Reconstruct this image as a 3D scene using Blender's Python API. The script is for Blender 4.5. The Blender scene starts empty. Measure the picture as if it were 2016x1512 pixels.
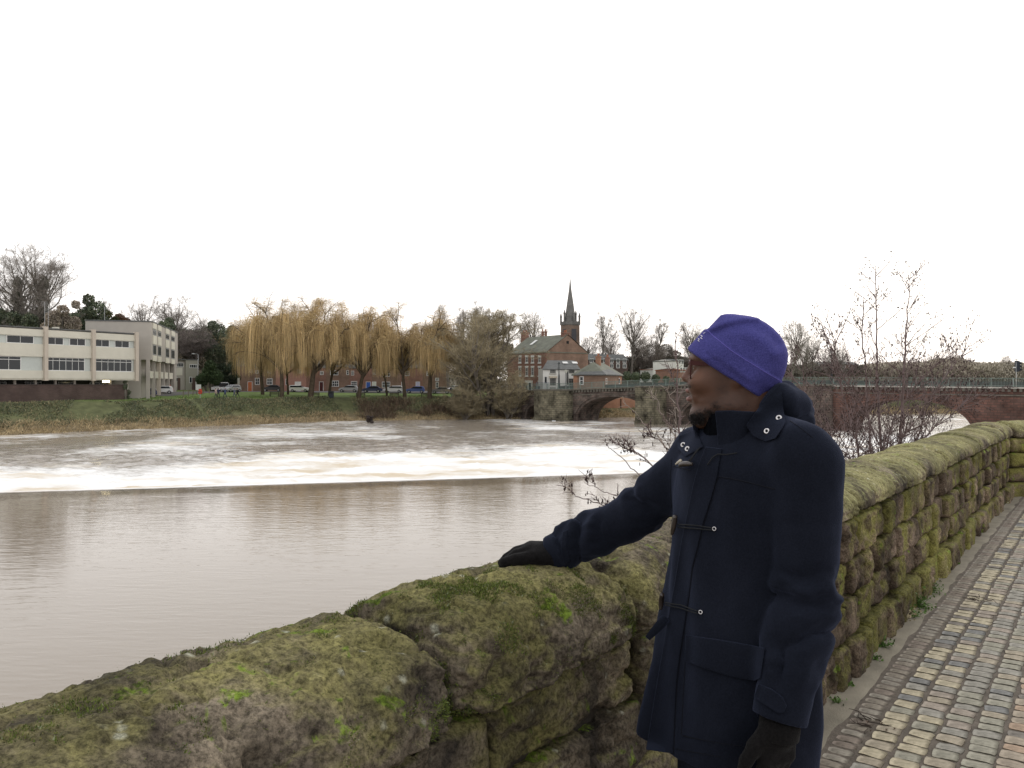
import bpy, math, random
import numpy as np
from mathutils import Vector, Matrix
from mathutils.bvhtree import BVHTree

R = math.radians
sc = bpy.context.scene
col = sc.collection

# ------------------------------------------------------------------ camera
EYE = 1.60
FPX = 1567.0          # focal length in pixels of the 2016 px wide photograph
cam = bpy.data.cameras.new('camera')
cam.sensor_width = 36.0
cam.lens = FPX / 2016.0 * 36.0
cam.clip_start = 0.05
cam.clip_end = 6000
cam_ob = bpy.data.objects.new('camera', cam)
col.objects.link(cam_ob)
cam_ob.location = (0, 0, EYE)
cam_ob.rotation_euler = (R(90), 0, 0)
sc.camera = cam_ob

# ------------------------------------------------------------------ overcast sky and weak sun
SUN_EL, SUN_AZ = 26.0, 38.0      # azimuth measured from +Y towards +X
world = bpy.data.worlds.new('World')
sc.world = world
world.use_nodes = True
wn, wl = world.node_tree.nodes, world.node_tree.links
wn.clear()
w_out = wn.new('ShaderNodeOutputWorld')
sky = wn.new('ShaderNodeTexSky')
sky.sky_type = 'NISHITA'
sky.sun_disc = False
sky.sun_elevation = R(SUN_EL)
sky.sun_rotation = R(SUN_AZ)
sky.dust_density = 4.0
bg1 = wn.new('ShaderNodeBackground')
bg1.inputs['Strength'].default_value = 0.10
wl.new(sky.outputs[0], bg1.inputs['Color'])
# closed cloud cover: nearly even white, a little warmer low down
tc = wn.new('ShaderNodeTexCoord')
sep = wn.new('ShaderNodeSeparateXYZ')
wl.new(tc.outputs['Generated'], sep.inputs[0])
nz = wn.new('ShaderNodeTexNoise')
nz.inputs['Scale'].default_value = 2.2
nz.inputs['Detail'].default_value = 3
wl.new(tc.outputs['Generated'], nz.inputs['Vector'])
ramp = wn.new('ShaderNodeValToRGB')
ramp.color_ramp.elements[0].position = 0.0
ramp.color_ramp.elements[0].color = (0.99, 0.93, 0.88, 1)
ramp.color_ramp.elements[1].position = 0.30
ramp.color_ramp.elements[1].color = (0.99, 0.99, 1.0, 1)
wl.new(sep.outputs['Z'], ramp.inputs[0])
bg2 = wn.new('ShaderNodeBackground')
wl.new(ramp.outputs[0], bg2.inputs['Color'])
mth = wn.new('ShaderNodeMath')
mth.operation = 'MULTIPLY_ADD'
wl.new(nz.outputs['Fac'], mth.inputs[0])
mth.inputs[1].default_value = 0.22
mth.inputs[2].default_value = 1.16
low = wn.new('ShaderNodeMapRange')      # thin cloud low down is the brightest part of a winter sky
low.inputs[1].default_value = 0.0; low.inputs[2].default_value = 0.55; low.inputs[3].default_value = 1.45; low.inputs[4].default_value = 0.95
wl.new(sep.outputs['Z'], low.inputs[0])
ml = wn.new('ShaderNodeMath'); ml.operation = 'MULTIPLY'
wl.new(mth.outputs[0], ml.inputs[0]); wl.new(low.outputs[0], ml.inputs[1])
wl.new(ml.outputs[0], bg2.inputs['Strength'])
mixw = wn.new('ShaderNodeMixShader')
mixw.inputs[0].default_value = 0.90
wl.new(bg1.outputs[0], mixw.inputs[1])
wl.new(bg2.outputs[0], mixw.inputs[2])
wl.new(mixw.outputs[0], w_out.inputs[0])

sun = bpy.data.lights.new('sun', 'SUN')
sun.energy = 0.7
sun.angle = R(20)
sun.color = (1.0, 0.94, 0.86)
sun_ob = bpy.data.objects.new('sun', sun)
col.objects.link(sun_ob)
_sd = Vector((math.sin(R(SUN_AZ)) * math.cos(R(SUN_EL)), math.cos(R(SUN_AZ)) * math.cos(R(SUN_EL)), math.sin(R(SUN_EL))))
sun_ob.rotation_euler = _sd.to_track_quat('Z', 'Y').to_euler()

sc.view_settings.view_transform = 'Standard'
sc.view_settings.look = 'None'
sc.view_settings.exposure = 0.0
sc.view_settings.gamma = 1.0
sc.view_settings.use_curve_mapping = False
sc.render.engine = 'CYCLES'
sc.cycles.max_bounces = 6
sc.cycles.diffuse_bounces = 3
sc.cycles.glossy_bounces = 3
sc.cycles.transparent_max_bounces = 6
sc.cycles.caustics_reflective = False
sc.cycles.caustics_refractive = False

rng = np.random.default_rng(7)
random.seed(7)

# ------------------------------------------------------------------ geometry helpers
def P(px, py, d):
    """world point seen at pixel (px, py) of the photograph, d metres in front of the camera"""
    return np.array([(px - 1008) / FPX * d, d, EYE - (py - 756) / FPX * d])

def PG(px, py, z):
    d = (EYE - z) * FPX / (py - 756)
    return np.array([(px - 1008) / FPX * d, d, z])

def make_mesh(name, V, F, col_attr=None, smooth=True, attrs=None):
    """V (n,3); F an array (m,k) or a list of such arrays"""
    V = np.asarray(V, dtype=np.float32).reshape(-1, 3)
    if isinstance(F, np.ndarray):
        F = [F]
    F = [np.asarray(f, dtype=np.int32) for f in F if len(f)]
    me = bpy.data.meshes.new(name)
    me.vertices.add(len(V))
    me.vertices.foreach_set('co', V.ravel())
    nl = sum(f.size for f in F)
    npoly = sum(len(f) for f in F)
    me.loops.add(nl)
    me.polygons.add(npoly)
    if nl:
        me.loops.foreach_set('vertex_index', np.concatenate([f.ravel() for f in F]))
        tot = np.concatenate([np.full(len(f), f.shape[1], dtype=np.int32) for f in F])
        start = np.concatenate([[0], np.cumsum(tot)[:-1]]).astype(np.int32)
        me.polygons.foreach_set('loop_start', start)
        me.polygons.foreach_set('loop_total', tot)
        me.polygons.foreach_set('use_smooth', np.full(npoly, smooth, dtype=bool))
    if col_attr is not None:
        c = np.asarray(col_attr, dtype=np.float32)
        if c.shape[1] == 3:
            c = np.concatenate([c, np.ones((len(c), 1), np.float32)], 1)
        a = me.color_attributes.new('Col', 'FLOAT_COLOR', 'POINT')
        a.data.foreach_set('color', c.ravel())
    for k, v in (attrs or {}).items():
        a = me.attributes.new(k, 'FLOAT', 'POINT')
        a.data.foreach_set('value', np.asarray(v, dtype=np.float32))
    me.update(calc_edges=True)
    return me

def link(name, me, mat=None, parent=None, loc=None, kind=None):
    o = bpy.data.objects.new(name, me)
    col.objects.link(o)
    if mat is not None and me is not None and len(me.materials) == 0:
        me.materials.append(mat)
    if parent is not None:
        o.parent = parent
    if loc is not None:
        o.location = loc
    if kind:
        o['kind'] = kind
    return o

def thing(name, label, cat, loc=(0, 0, 0), group=None, rz=0.0):
    o = bpy.data.objects.new(name, None)
    col.objects.link(o)
    o.location = loc
    o.rotation_euler = (0, 0, rz)
    o['label'] = label
    o['category'] = cat
    if group:
        o['group'] = group
    return o

def tag(o, label, cat, group=None):
    o['label'] = label
    o['category'] = cat
    if group:
        o['group'] = group
    return o

def copy_tree(o, parent=None):
    c = o.copy()
    col.objects.link(c)
    if parent is not None:
        c.parent = parent
        for k in ('label', 'category', 'group'):
            if k in c and parent is not None and k != 'label':
                del c[k]
    for ch in [x for x in o.children]:
        copy_tree(ch, c)
    return c

CUBE_F = np.array([[0, 3, 2, 1], [4, 5, 6, 7], [0, 1, 5, 4], [1, 2, 6, 5], [2, 3, 7, 6], [3, 0, 4, 7]])

class MB:
    """collects pieces into one mesh"""
    def __init__(self, flat=True):
        self.V, self.F, self.C, self.n, self.flat = [], [], [], 0, flat
    def add(self, V, F, c=None):
        V = np.asarray(V, dtype=np.float64).reshape(-1, 3)
        if isinstance(F, np.ndarray):
            F = [F]
        for f in F:
            if len(f):
                self.F.append(np.asarray(f) + self.n)
        self.V.append(V)
        if c is not None:
            self.C.append(np.tile(np.asarray(c, float)[None, :3], (len(V), 1)) if np.ndim(c) == 1 else c)
        self.n += len(V)
        return self
    def box(self, x0, x1, y0, y1, z0, z1, c=None, M=None):
        V = np.array([[x0, y0, z0], [x1, y0, z0], [x1, y1, z0], [x0, y1, z0],
                      [x0, y0, z1], [x1, y0, z1], [x1, y1, z1], [x0, y1, z1]], float)
        if M is not None:
            V = V @ M[:3, :3].T + M[:3, 3]
        return self.add(V, CUBE_F, c)
    def tube(self, pts, rad, n=8, c=None, cap=True):
        V, F = tube(pts, rad, n, cap)
        return self.add(V, F, c)
    def ball(self, ctr, r, c=None, n=8):
        V, F = uvball(n, n)
        V = V * np.asarray(r if np.ndim(r) else (r, r, r)) + np.asarray(ctr)
        return self.add(V, F, c)
    def prism(self, outline, y0, y1, c=None, M=None, flip=False):
        """outline [(x,z)..] counter clockwise seen from -y, extruded from y0 to y1"""
        o = np.asarray(outline, float)
        n = len(o)
        V = np.concatenate([np.c_[o[:, 0], np.full(n, y0), o[:, 1]], np.c_[o[:, 0], np.full(n, y1), o[:, 1]]])
        if M is not None:
            V = V @ M[:3, :3].T + M[:3, 3]
        i = np.arange(n)
        side = np.c_[i, i + n, (i + 1) % n + n, (i + 1) % n]
        caps = [np.arange(n)[None, :], (np.arange(n)[::-1] + n)[None, :]]
        return self.add(V, [side] + caps, c)
    def mesh(self, name, smooth=False):
        if not self.V:
            return make_mesh(name, np.zeros((0, 3)), np.zeros((0, 3), int))
        V = np.concatenate(self.V)
        C = np.concatenate(self.C) if self.C and sum(len(c) for c in self.C) == len(V) else None
        d = {}
        for f in self.F:
            d.setdefault(f.shape[1], []).append(f)
        return make_mesh(name, V, [np.concatenate(v) for v in d.values()], C, smooth)
    def build(self, name, mat, parent=None, smooth=False, loc=None, kind=None):
        return link(name, self.mesh(name, smooth), mat, parent, loc, kind)

def tube(pts, rad, n=8, cap=True):
    pts = np.asarray(pts, float)
    m = len(pts)
    rad = np.broadcast_to(np.asarray(rad, float), (m,))
    t = np.gradient(pts, axis=0)
    t /= np.linalg.norm(t, axis=1)[:, None] + 1e-12
    ref = np.array([0, 0, 1.0]) if abs(t[:, 2]).mean() < 0.8 else np.array([1.0, 0, 0])
    a = np.cross(t, ref)
    a /= np.linalg.norm(a, axis=1)[:, None] + 1e-12
    b = np.cross(t, a)
    ang = np.linspace(0, 2 * np.pi, n, endpoint=False)
    V = (pts[:, None, :] + rad[:, None, None] * (np.cos(ang)[None, :, None] * a[:, None, :] + np.sin(ang)[None, :, None] * b[:, None, :])).reshape(-1, 3)
    i = np.arange(m - 1)[:, None] * n
    j = np.arange(n)[None, :]
    F = np.stack([i + j, i + (j + 1) % n, i + n + (j + 1) % n, i + n + j], -1).reshape(-1, 4)
    Fs = [F]
    if cap:
        Fs += [np.arange(n)[::-1][None, :], (np.arange(n) + (m - 1) * n)[None, :]]
    return V, Fs

def uvball(nu=12, nv=8):
    u = np.linspace(0, 2 * np.pi, nu, endpoint=False)
    v = np.linspace(0, np.pi, nv + 1)[1:-1]
    V = [[0, 0, 1]] + [[math.sin(b) * math.cos(a), math.sin(b) * math.sin(a), math.cos(b)] for b in v for a in u] + [[0, 0, -1]]
    V = np.array(V, float)
    q, t = [], []
    for k in range(nu):
        t.append([0, 1 + k, 1 + (k + 1) % nu])
        L = 1 + (nv - 2) * nu
        t.append([len(V) - 1, L + (k + 1) % nu, L + k])
    for r in range(nv - 2):
        for k in range(nu):
            a = 1 + r * nu + k
            b = 1 + r * nu + (k + 1) % nu
            q.append([a, a + nu, b + nu, b])
    return V, [np.array(q), np.array(t)]

# ------------------------------------------------------------------ noise
def _hash(ix, iy, iz, seed):
    h = (ix.astype(np.uint32) * np.uint32(374761393) + iy.astype(np.uint32) * np.uint32(668265263)
         + iz.astype(np.uint32) * np.uint32(2147483647 - 1013904223) + np.uint32(seed * 974711 + 1))
    h = (h ^ (h >> np.uint32(13))) * np.uint32(1274126177)
    h = h ^ (h >> np.uint32(16))
    return (h & np.uint32(0xffffff)).astype(np.float32) / np.float32(0xffffff)

def vnoise(p, seed=0):
    p = np.asarray(p, np.float32)
    i = np.floor(p)
    f = p - i
    f = f * f * (3 - 2 * f)
    i = i.astype(np.int32)
    x, y, z = i[..., 0], i[..., 1], i[..., 2]
    fx, fy, fz = f[..., 0], f[..., 1], f[..., 2]
    r = 0
    for dx in (0, 1):
        wx = fx if dx else 1 - fx
        for dy in (0, 1):
            wy = wx * (fy if dy else 1 - fy)
            for dz in (0, 1):
                r = r + _hash(x + dx, y + dy, z + dz, seed) * wy * (fz if dz else 1 - fz)
    return r * 2 - 1

def fbm(p, octv=4, seed=0, gain=0.5):
    p = np.asarray(p, np.float32)
    r, a, s = 0, 1.0, 0.0
    for k in range(octv):
        r = r + a * vnoise(p * (2.03 ** k) + 17.3 * k, seed + k)
        s += a
        a *= gain
    return r / s

# ------------------------------------------------------------------ implicit surfaces
def smin(a, b, k):
    h = np.clip(0.5 + 0.5 * (b - a) / k, 0, 1)
    return b + (a - b) * h - k * h * (1 - h)

def smax(a, b, k):
    return -smin(-a, -b, k)

def sd_ell(X, Y, Z, c, r):
    q = np.sqrt(((X - c[0]) / r[0]) ** 2 + ((Y - c[1]) / r[1]) ** 2 + ((Z - c[2]) / r[2]) ** 2)
    return (q - 1) * min(r)

def sd_cap(X, Y, Z, a, b, ra, rb=None, ret_t=False):
    rb = ra if rb is None else rb
    a = np.asarray(a, float); b = np.asarray(b, float)
    d = b - a
    L = (d * d).sum()
    t = np.clip(((X - a[0]) * d[0] + (Y - a[1]) * d[1] + (Z - a[2]) * d[2]) / L, 0, 1)
    q = np.sqrt((X - a[0] - t * d[0]) ** 2 + (Y - a[1] - t * d[1]) ** 2 + (Z - a[2] - t * d[2]) ** 2) - (ra + (rb - ra) * t)
    return (q, t) if ret_t else q

def poly_sdf(A, B, poly):
    """signed distance (negative inside) of 2D points to a closed polygon"""
    poly = np.asarray(poly, float)
    d = np.full(A.shape, 1e9)
    s = np.ones(A.shape)
    n = len(poly)
    for i in range(n):
        v, w = poly[i], poly[(i + 1) % n]
        e = w - v
        wx, wy = A - v[0], B - v[1]
        t = np.clip((wx * e[0] + wy * e[1]) / (e @ e), 0, 1)
        d = np.minimum(d, (wx - e[0] * t) ** 2 + (wy - e[1] * t) ** 2)
        c1 = B >= v[1]
        c2 = B < w[1]
        c3 = e[0] * wy > e[1] * wx
        flip = (c1 & c2 & c3) | (~c1 & ~c2 & ~c3)
        s = np.where(flip, -s, s)
    return s * np.sqrt(d)

def smooth_poly(pts, n=160):
    """closed Catmull-Rom through points"""
    p = np.asarray(pts, float)
    m = len(p)
    k = max(2, n // m)
    out = []
    for i in range(m):
        a, b, c, d = p[(i - 1) % m], p[i], p[(i + 1) % m], p[(i + 2) % m]
        for t in np.arange(k) / k:
            out.append(0.5 * (2 * b + (c - a) * t + (2 * a - 5 * b + 4 * c - d) * t * t + (3 * b - a - 3 * c + d) * t ** 3))
    return np.array(out)

def surface_nets(F, ax, ay, az):
    s = F < 0
    n = (s[:-1, :-1, :-1].astype(np.int8) + s[1:, :-1, :-1] + s[:-1, 1:, :-1] + s[:-1, :-1, 1:]
         + s[1:, 1:, :-1] + s[1:, :-1, 1:] + s[:-1, 1:, 1:] + s[1:, 1:, 1:])
    I, J, K = np.nonzero((n > 0) & (n < 8))
    idm = np.full(n.shape, -1, np.int32)
    idm[I, J, K] = np.arange(len(I))
    cn = {}
    for a in (0, 1):
        for b in (0, 1):
            for c in (0, 1):
                cn[a, b, c] = F[I + a, J + b, K + c]
    acc = np.zeros((len(I), 3)); cnt = np.zeros(len(I))
    def edge(p, q):
        v0, v1 = cn[p], cn[q]
        m = (v0 < 0) != (v1 < 0)
        t = np.where(m, v0 / np.where(m, v0 - v1, 1), 0)
        for k in range(3):
            acc[:, k] += np.where(m, p[k] + (q[k] - p[k]) * t, 0)
        cnt[:] += m
    for a in (0, 1):
        for b in (0, 1):
            edge((0, a, b), (1, a, b)); edge((a, 0, b), (a, 1, b)); edge((a, b, 0), (a, b, 1))
    acc /= cnt[:, None]
    V = np.empty_like(acc)
    for k, (A, ix) in enumerate(((ax, I), (ay, J), (az, K))):
        V[:, k] = A[ix] + acc[:, k] * (A[ix + 1] - A[ix])
    quads = []
    def emit(m, off, cells):
        i, j, k = np.nonzero(m)
        i = i + off[0]; j = j + off[1]; k = k + off[2]
        q = np.stack([idm[i + c[0], j + c[1], k + c[2]] for c in cells], 1)
        fl = s[i, j, k]
        q[~fl] = q[~fl][:, ::-1]
        quads.append(q)
    emit(s[:-1, 1:-1, 1:-1] != s[1:, 1:-1, 1:-1], (0, 1, 1), [(0, -1, -1), (0, 0, -1), (0, 0, 0), (0, -1, 0)])
    emit(s[1:-1, :-1, 1:-1] != s[1:-1, 1:, 1:-1], (1, 0, 1), [(-1, 0, -1), (-1, 0, 0), (0, 0, 0), (0, 0, -1)])
    emit(s[1:-1, 1:-1, :-1] != s[1:-1, 1:-1, 1:], (1, 1, 0), [(-1, -1, 0), (0, -1, 0), (0, 0, 0), (-1, 0, 0)])
    return V, np.concatenate(quads)

def axes_of(*segs):
    """rectilinear axis from (start, stop, step) runs"""
    out = []
    for a, b, st in segs:
        out.append(np.linspace(a, b, max(2, int(round((b - a) / st)) + 1))[:-1])
    out.append([segs[-1][1]])
    return np.concatenate(out)

# ------------------------------------------------------------------ materials
MATS = {}
def new_mat(name):
    m = bpy.data.materials.new(name)
    m.use_nodes = True
    nt = m.node_tree
    return m, nt.nodes, nt.links, nt.nodes['Principled BSDF']

def node(ns, t, **kw):
    n = ns.new(t)
    for k, v in kw.items():
        if k in n.inputs.keys() if hasattr(n.inputs, 'keys') else False:
            n.inputs[k].default_value = v
        else:
            setattr(n, k, v)
    return n

def simple(name, c, rough=0.8, var=0.25, scale=6.0, bump=0.0, bscale=40.0, metal=0.0, attr=False, coord='Object', spec=0.3, var2=0.0, sheen=0.0, trans=0.0):
    """base colour broken up by two noises, optional bump; attr multiplies with the vertex colour"""
    if name in MATS:
        return MATS[name]
    m, ns, ls, b = new_mat(name)
    tcn = ns.new('ShaderNodeTexCoord')
    n1 = ns.new('ShaderNodeTexNoise')
    n1.inputs['Scale'].default_value = scale
    n1.inputs['Detail'].default_value = 5
    ls.new(tcn.outputs[coord], n1.inputs['Vector'])
    mr = ns.new('ShaderNodeMapRange')
    mr.inputs[1].default_value = 0.25
    mr.inputs[2].default_value = 0.75
    mr.inputs[3].default_value = 1 - var
    mr.inputs[4].default_value = 1 + var
    ls.new(n1.outputs['Fac'], mr.inputs[0])
    mx = ns.new('ShaderNodeVectorMath')
    mx.operation = 'SCALE'
    ls.new(mr.outputs[0], mx.inputs['Scale'])
    if attr:
        va = ns.new('ShaderNodeVertexColor')
        va.layer_name = 'Col'
        ls.new(va.outputs['Color'], mx.inputs[0])
    else:
        mx.inputs[0].default_value = c[:3]
    ls.new(mx.outputs[0], b.inputs['Base Color'])
    b.inputs['Roughness'].default_value = rough
    b.inputs['Metallic'].default_value = metal
    b.inputs['Specular IOR Level'].default_value = spec
    if sheen:
        b.inputs['Sheen Weight'].default_value = sheen
        b.inputs['Sheen Roughness'].default_value = 0.5
    if bump:
        n2 = ns.new('ShaderNodeTexNoise')
        n2.inputs['Scale'].default_value = bscale
        n2.inputs['Detail'].default_value = 4
        ls.new(tcn.outputs[coord], n2.inputs['Vector'])
        bp = ns.new('ShaderNodeBump')
        bp.inputs['Strength'].default_value = bump
        bp.inputs['Distance'].default_value = 1.0 / bscale
        ls.new(n2.outputs['Fac'], bp.inputs['Height'])
        ls.new(bp.outputs[0], b.inputs['Normal'])
    MATS[name] = m
    return m

def brick_mat(name, c1, c2, mortar, bw=0.23, bh=0.075, rough=0.9, var=0.35, mscale=0.7):
    """brick courses in the object's own x (along the wall) and z"""
    if name in MATS:
        return MATS[name]
    m, ns, ls, b = new_mat(name)
    tcn = ns.new('ShaderNodeTexCoord')
    sp = ns.new('ShaderNodeSeparateXYZ')
    ls.new(tcn.outputs['Object'], sp.inputs[0])
    ad = ns.new('ShaderNodeMath'); ad.operation = 'ADD'
    ls.new(sp.outputs['X'], ad.inputs[0]); ls.new(sp.outputs['Y'], ad.inputs[1])
    cb = ns.new('ShaderNodeCombineXYZ')
    ls.new(ad.outputs[0], cb.inputs['X']); ls.new(sp.outputs['Z'], cb.inputs['Y'])
    br = ns.new('ShaderNodeTexBrick')
    br.inputs['Scale'].default_value = 1.0
    br.inputs['Brick Width'].default_value = bw
    br.inputs['Row Height'].default_value = bh
    br.inputs['Mortar Size'].default_value = bh * 0.12
    br.inputs['Color1'].default_value = (*c1, 1)
    br.inputs['Color2'].default_value = (*c2, 1)
    br.inputs['Mortar'].default_value = (*mortar, 1)
    ls.new(cb.outputs[0], br.inputs['Vector'])
    n1 = ns.new('ShaderNodeTexNoise')
    n1.inputs['Scale'].default_value = mscale
    n1.inputs['Detail'].default_value = 7
    n1.inputs['Roughness'].default_value = 0.65
    ls.new(tcn.outputs['Object'], n1.inputs['Vector'])
    mr = ns.new('ShaderNodeMapRange')
    mr.inputs[1].default_value = 0.3; mr.inputs[2].default_value = 0.7
    mr.inputs[3].default_value = 1 - var; mr.inputs[4].default_value = 1 + var
    ls.new(n1.outputs['Fac'], mr.inputs[0])
    mx = ns.new('ShaderNodeVectorMath'); mx.operation = 'SCALE'
    ls.new(br.outputs['Color'], mx.inputs[0]); ls.new(mr.outputs[0], mx.inputs['Scale'])
    ls.new(mx.outputs[0], b.inputs['Base Color'])
    b.inputs['Roughness'].default_value = rough
    b.inputs['Specular IOR Level'].default_value = 0.2
    MATS[name] = m
    return m

def glass_mat(name='window_glass', c=(0.02, 0.025, 0.03), rough=0.08):
    if name in MATS:
        return MATS[name]
    m, ns, ls, b = new_mat(name)
    b.inputs['Base Color'].default_value = (*c, 1)
    b.inputs['Roughness'].default_value = rough
    b.inputs['Specular IOR Level'].default_value = 0.35
    MATS[name] = m
    return m
# =================================================================== TERRAIN
WX, WY = -1.463, 0.0                       # foot of the stone wall, path side
AS = np.array([0.6025, 0.7981])            # along the wall
AN = np.array([0.7981, -0.6025])           # out of the wall towards the path
def wall_pt(s, u, z):
    s, u, z = np.broadcast_arrays(np.asarray(s, float), np.asarray(u, float), np.asarray(z, float))
    return np.stack([WX + AS[0] * s + AN[0] * u, WY + AS[1] * s + AN[1] * u, z], -1)
def wall_su(x, y):
    return (x - WX) * AS[0] + (y - WY) * AS[1], (x - WX) * AN[0] + (y - WY) * AN[1]

ZU, ZD = -3.6, -4.9                        # water level above and below the weir
SHORE = [(-400, -60), (-170, 40), (-95, 80), (-64.9, 100.8), (-57.1, 110.7), (-45.8, 124.2), (-27.8, 141.5), (-10, 146.5), (-0.75, 148.0),
         (9, 150), (18.6, 154), (24.6, 157), (50, 166), (85, 172), (111, 176), (300, 200), (900, 260)]
LAND = SHORE + [(6000, 6000), (-6000, 6000), (-6000, -60)]

def sstep(x, a, b):
    t = np.clip((x - a) / (b - a), 0, 1)
    return t * t * (3 - 2 * t)

def terrain_z(x, y):
    x = np.asarray(x, float); y = np.asarray(y, float)
    s, u = wall_su(x, y)
    v = -poly_sdf(x, y, LAND)
    bumps = 0.25 * vnoise(np.stack([x * 0.2, y * 0.2, 0 * x], -1), 3)
    far = -5.6 + 0.7 * sstep(v, -3, 0) + 4.0 * sstep(v, -0.5, 11) + 0.90 * sstep(v, 11, 38)
    far = far + bumps * sstep(v, 0, 4) * (1 - sstep(v, 9, 14))
    far = far + 13 * sstep(v, 45, 95) * sstep(-x, 20, 60) + 7 * sstep(v, 40, 110) * sstep(x, 15, 40)
    near = -7 + 7.0 * sstep(u, -7.5, -0.5)
    near = np.where(u > -0.5, -0.03, near)
    return np.where(v > -4, np.maximum(far, near), near)

gx = axes_of((-3000, -420, 430), (-420, -100, 20), (-100, 60, 1.6), (60, 140, 5), (140, 460, 40), (460, 3000, 420))
gy = axes_of((-300, -20, 40), (-20, 92, 2.2), (92, 190, 1.5), (190, 320, 6), (320, 800, 80), (800, 4000, 640))
GX, GY = np.meshgrid(gx, gy, indexing='ij')
TZ = terrain_z(GX, GY)
V = np.stack([GX, GY, TZ], -1).reshape(-1, 3)
ni, nj = GX.shape
ii = (np.arange(ni - 1)[:, None] * nj + np.arange(nj - 1)[None, :]).ravel()
F = np.stack([ii, ii + nj, ii + nj + 1, ii + 1], 1)
vv = -poly_sdf(GX, GY, LAND)
nn = fbm(np.stack([GX * 0.12, GY * 0.12, 0 * GX], -1), 4, 5)
mud = np.array([0.20, 0.16, 0.095]); bank = np.array([0.11, 0.12, 0.055]); lawn = np.array([0.14, 0.205, 0.055]); wood = np.array([0.07, 0.06, 0.035])
C = np.broadcast_to(mud, GX.shape + (3,)).copy()
def blend(C, c, m):
    return C + (np.asarray(c) - C) * m[..., None]
C = blend(C, bank, sstep(vv, 2.0 + 2 * nn, 5.0))
C = blend(C, lawn, sstep(vv, 9.5 + nn, 12))
C = blend(C, wood, sstep(vv, 44, 55) * 1.0)
C = blend(C, [0.16, 0.15, 0.12], (wall_su(GX, GY)[1] > -0.6) * (GY < 120) * 1.0)
m_ground = simple('ground_soil', None, 0.95, 0.35, 0.9, bump=0.4, bscale=6, attr=True)
ground = link('ground', make_mesh('ground', V, F, C.reshape(-1, 3)), m_ground, kind='structure')

def on_ground(px, py, d0=100, d1=320):
    d = np.linspace(d0, d1, 1800)
    x = (px - 1008) / FPX * d
    z = EYE - (py - 756) / FPX * d
    g = terrain_z(x, d)
    k = np.argmax(z <= g) if (z <= g).any() else len(d) - 1
    return np.array([x[k], d[k], g[k]])

def gz(x, y):
    return float(terrain_z(np.array([x]), np.array([y]))[0])

# =================================================================== WATER
def water_mat(name, base, rough, ripples, foam):
    m, ns, ls, b = new_mat(name)
    tcn = ns.new('ShaderNodeTexCoord')
    b.inputs['Base Color'].default_value = (*base, 1)
    b.inputs['Roughness'].default_value = rough
    b.inputs['IOR'].default_value = 1.33
    prev = None
    for (sx, sy, scale, dist, strength) in ripples:
        mp = ns.new('ShaderNodeMapping')
        mp.inputs['Scale'].default_value = (sx, sy, 1)
        mp.inputs['Rotation'].default_value = (0, 0, R(-14))
        ls.new(tcn.outputs['Object'], mp.inputs[0])
        n = ns.new('ShaderNodeTexNoise')
        n.inputs['Scale'].default_value = scale
        n.inputs['Detail'].default_value = 3
        n.inputs['Distortion'].default_value = 0.4
        ls.new(mp.outputs[0], n.inputs['Vector'])
        bp = ns.new('ShaderNodeBump')
        bp.inputs['Strength'].default_value = strength
        bp.inputs['Distance'].default_value = dist
        ls.new(n.outputs['Fac'], bp.inputs['Height'])
        if prev is not None:
            ls.new(prev.outputs[0], bp.inputs['Normal'])
        prev = bp
    # ripples come and go in patches
    ls.new(prev.outputs[0], b.inputs['Normal'])
    if foam:
        at = ns.new('ShaderNodeAttribute'); at.attribute_name = 'foam'
        n = ns.new('ShaderNodeTexNoise')
        mp = ns.new('ShaderNodeMapping')
        mp.inputs['Rotation'].default_value = (0, 0, R(-14))
        mp.inputs['Scale'].default_value = (0.35, 1.0, 1)
        ls.new(tcn.outputs['Object'], mp.inputs[0])
        ls.new(mp.outputs[0], n.inputs['Vector'])
        n.inputs['Scale'].default_value = 1.1
        n.inputs['Detail'].default_value = 9
        n.inputs['Roughness'].default_value = 0.72
        n.inputs['Distortion'].default_value = 0.6
        ad = ns.new('ShaderNodeMath'); ad.operation = 'ADD'
        ls.new(at.outputs['Fac'], ad.inputs[0]); ls.new(n.outputs['Fac'], ad.inputs[1])
        mr = ns.new('ShaderNodeMapRange')
        mr.inputs[1].default_value = 0.94; mr.inputs[2].default_value = 1.22
        ls.new(ad.outputs[0], mr.inputs[0])
        # peat-stained foam: white with tan blotches
        n2 = ns.new('ShaderNodeTexNoise'); n2.inputs['Scale'].default_value = 0.35; n2.inputs['Detail'].default_value = 6
        ls.new(mp.outputs[0], n2.inputs['Vector'])
        rp = ns.new('ShaderNodeValToRGB')
        rp.color_ramp.elements[0].position = 0.50; rp.color_ramp.elements[0].color = (0.86, 0.85, 0.83, 1)
        rp.color_ramp.elements[1].position = 0.68; rp.color_ramp.elements[1].color = (0.62, 0.52, 0.38, 1)
        ls.new(n2.outputs['Fac'], rp.inputs[0])
        fb = ns.new('ShaderNodeBsdfPrincipled')
        fb.inputs['Roughness'].default_value = 0.6
        ls.new(rp.outputs[0], fb.inputs['Base Color'])
        ls.new(prev.outputs[0], fb.inputs['Normal'])
        mx = ns.new('ShaderNodeMixShader')
        ls.new(mr.outputs[0], mx.inputs[0]); ls.new(b.outputs[0], mx.inputs[1]); ls.new(fb.outputs[0], mx.inputs[2])
        out = [x for x in ns if x.type == 'OUTPUT_MATERIAL'][0]
        ls.new(mx.outputs[0], out.inputs[0])
    return m

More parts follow.
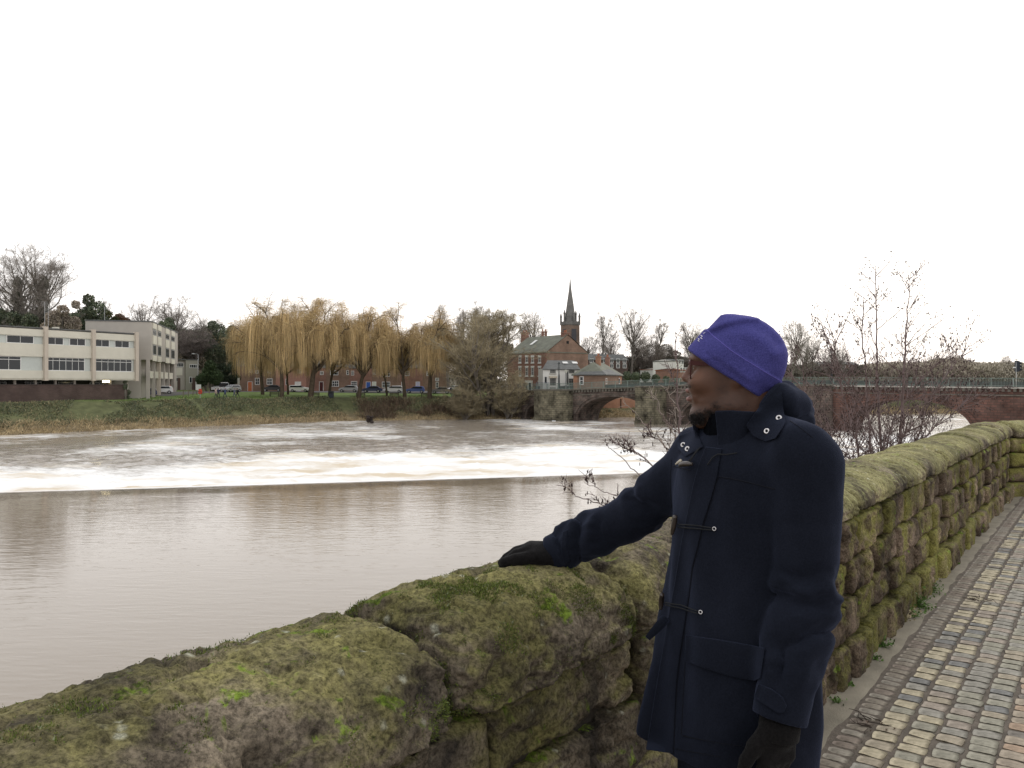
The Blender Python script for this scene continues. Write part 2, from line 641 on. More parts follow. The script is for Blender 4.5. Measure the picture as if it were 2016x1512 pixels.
CR0 = np.array([-24.5, 38.1]); CT = np.array([0.9686, 0.2486]); CC = np.array([-0.2486, 0.9686])
m_wu = water_mat('river_water_calm', (0.245, 0.20, 0.15), 0.035,
                 [(0.55, 1.6, 0.7, 0.08, 0.085), (0.45, 1.7, 3.2, 0.03, 0.24)], False)
m_wd = water_mat('river_water_rough', (0.30, 0.26, 0.215), 0.07,
                 [(0.6, 1.3, 0.8, 0.25, 0.55), (0.5, 1.3, 3.2, 0.08, 0.8)], True)

t = axes_of((-150, -75, 6), (-75, 62, 0.45), (62, 80, 6))
c = axes_of((-90, -6, 6), (-6, 0, 0.5))
T_, C_ = np.meshgrid(t, c, indexing='ij')
lip = -0.05 * sstep(C_, -3, 0) + 0.02 * vnoise(np.stack([T_ * 0.5, C_ * 0.5, 0 * T_], -1), 4) * sstep(C_, -6, -1)
Vw = np.stack([CR0[0] + CT[0] * T_ + CC[0] * C_, CR0[1] + CT[1] * T_ + CC[1] * C_, ZU + lip], -1).reshape(-1, 3)
ni, nj = T_.shape
ii = (np.arange(ni - 1)[:, None] * nj + np.arange(nj - 1)[None, :]).ravel()
river = link('river', make_mesh('river', Vw, np.stack([ii, ii + nj, ii + nj + 1, ii + 1], 1)), m_wu, kind='structure')

c = axes_of((0, 12, 0.3), (12, 50, 0.5), (50, 120, 0.8), (120, 180, 3), (180, 420, 40))
t = axes_of((-160, -75, 5), (-75, 62, 0.42), (62, 140, 4), (140, 420, 50))
T_, C_ = np.meshgrid(t, c, indexing='ij')
edge_w = 0.9 * vnoise(np.stack([T_ * 0.07, 0 * T_, 0 * T_], -1), 9)
zz = ZU - 0.05 + (ZD - ZU + 0.05) * sstep(C_, 0.0, 9.0)
q = np.stack([T_ * 0.55, C_ * 0.9, 0 * T_], -1)
rough = 0.24 * sstep(C_, 1, 8) * (1 - sstep(C_, 18, 60)) + 0.08 * sstep(C_, 2, 12)
zz = zz + rough * (fbm(q, 4, 11, 0.6) + 0.7 * np.abs(fbm(q * 2.2, 3, 21)))
hump = fbm(np.stack([T_ * 0.10, C_ * 0.07, 0 * T_], -1), 3, 31)
reach = 21 + 15 * fbm(np.stack([T_ * 0.05, 0 * T_, 0 * T_], -1), 3, 33)
foam = 0.80 * (1 - sstep(C_, reach * 0.5, reach * 2.1)) + 0.30 * sstep(C_, 8, 20) * (1 - sstep(C_, 60, 140)) + 0.40 * hump + 0.16
foam = np.where(C_ < 1.0, foam * sstep(C_, 0.15, 0.8), foam) + 0.35 * sstep(C_, 0.3, 1.5) * (1 - sstep(C_, 3, 12))
Vw = np.stack([CR0[0] + CT[0] * T_ + CC[0] * C_, CR0[1] + CT[1] * T_ + CC[1] * C_, zz], -1).reshape(-1, 3)
ni, nj = T_.shape
ii = (np.arange(ni - 1)[:, None] * nj + np.arange(nj - 1)[None, :]).ravel()
river2 = link('river_below_weir', make_mesh('river_below_weir', Vw, np.stack([ii, ii + nj, ii + nj + 1, ii + 1], 1), None, True, {'foam': foam.ravel()}), m_wd, kind='structure')
mb = MB()
for k in range(30):      # stone sill of the weir under the falling water
    a = CR0 + CT * (-150 + 7.5 * k); e = CR0 + CT * (-150 + 7.5 * (k + 1))
    Vb = []
    for q_, z_ in ((-0.8, ZU - 0.35), (0.6, ZU - 0.5), (9, ZD - 1.2), (-0.8, ZD - 2.5)):
        Vb += [[*(a + CC * q_), z_], [*(e + CC * q_), z_]]
    mb.add(Vb, np.array([[0, 1, 3, 2], [2, 3, 5, 4], [6, 4, 5, 7], [0, 6, 7, 1]]))
mb.build('weir', simple('weir_stone', (0.12, 0.10, 0.07, 1), 0.9), kind='structure')

# =================================================================== STONE WALL
def stone_mat(name, rocks, algae, algae_amt, moss_amt, lichen_amt, streak=0.0):
    m, ns, ls, b = new_mat(name)
    tcn = ns.new('ShaderNodeTexCoord')
    geo = ns.new('ShaderNodeNewGeometry')
    sp = ns.new('ShaderNodeSeparateXYZ'); ls.new(geo.outputs['Normal'], sp.inputs[0])
    oi = ns.new('ShaderNodeObjectInfo')
    def noise(scale, det=6, ro=0.6, dist=0.0, off=0.0, vec=None):
        n = ns.new('ShaderNodeTexNoise')
        n.noise_dimensions = '4D'
        n.inputs['Scale'].default_value = scale; n.inputs['Detail'].default_value = det
        n.inputs['Roughness'].default_value = ro; n.inputs['Distortion'].default_value = dist
        n.inputs['W'].default_value = off
        ls.new(vec or tcn.outputs['Object'], n.inputs['Vector'])
        return n.outputs['Fac']
    def math_(op, a, c=None, d=None):
        n = ns.new('ShaderNodeMath'); n.operation = op
        for i, x in enumerate((a, c, d)):
            if x is None: continue
            if isinstance(x, (int, float)): n.inputs[i].default_value = x
            else: ls.new(x, n.inputs[i])
        return n.outputs[0]
    def rng_(x, a, c, lo=0.0, hi=1.0):
        n = ns.new('ShaderNodeMapRange'); n.interpolation_type = 'SMOOTHSTEP'
        n.inputs[1].default_value = a; n.inputs[2].default_value = c; n.inputs[3].default_value = lo; n.inputs[4].default_value = hi
        ls.new(x, n.inputs[0]); return n.outputs[0]
    def mix(f, a, c):
        n = ns.new('ShaderNodeMix'); n.data_type = 'RGBA'
        ls.new(f, n.inputs[0])
        for i, x in ((6, a), (7, c)):
            if isinstance(x, tuple): n.inputs[i].default_value = (*x, 1)
            else: ls.new(x, n.inputs[i])
        return n.outputs[2]
    rp = ns.new('ShaderNodeValToRGB')
    e = rp.color_ramp.elements
    e[0].position = 0.36; e[0].color = (*rocks[0], 1)
    e[1].position = 0.66; e[1].color = (*rocks[2], 1)
    k = e.new(0.5); k.color = (*rocks[1], 1)
    ls.new(noise(4.2, 9, 0.68, 0.7), rp.inputs[0])
    # each stone a slightly different sandstone
    hs = ns.new('ShaderNodeHueSaturation')
    ls.new(rp.outputs[0], hs.inputs['Color'])
    ls.new(math_('MULTIPLY_ADD', oi.outputs['Random'], 0.7, 0.68), hs.inputs['Value'])
    c0 = hs.outputs[0]
    up = math_('MULTIPLY', sp.outputs['Z'], 0.10)
    am = rng_(math_('ADD', math_('ADD', noise(2.3, 8, 0.66, 0.5, 3.0), up), math_('MULTIPLY', oi.outputs['Random'], 0.12)), 0.62 - algae_amt, 0.80 - algae_amt)
    al = mix(noise(30, 5, 0.7, 0, 5), tuple(x * 0.55 for x in algae), tuple(min(1, x * 1.5) for x in algae))
    c1 = mix(am, c0, al)
    # green moss cushions
    mm = rng_(math_('ADD', noise(6.5, 7, 0.65, 0.8, 8.0), math_('MULTIPLY', up, 0.4)), 0.70 - moss_amt, 0.76 - moss_amt)
    mc = mix(noise(90, 3, 0.7, 0, 2), (0.05, 0.085, 0.012), (0.19, 0.25, 0.035))
    c2 = mix(mm, c1, mc)
    # pale lichen crusts
    vo = ns.new('ShaderNodeTexVoronoi'); vo.inputs['Scale'].default_value = 17; ls.new(tcn.outputs['Object'], vo.inputs['Vector'])
    li = math_('MULTIPLY', rng_(math_('ADD', vo.outputs['Distance'], math_('MULTIPLY', noise(60, 4, 0.7), 0.35)), 0.42, 0.22), rng_(noise(3.1, 4, 0.6, 0, 12.0), 0.62 - lichen_amt, 0.70 - lichen_amt))
    c3 = mix(math_('MULTIPLY', li, 0.75), c2, (0.36, 0.36, 0.28))
    # black pits and crevices where dirt sits
    pt = rng_(noise(26, 6, 0.75, 0.3, 20.0), 0.40, 0.30)
    c4 = mix(math_('MULTIPLY', pt, 0.8), c3, (0.018, 0.015, 0.012))
    sk = rng_(noise(75, 5, 0.8, 0.2, 31.0), 0.34, 0.66, 0.42, 1.75)
    sv = ns.new('ShaderNodeVectorMath'); sv.operation = 'SCALE'; ls.new(c4, sv.inputs[0]); ls.new(sk, sv.inputs['Scale']); c4 = sv.outputs[0]
    bt = rng_(noise(1.9, 3, 0.5, 0.6, 41.0), 0.32, 0.68, 0.62, 1.5)
    sw = ns.new('ShaderNodeVectorMath'); sw.operation = 'SCALE'; ls.new(c4, sw.inputs[0]); ls.new(bt, sw.inputs['Scale']); c4 = sw.outputs[0]
    if streak:
        mp = ns.new('ShaderNodeMapping'); mp.inputs['Rotation'].default_value = (0, 0, R(37)); mp.inputs['Scale'].default_value = (1, 9, 2)
        ls.new(tcn.outputs['Object'], mp.inputs[0])
        stn = noise(5, 7, 0.7, 1.0, 1.0, mp.outputs[0])
        sm = math_('MULTIPLY', rng_(stn, 0.50, 0.64), rng_(sp.outputs['Z'], 0.1, 0.7))
        c4 = mix(math_('MULTIPLY', sm, streak), c4, (0.36, 0.36, 0.16))
    ls.new(c4, b.inputs['Base Color'])
    b.inputs['Roughness'].default_value = 0.92
    b.inputs['Specular IOR Level'].default_value = 0.15
    b1 = ns.new('ShaderNodeBump'); b1.inputs['Strength'].default_value = 0.8; b1.inputs['Distance'].default_value = 0.02
    ls.new(noise(20, 8, 0.72, 0.4, 4), b1.inputs['Height'])
    b2 = ns.new('ShaderNodeBump'); b2.inputs['Strength'].default_value = 0.7; b2.inputs['Distance'].default_value = 0.006
    ls.new(noise(130, 5, 0.75), b2.inputs['Height']); ls.new(b1.outputs[0], b2.inputs['Normal'])
    ls.new(b2.outputs[0], b.inputs['Normal'])
    return m
M_NEAR = stone_mat('mossy_sandstone_near', ((0.026, 0.022, 0.019), (0.085, 0.070, 0.052), (0.20, 0.165, 0.12)), (0.165, 0.150, 0.060), 0.085, 0.095, 0.15)
M_CAP = stone_mat('mossy_sandstone_coping', ((0.03, 0.024, 0.018), (0.10, 0.08, 0.055), (0.20, 0.165, 0.12)), (0.175, 0.160, 0.075), 0.11, 0.05, 0.12, 0.75)
M_RUB = stone_mat('mossy_sandstone_rubble', ((0.028, 0.021, 0.015), (0.10, 0.074, 0.052), (0.22, 0.165, 0.125)), (0.120, 0.112, 0.032), 0.115, 0.085, 0.03, 0.10)

def lattice_box(nx, ny, nz):
    """vertices of a box surface grid in [-1,1]^3 with merged edges"""
    faces = []
    codes = []
    def face(fix, val, a, b, na, nb, flip):
        A, B = np.meshgrid(np.arange(na + 1), np.arange(nb + 1), indexing='ij')
        ijk = [None] * 3
        ijk[fix] = np.full(A.shape, val); ijk[a] = A; ijk[b] = B
        code = (ijk[0] * 4096 + ijk[1]) * 4096 + ijk[2]
        q = np.stack([code[:-1, :-1], code[1:, :-1], code[1:, 1:], code[:-1, 1:]], -1).reshape(-1, 4)
        faces.append(q[:, ::-1] if flip else q)
    face(0, 0, 1, 2, ny, nz, True); face(0, nx, 1, 2, ny, nz, False)
    face(1, 0, 0, 2, nx, nz, False); face(1, ny, 0, 2, nx, nz, True)
    face(2, 0, 0, 1, nx, ny, True); face(2, nz, 0, 1, nx, ny, False)
    q = np.concatenate(faces)
    uq, inv = np.unique(q, return_inverse=True)
    i = uq // (4096 * 4096); j = (uq // 4096) % 4096; k = uq % 4096
    V = np.stack([i / nx * 2 - 1, j / ny * 2 - 1, k / nz * 2 - 1], 1)
    return V, inv.reshape(-1, 4)

def stone_geo(s0, s1, u0, u1, z0, z1, step, rad, dome=0.0, amp=1.0, seed=0, frame=None, fine=False):
    """a weathered block; dome rounds the top over the wall's width; returns world vertices and quads"""
    L = np.array([s1 - s0, u1 - u0, z1 - z0]) / 2
    cen = np.array([s0 + s1, u0 + u1, z0 + z1]) / 2
    n = np.maximum(2, np.round(2 * L / step).astype(int))
    P0, Fq = lattice_box(*n)
    h = L
    r = min(rad, h.min() * 0.95)
    p = P0 * h
    q = np.clip(p, -(h - r), h - r)
    d = p - q
    dn = np.linalg.norm(d, axis=1)[:, None]
    nrm = d / np.maximum(dn, 1e-9)
    flat = dn[:, 0] < 1e-6
    p = q + nrm * r
    if dome:
        uu = p[:, 1] / h[1]
        top = (p[:, 2] + h[2]) / (2 * h[2])
        prof = np.sqrt(np.clip(1 - np.abs(uu) ** 2.3 * 0.94, 0.02, 1))
        p[:, 2] = -h[2] + (p[:, 2] + h[2]) * (1 - dome + dome * prof)
        nrm = nrm + np.c_[0 * uu, uu * top * 0.9, 0.6 * top]
        nrm /= np.linalg.norm(nrm, axis=1)[:, None]
    w = (frame or wall_pt)(p[:, 0] + cen[0], p[:, 1] + cen[1], p[:, 2] + cen[2])
    f0 = (frame or wall_pt)
    o = f0(0.0, 0.0, 0.0)
    ex, ey = f0(1.0, 0.0, 0.0) - o, f0(0.0, 1.0, 0.0) - o
    nw = nrm[:, :1] * ex + nrm[:, 1:2] * ey + nrm[:, 2:] * np.array([0, 0, 1.0])
    D = 0.017 * fbm(w * 2.8 + seed, 3, 1) + 0.010 * fbm(w * 10 + seed, 4, 2, 0.6)
    ridg = 1 - np.abs(fbm(np.c_[w[:, 0] * 5, w[:, 1] * 5, w[:, 2] * 14] + seed * 1.7, 3, 7))
    D = D - 0.010 * sstep(ridg, 0.86, 1.0)
    if fine:
        D = D + 0.0075 * fbm(w * 30, 3, 3, 0.7) + 0.0030 * fbm(w * 85, 2, 4) - 0.020 * sstep(fbm(w * 6.5 + 9, 4, 12, .6), 0.16, 0.42)
    else:
        D = D + 0.0065 * fbm(w * 24, 2, 3) - 0.014 * sstep(fbm(w * 8 + 9, 3, 12, .6), 0.14, 0.4)
    w = w + nw * (amp * D)[:, None]
    return w, Fq, nw

wall = thing('stone_wall', 'old mossy sandstone parapet wall with big rounded coping stones beside the riverside path', 'wall', (0, 0, 0))
def put_stone(name, geo, mat, parent=wall):
    o = link(name, make_mesh(name, geo[0], geo[1]), mat, parent)
    return o

ZT = 1.055
joints = [-3.2, -1.6, 0.35, 2.235, 3.04, 3.98]
s = 3.98
rs = np.random.default_rng(21)
while s < 13.9:
    s += rs.uniform(0.38, 0.62)
    joints.append(s)
joints[-1] = 14.15
moss_src = []
for k in range(len(joints) - 1):
    a, e = joints[k], joints[k + 1]
    near = k in (2, 3, 4)
    g = stone_geo(a + (.008 if near else .002), e - (.008 if near else .002), -0.53, 0.045 if near else 0.035, 0.825 + (0 if near else rs.uniform(0.025, 0.05)),
                  ZT + (0.012 if k == 3 else 0.0) + (0 if near else rs.uniform(-0.012, 0.012)),
                  0.0075 if near else (0.016 if e < 9 else 0.024), 0.085 if near else 0.045, 0.80, 1.25 if near else 0.8, k * 3.1, None, near)
    o = put_stone('coping_stone', g, M_NEAR if k <= 4 else M_CAP)
    if near:
        moss_src.append((o, g))
# rubble courses under the coping
zc = [0.0, 0.215, 0.425, 0.635, 0.835]
rubble = []
for ci in range(4):
    s = -3.2 + rs.uniform(0, 0.2)
    while s < 14.1:
        big = s < 4.0
        ln = rs.uniform(0.45, 0.8) if big else rs.uniform(0.17, 0.40)
        if ci == 0: ln *= 1.15
        rubble.append((ci, s, min(s + ln, 14.2)))
        s += ln + 0.012
for ci, a, e in rubble:
    if e < 0.9 or e - a < 0.05:
        continue
    vis_near = e < 4.2
    out = rs.uniform(-0.012, 0.05) + (0.03 if ci == 0 else 0)
    g = stone_geo(a, e, -0.26, out, zc[ci] + (-0.05 if ci == 0 else rs.uniform(0, 0.014)), zc[ci + 1] - rs.uniform(0.000, 0.010) + (0.03 if ci == 3 and a > 4 else 0),
                  0.009 if (vis_near and e > 1.3) else (0.015 if e < 8 else 0.022), rs.uniform(0.026, 0.050), 0, 1.1 if vis_near else 1.0,
                  rs.uniform(0, 50), None, vis_near)
    put_stone('stone', g, M_NEAR if vis_near else M_RUB)
core = MB()
Vc = np.concatenate([wall_pt([-3.2, 14.2, 14.2, -3.2], [-0.48, -0.48, -0.06, -0.06], -0.3), wall_pt([-3.2, 14.2, 14.2, -3.2], [-0.48, -0.48, -0.06, -0.06], 0.88)])
core.add(Vc, CUBE_F)
Vc = np.concatenate([wall_pt([-3.2, 14.2, 14.2, -3.2], [-0.60, -0.60, -0.40, -0.40], -4.5), wall_pt([-3.2, 14.2, 14.2, -3.2], [-0.56, -0.56, -0.40, -0.40], 0.80)])
core.add(Vc, CUBE_F)
core.build('mortar', simple('old_mortar', (0.045, 0.037, 0.028, 1), 0.95, 0.4, 8, bump=0.6, bscale=30), wall)
# the wall turns to the right at its far end
K = wall_pt(14.05, 0, 0)[:2]
ha = R(37.05 + 36)
A2 = np.array([math.sin(ha), math.cos(ha)]); N2 = np.array([A2[1], -A2[0]])
def wall2_pt(s, u, z):
    s, u, z = np.broadcast_arrays(np.asarray(s, float), np.asarray(u, float), np.asarray(z, float))
    return np.stack([K[0] + A2[0] * s + N2[0] * u, K[1] + A2[1] * s + N2[1] * u, z], -1)
wall2 = thing('stone_wall', 'short far stretch of the sandstone wall where it turns right beside the path', 'wall', (0, 0, 0))
s = 0.1
while s < 4.4:
    ln = rs.uniform(0.4, 0.6)
    put_stone('coping_stone', stone_geo(s, s + ln, -0.53, 0.03, 0.83, 1.07, 0.03, 0.07, 0.8, 0.9, s, wall2_pt), M_CAP, wall2)
    s += ln + 0.01
for ci in range(4):
    s = 0.0
    while s < 4.4:
        ln = rs.uniform(0.22, 0.42)
        put_stone('stone', stone_geo(s, s + ln, -0.26, rs.uniform(0, 0.05), zc[ci] - (0.05 if ci == 0 else 0), zc[ci + 1] - 0.012, 0.03, 0.06, 0, 1.0, s + ci, wall2_pt), M_RUB, wall2)
        s += ln + 0.012
mb = MB()
mb.add(np.concatenate([wall2_pt([-0.2, 5, 5, -0.2], [-0.48, -0.48, -0.06, -0.06], -0.3), wall2_pt([-0.2, 5, 5, -0.2], [-0.48, -0.48, -0.06, -0.06], 0.88)]), CUBE_F)
mb.build('mortar', MATS['old_mortar'], wall2)

# moss tufts: thousands of tiny fronds on the near stones (real geometry)
def moss_on(geo, n, seed, name, parent):
    V, Fq, N = geo
    r = np.random.default_rng(seed)
    vm = fbm(V * 6.5 + 3, 4, 40)
    vb = fbm(V * 1.9, 2, 44)
    w = sstep(fbm(V * 17, 3, 47) + 0.5 * vm + 0.35 * vb, 0.28, 0.50)
    w = w + 0.02
    ctr = r.choice(len(V), n, p=w / w.sum())
    base = V[ctr] + r.normal(0, 0.004, (n, 3))
    up = N[ctr] + r.normal(0, 0.55, (n, 3)) + np.array([0, 0, 0.35])
    up /= np.linalg.norm(up, axis=1)[:, None]
    ln = r.uniform(0.002, 0.0065, n)[:, None] * (0.6 + 0.8 * w[ctr])[:, None]
    side = np.cross(up, r.normal(0, 1, (n, 3)))
    side /= np.linalg.norm(side, axis=1)[:, None]
    wd = r.uniform(0.0008, 0.0018, n)[:, None]
    base = base - N[ctr] * 0.002
    Vt = np.stack([base - side * wd, base + side * wd, base + up * ln], 1).reshape(-1, 3)
    cols = np.array([[0.085, 0.115, 0.022], [0.14, 0.175, 0.035], [0.14, 0.13, 0.045], [0.05, 0.065, 0.018], [0.22, 0.24, 0.14]])
    ck = r.choice(5, n, p=[0.33, 0.2, 0.27, 0.15, 0.05])
    big = vm[ctr] > 0.35
    ck[big & (ck == 2)] = 1
    c = np.repeat(cols[ck] * r.uniform(0.7, 1.25, (n, 1)), 3, 0)
    return link(name, make_mesh(name, Vt, np.arange(3 * n).reshape(-1, 3), c, False), simple('moss_fronds', None, 0.9, 0.2, 60, attr=True), parent, kind='stuff')
for k, (o, g) in enumerate(moss_src):
    moss_on(g, (52000, 42000, 22000)[k], 50 + k, 'moss', o)

# =================================================================== PAVEMENT
def su_sheet(s0, s1, u0, u1, z, ns=2, nu=2):
    S, U = np.meshgrid(np.linspace(s0, s1, ns), np.linspace(u0, u1, nu), indexing='ij')
    V = wall_pt(S, U, z).reshape(-1, 3)
    ii = (np.arange(ns - 1)[:, None] * nu + np.arange(nu - 1)[None, :]).ravel()
    return V, np.stack([ii, ii + 1, ii + nu + 1, ii + nu], 1)[:, ::-1]
m_mud = simple('joint_mud', (0.125, 0.105, 0.085, 1), 0.95, 0.4, 14, bump=0.6, bscale=90)
pav = link('pavement', make_mesh('pavement', *su_sheet(-6, 20, 0.10, 3.4, 0.0012)), m_mud, kind='structure')
V, F = su_sheet(-6, 15, 0.0, 0.172, 0.0, 500, 8)
S_, U_ = wall_su(V[:, 0], V[:, 1])
V[:, 2] = 0.006 + 0.006 * fbm(V * np.array([6, 6, 1]), 3, 60) - 0.014 * sstep(U_, 0.13, 0.172) + 0.012 * (1 - sstep(U_, 0.0, 0.05))
link('mortar_strip', make_mesh('mortar_strip', V, F), simple('path_mortar', (0.215, 0.192, 0.148, 1), 0.93, 0.3, 5, bump=0.5, bscale=120), pav)

def sett_mesh(w, l, h, seed, c, dome=0.0024):
    """rounded paving block: w across the row, l along it"""
    r = np.random.default_rng(seed)
    n = 6
    g = np.linspace(-1, 1, n)
    A, B = np.meshgrid(g, g, indexing='ij')
    k = 0.06
    x = A * (1 - k * (np.abs(B) > 0.99)) ; y = B * (1 - k * (np.abs(A) > 0.99))
    z = -dome * (np.abs(A) ** 3 + np.abs(B) ** 3) * 0.8
    z = z + 0.003 * vnoise(np.stack([A * 1.5 + seed, B * 1.5, 0 * A], -1), seed)
    X = x * w / 2 + 0.0030 * vnoise(np.stack([A * 1.2 + seed * 3, B * 1.2, 0 * A], -1), 5)
    Y = y * l / 2 + 0.0016 * vnoise(np.stack([A * 2.3 + seed * 5, B * 1.2, 0 * A + 3], -1), 6)
    V = np.stack([X, Y, z + h], -1).reshape(-1, 3)
    ii = (np.arange(n - 1)[:, None] * n + np.arange(n - 1)[None, :]).ravel()
    Fq = np.stack([ii, ii + n, ii + n + 1, ii + 1], 1)
    ring = np.concatenate([np.arange(n) * n, (n - 1) * n + np.arange(1, n), (np.arange(n - 1)[::-1]) * n + n - 1, np.arange(n - 1)[::-1][:-1] + 0])
    ring = np.array(list(dict.fromkeys(ring.tolist())))
    low = V[ring].copy(); low[:, 2] = -0.03; low[:, :2] *= 1.04
    m = len(ring); o = len(V)
    j = np.arange(m)
    sd = np.stack([ring[j], o + j, o + (j + 1) % m, ring[(j + 1) % m]], 1)[:, ::-1]
    V = np.concatenate([V, low])
    cc = np.tile(np.asarray(c)[None], (len(V), 1)) * (1 + 0.18 * vnoise(V * 30 + seed, 2))[:, None]
    return V, np.concatenate([Fq, sd]), cc
SETT = {'cream': (0.42, 0.37, 0.265), 'sand': (0.34, 0.295, 0.225), 'grey': (0.27, 0.255, 0.22), 'green': (0.29, 0.275, 0.22),
        'blue': (0.19, 0.188, 0.18), 'dark': (0.195, 0.175, 0.152), 'pink': (0.31, 0.265, 0.22), 'orange': (0.34, 0.25, 0.18), 'tan': (0.32, 0.27, 0.21)}
mixes = [['cream', 'cream', 'sand', 'grey', 'dark', 'blue', 'green', 'cream'], ['cream', 'cream', 'sand', 'grey', 'green', 'cream', 'blue', 'pink'],
         ['grey', 'green', 'green', 'pink', 'grey', 'sand', 'grey', 'dark'], ['green', 'grey', 'grey', 'green', 'sand', 'grey', 'green', 'blue'],
         ['orange', 'tan', 'pink', 'orange', 'tan', 'dark', 'tan', 'orange']]
m_sett = simple('sett_stone', None, 0.85, 0.30, 45, bump=0.4, bscale=160, attr=True, spec=0.2)
cols_u = [(0.345, 'r'), (0.468, 'r'), (0.590, 'r'), (0.712, 'r')] + [(0.835 + 0.122 * k, 'o') for k in range(20)]
variants = {}
for cname, cv in SETT.items():
    for v in range(3):
        V, F, cc = sett_mesh(0.104, 0.078 + 0.004 * v, 0.006 + 0.0015 * v, len(variants) + 3, cv)
        variants[cname, v] = (V, F, cc, make_mesh('sett', V, F, cc, True))
        variants[cname, v][3].materials.append(m_sett)
blocks = []
for ci, (u, kind) in enumerate(cols_u):
    s = -5.0 + rs.uniform(0, 0.08)
    while s < 19.5:
        pitch = rs.uniform(0.080, 0.104)
        cn = mixes[min(ci, 4)][rs.integers(8)]
        blocks.append((s + pitch / 2, u + rs.normal(0, 0.003), cn, int(rs.integers(3)), rs.normal(0, 0.05), rs.uniform(0.94, 1.10), pitch))
        s += pitch
brs = []
s = 1.5
while s < 15:
    pitch = rs.uniform(0.066, 0.080)
    brs.append((s, 0.222 + rs.normal(0, 0.002), 'dark' if rs.random() < 0.5 else ('tan' if rs.random() < 0.3 else 'grey'), int(rs.integers(3)), rs.normal(0, 0.03), 1.0, pitch))
    s += pitch
def block_M(b):
    s, u, cn, v, rot, sc_, pitch = b
    p = wall_pt(s, u, 0.0)
    ang = math.atan2(AN[1], AN[0]) + rot
    return p, ang, (sc_, pitch / (0.084 + 0.004 * v) * 0.96, 1)
def in_view(b):
    p = wall_pt(b[0], b[1], 0)
    if p[1] < 0.8: return 1e9
    px = 1008 + FPX * p[0] / p[1]; py = 756 + FPX * EYE / p[1]
    return p[1] if (-60 < px < 2080 and py < 1580 and px > 1480) else 1e9
def bake(lst, name, parent):
    mb = MB()
    for b in lst:
        V, F, cc, _ = variants[b[2], b[3]]
        p, ang, scl = block_M(b)
        c_, s_ = math.cos(ang), math.sin(ang)
        W = V * np.array(scl)
        W = np.c_[W[:, 0] * c_ - W[:, 1] * s_, W[:, 0] * s_ + W[:, 1] * c_, W[:, 2]] + p
        mb.add(W, F, cc)
    o = mb.build(name, m_sett, parent, smooth=True)
    o['kind'] = 'stuff'
    return o
def place(lst, name, dark=1.0):
    for b in lst:
        p, ang, scl = block_M(b)
        o = bpy.data.objects.new(name, variants[b[2], b[3]][3])
        col.objects.link(o)
        o.parent = pav
        o.location = p; o.rotation_euler = (0, 0, ang); o.scale = scl
blocks.sort(key=in_view)
place(blocks[:300], 'sett')
bake(blocks[300:], 'sett', pav)
brs = sorted(brs, key=in_view)
# worn edging bricks: their own muted colours
for cn, cv in (('eb1', (0.235, 0.205, 0.165)), ('eb2', (0.26, 0.235, 0.195)), ('eb3', (0.205, 0.17, 0.14))):
    for v in range(3):
        V, F, cc = sett_mesh(0.104, 0.070 + 0.004 * v, 0.007, len(variants) + 3, cv, 0.006)
        variants[cn, v] = (V, F, cc, make_mesh('brick', V, F, cc, True))
        variants[cn, v][3].materials.append(m_sett)
brs = [(b[0], b[1], ('eb1', 'eb2', 'eb3')[int(rs.integers(3))], b[3], b[4], b[5], b[6]) for b in brs]
place(brs[:180], 'brick')
# carriageway beyond the setts
V, F = su_sheet(-8, 20, 3.4, 14, 0.0)
link('road', make_mesh('road', V, F), simple('asphalt', (0.06, 0.06, 0.06, 1), 0.9, 0.3, 20, bump=0.5, bscale=150), kind='structure')
# =================================================================== BRIDGE
BA = np.array([4.8, 145.5]); BB = np.array([58.2, 100.8])
BL = np.linalg.norm(BB - BA); BD = (BB - BA) / BL; BN = np.array([BD[1], -BD[0]])   # BN: towards the camera side
if BN @ (-BA) < 0: BN = -BN
BW = 6.6
def b_pt(s, w, z):
    s, w, z = np.broadcast_arrays(np.asarray(s, float), np.asarray(w, float), np.asarray(z, float))
    return np.stack([BA[0] + BD[0] * s + BN[0] * w, BA[1] + BD[1] * s + BN[1] * w, z], -1)
def b_s(px):
    k = (px - 1008) / FPX
    return (BA[0] - k * BA[1]) / (k * BD[1] - BD[0])
def b_depth(s): return BA[1] + BD[1] * s
def b_z(px, py): return EYE - (py - 756) / FPX * b_depth(b_s(px))
def deck(s):
    return np.interp(s, [-30, 0, 8, 35, 70, 85, 110], [0.30, 0.36, 0.52, 1.45, 1.1, 0.95, 0.7])
arches = []   # (s0, s1, spring z, rise)
def arch_px(p0, p1, pcrown_y, spring=-4.9):
    s0, s1 = b_s(p0), b_s(p1)
    zc_ = b_z((p0 + p1) / 2, pcrown_y)
    arches.append((s0, s1, spring, zc_ - spring))
arch_px(1036, 1075, 797)
arch_px(1137, 1286, 781)
arch_px(1340, 1505, 780)
arch_px(1668, 1915, 787)
def soffit(s):
    for a, e, z0, ri in arches:
        if a < s < e:
            x = (s - (a + e) / 2) / ((e - a) / 2)
            return z0 + ri * math.sqrt(max(0.0, 1 - abs(x) ** 2.1)) ** 0.92
    return -8.0
m_bst = brick_mat('bridge_sandstone', (0.125, 0.092, 0.078), (0.09, 0.076, 0.066), (0.07, 0.058, 0.05), 0.75, 0.34, 0.92, 0.85, 0.6)
m_pier = brick_mat('pier_sandstone', (0.16, 0.145, 0.10), (0.115, 0.105, 0.075), (0.09, 0.08, 0.06), 0.8, 0.36, 0.92, 0.95, 0.6)
m_red = brick_mat('red_sandstone', (0.14, 0.073, 0.058), (0.10, 0.060, 0.050), (0.08, 0.055, 0.047), 0.7, 0.33, 0.92, 0.7, 0.35)
m_cop = simple('stone_cornice', (0.13, 0.12, 0.10, 1), 0.9, 0.4, 2)
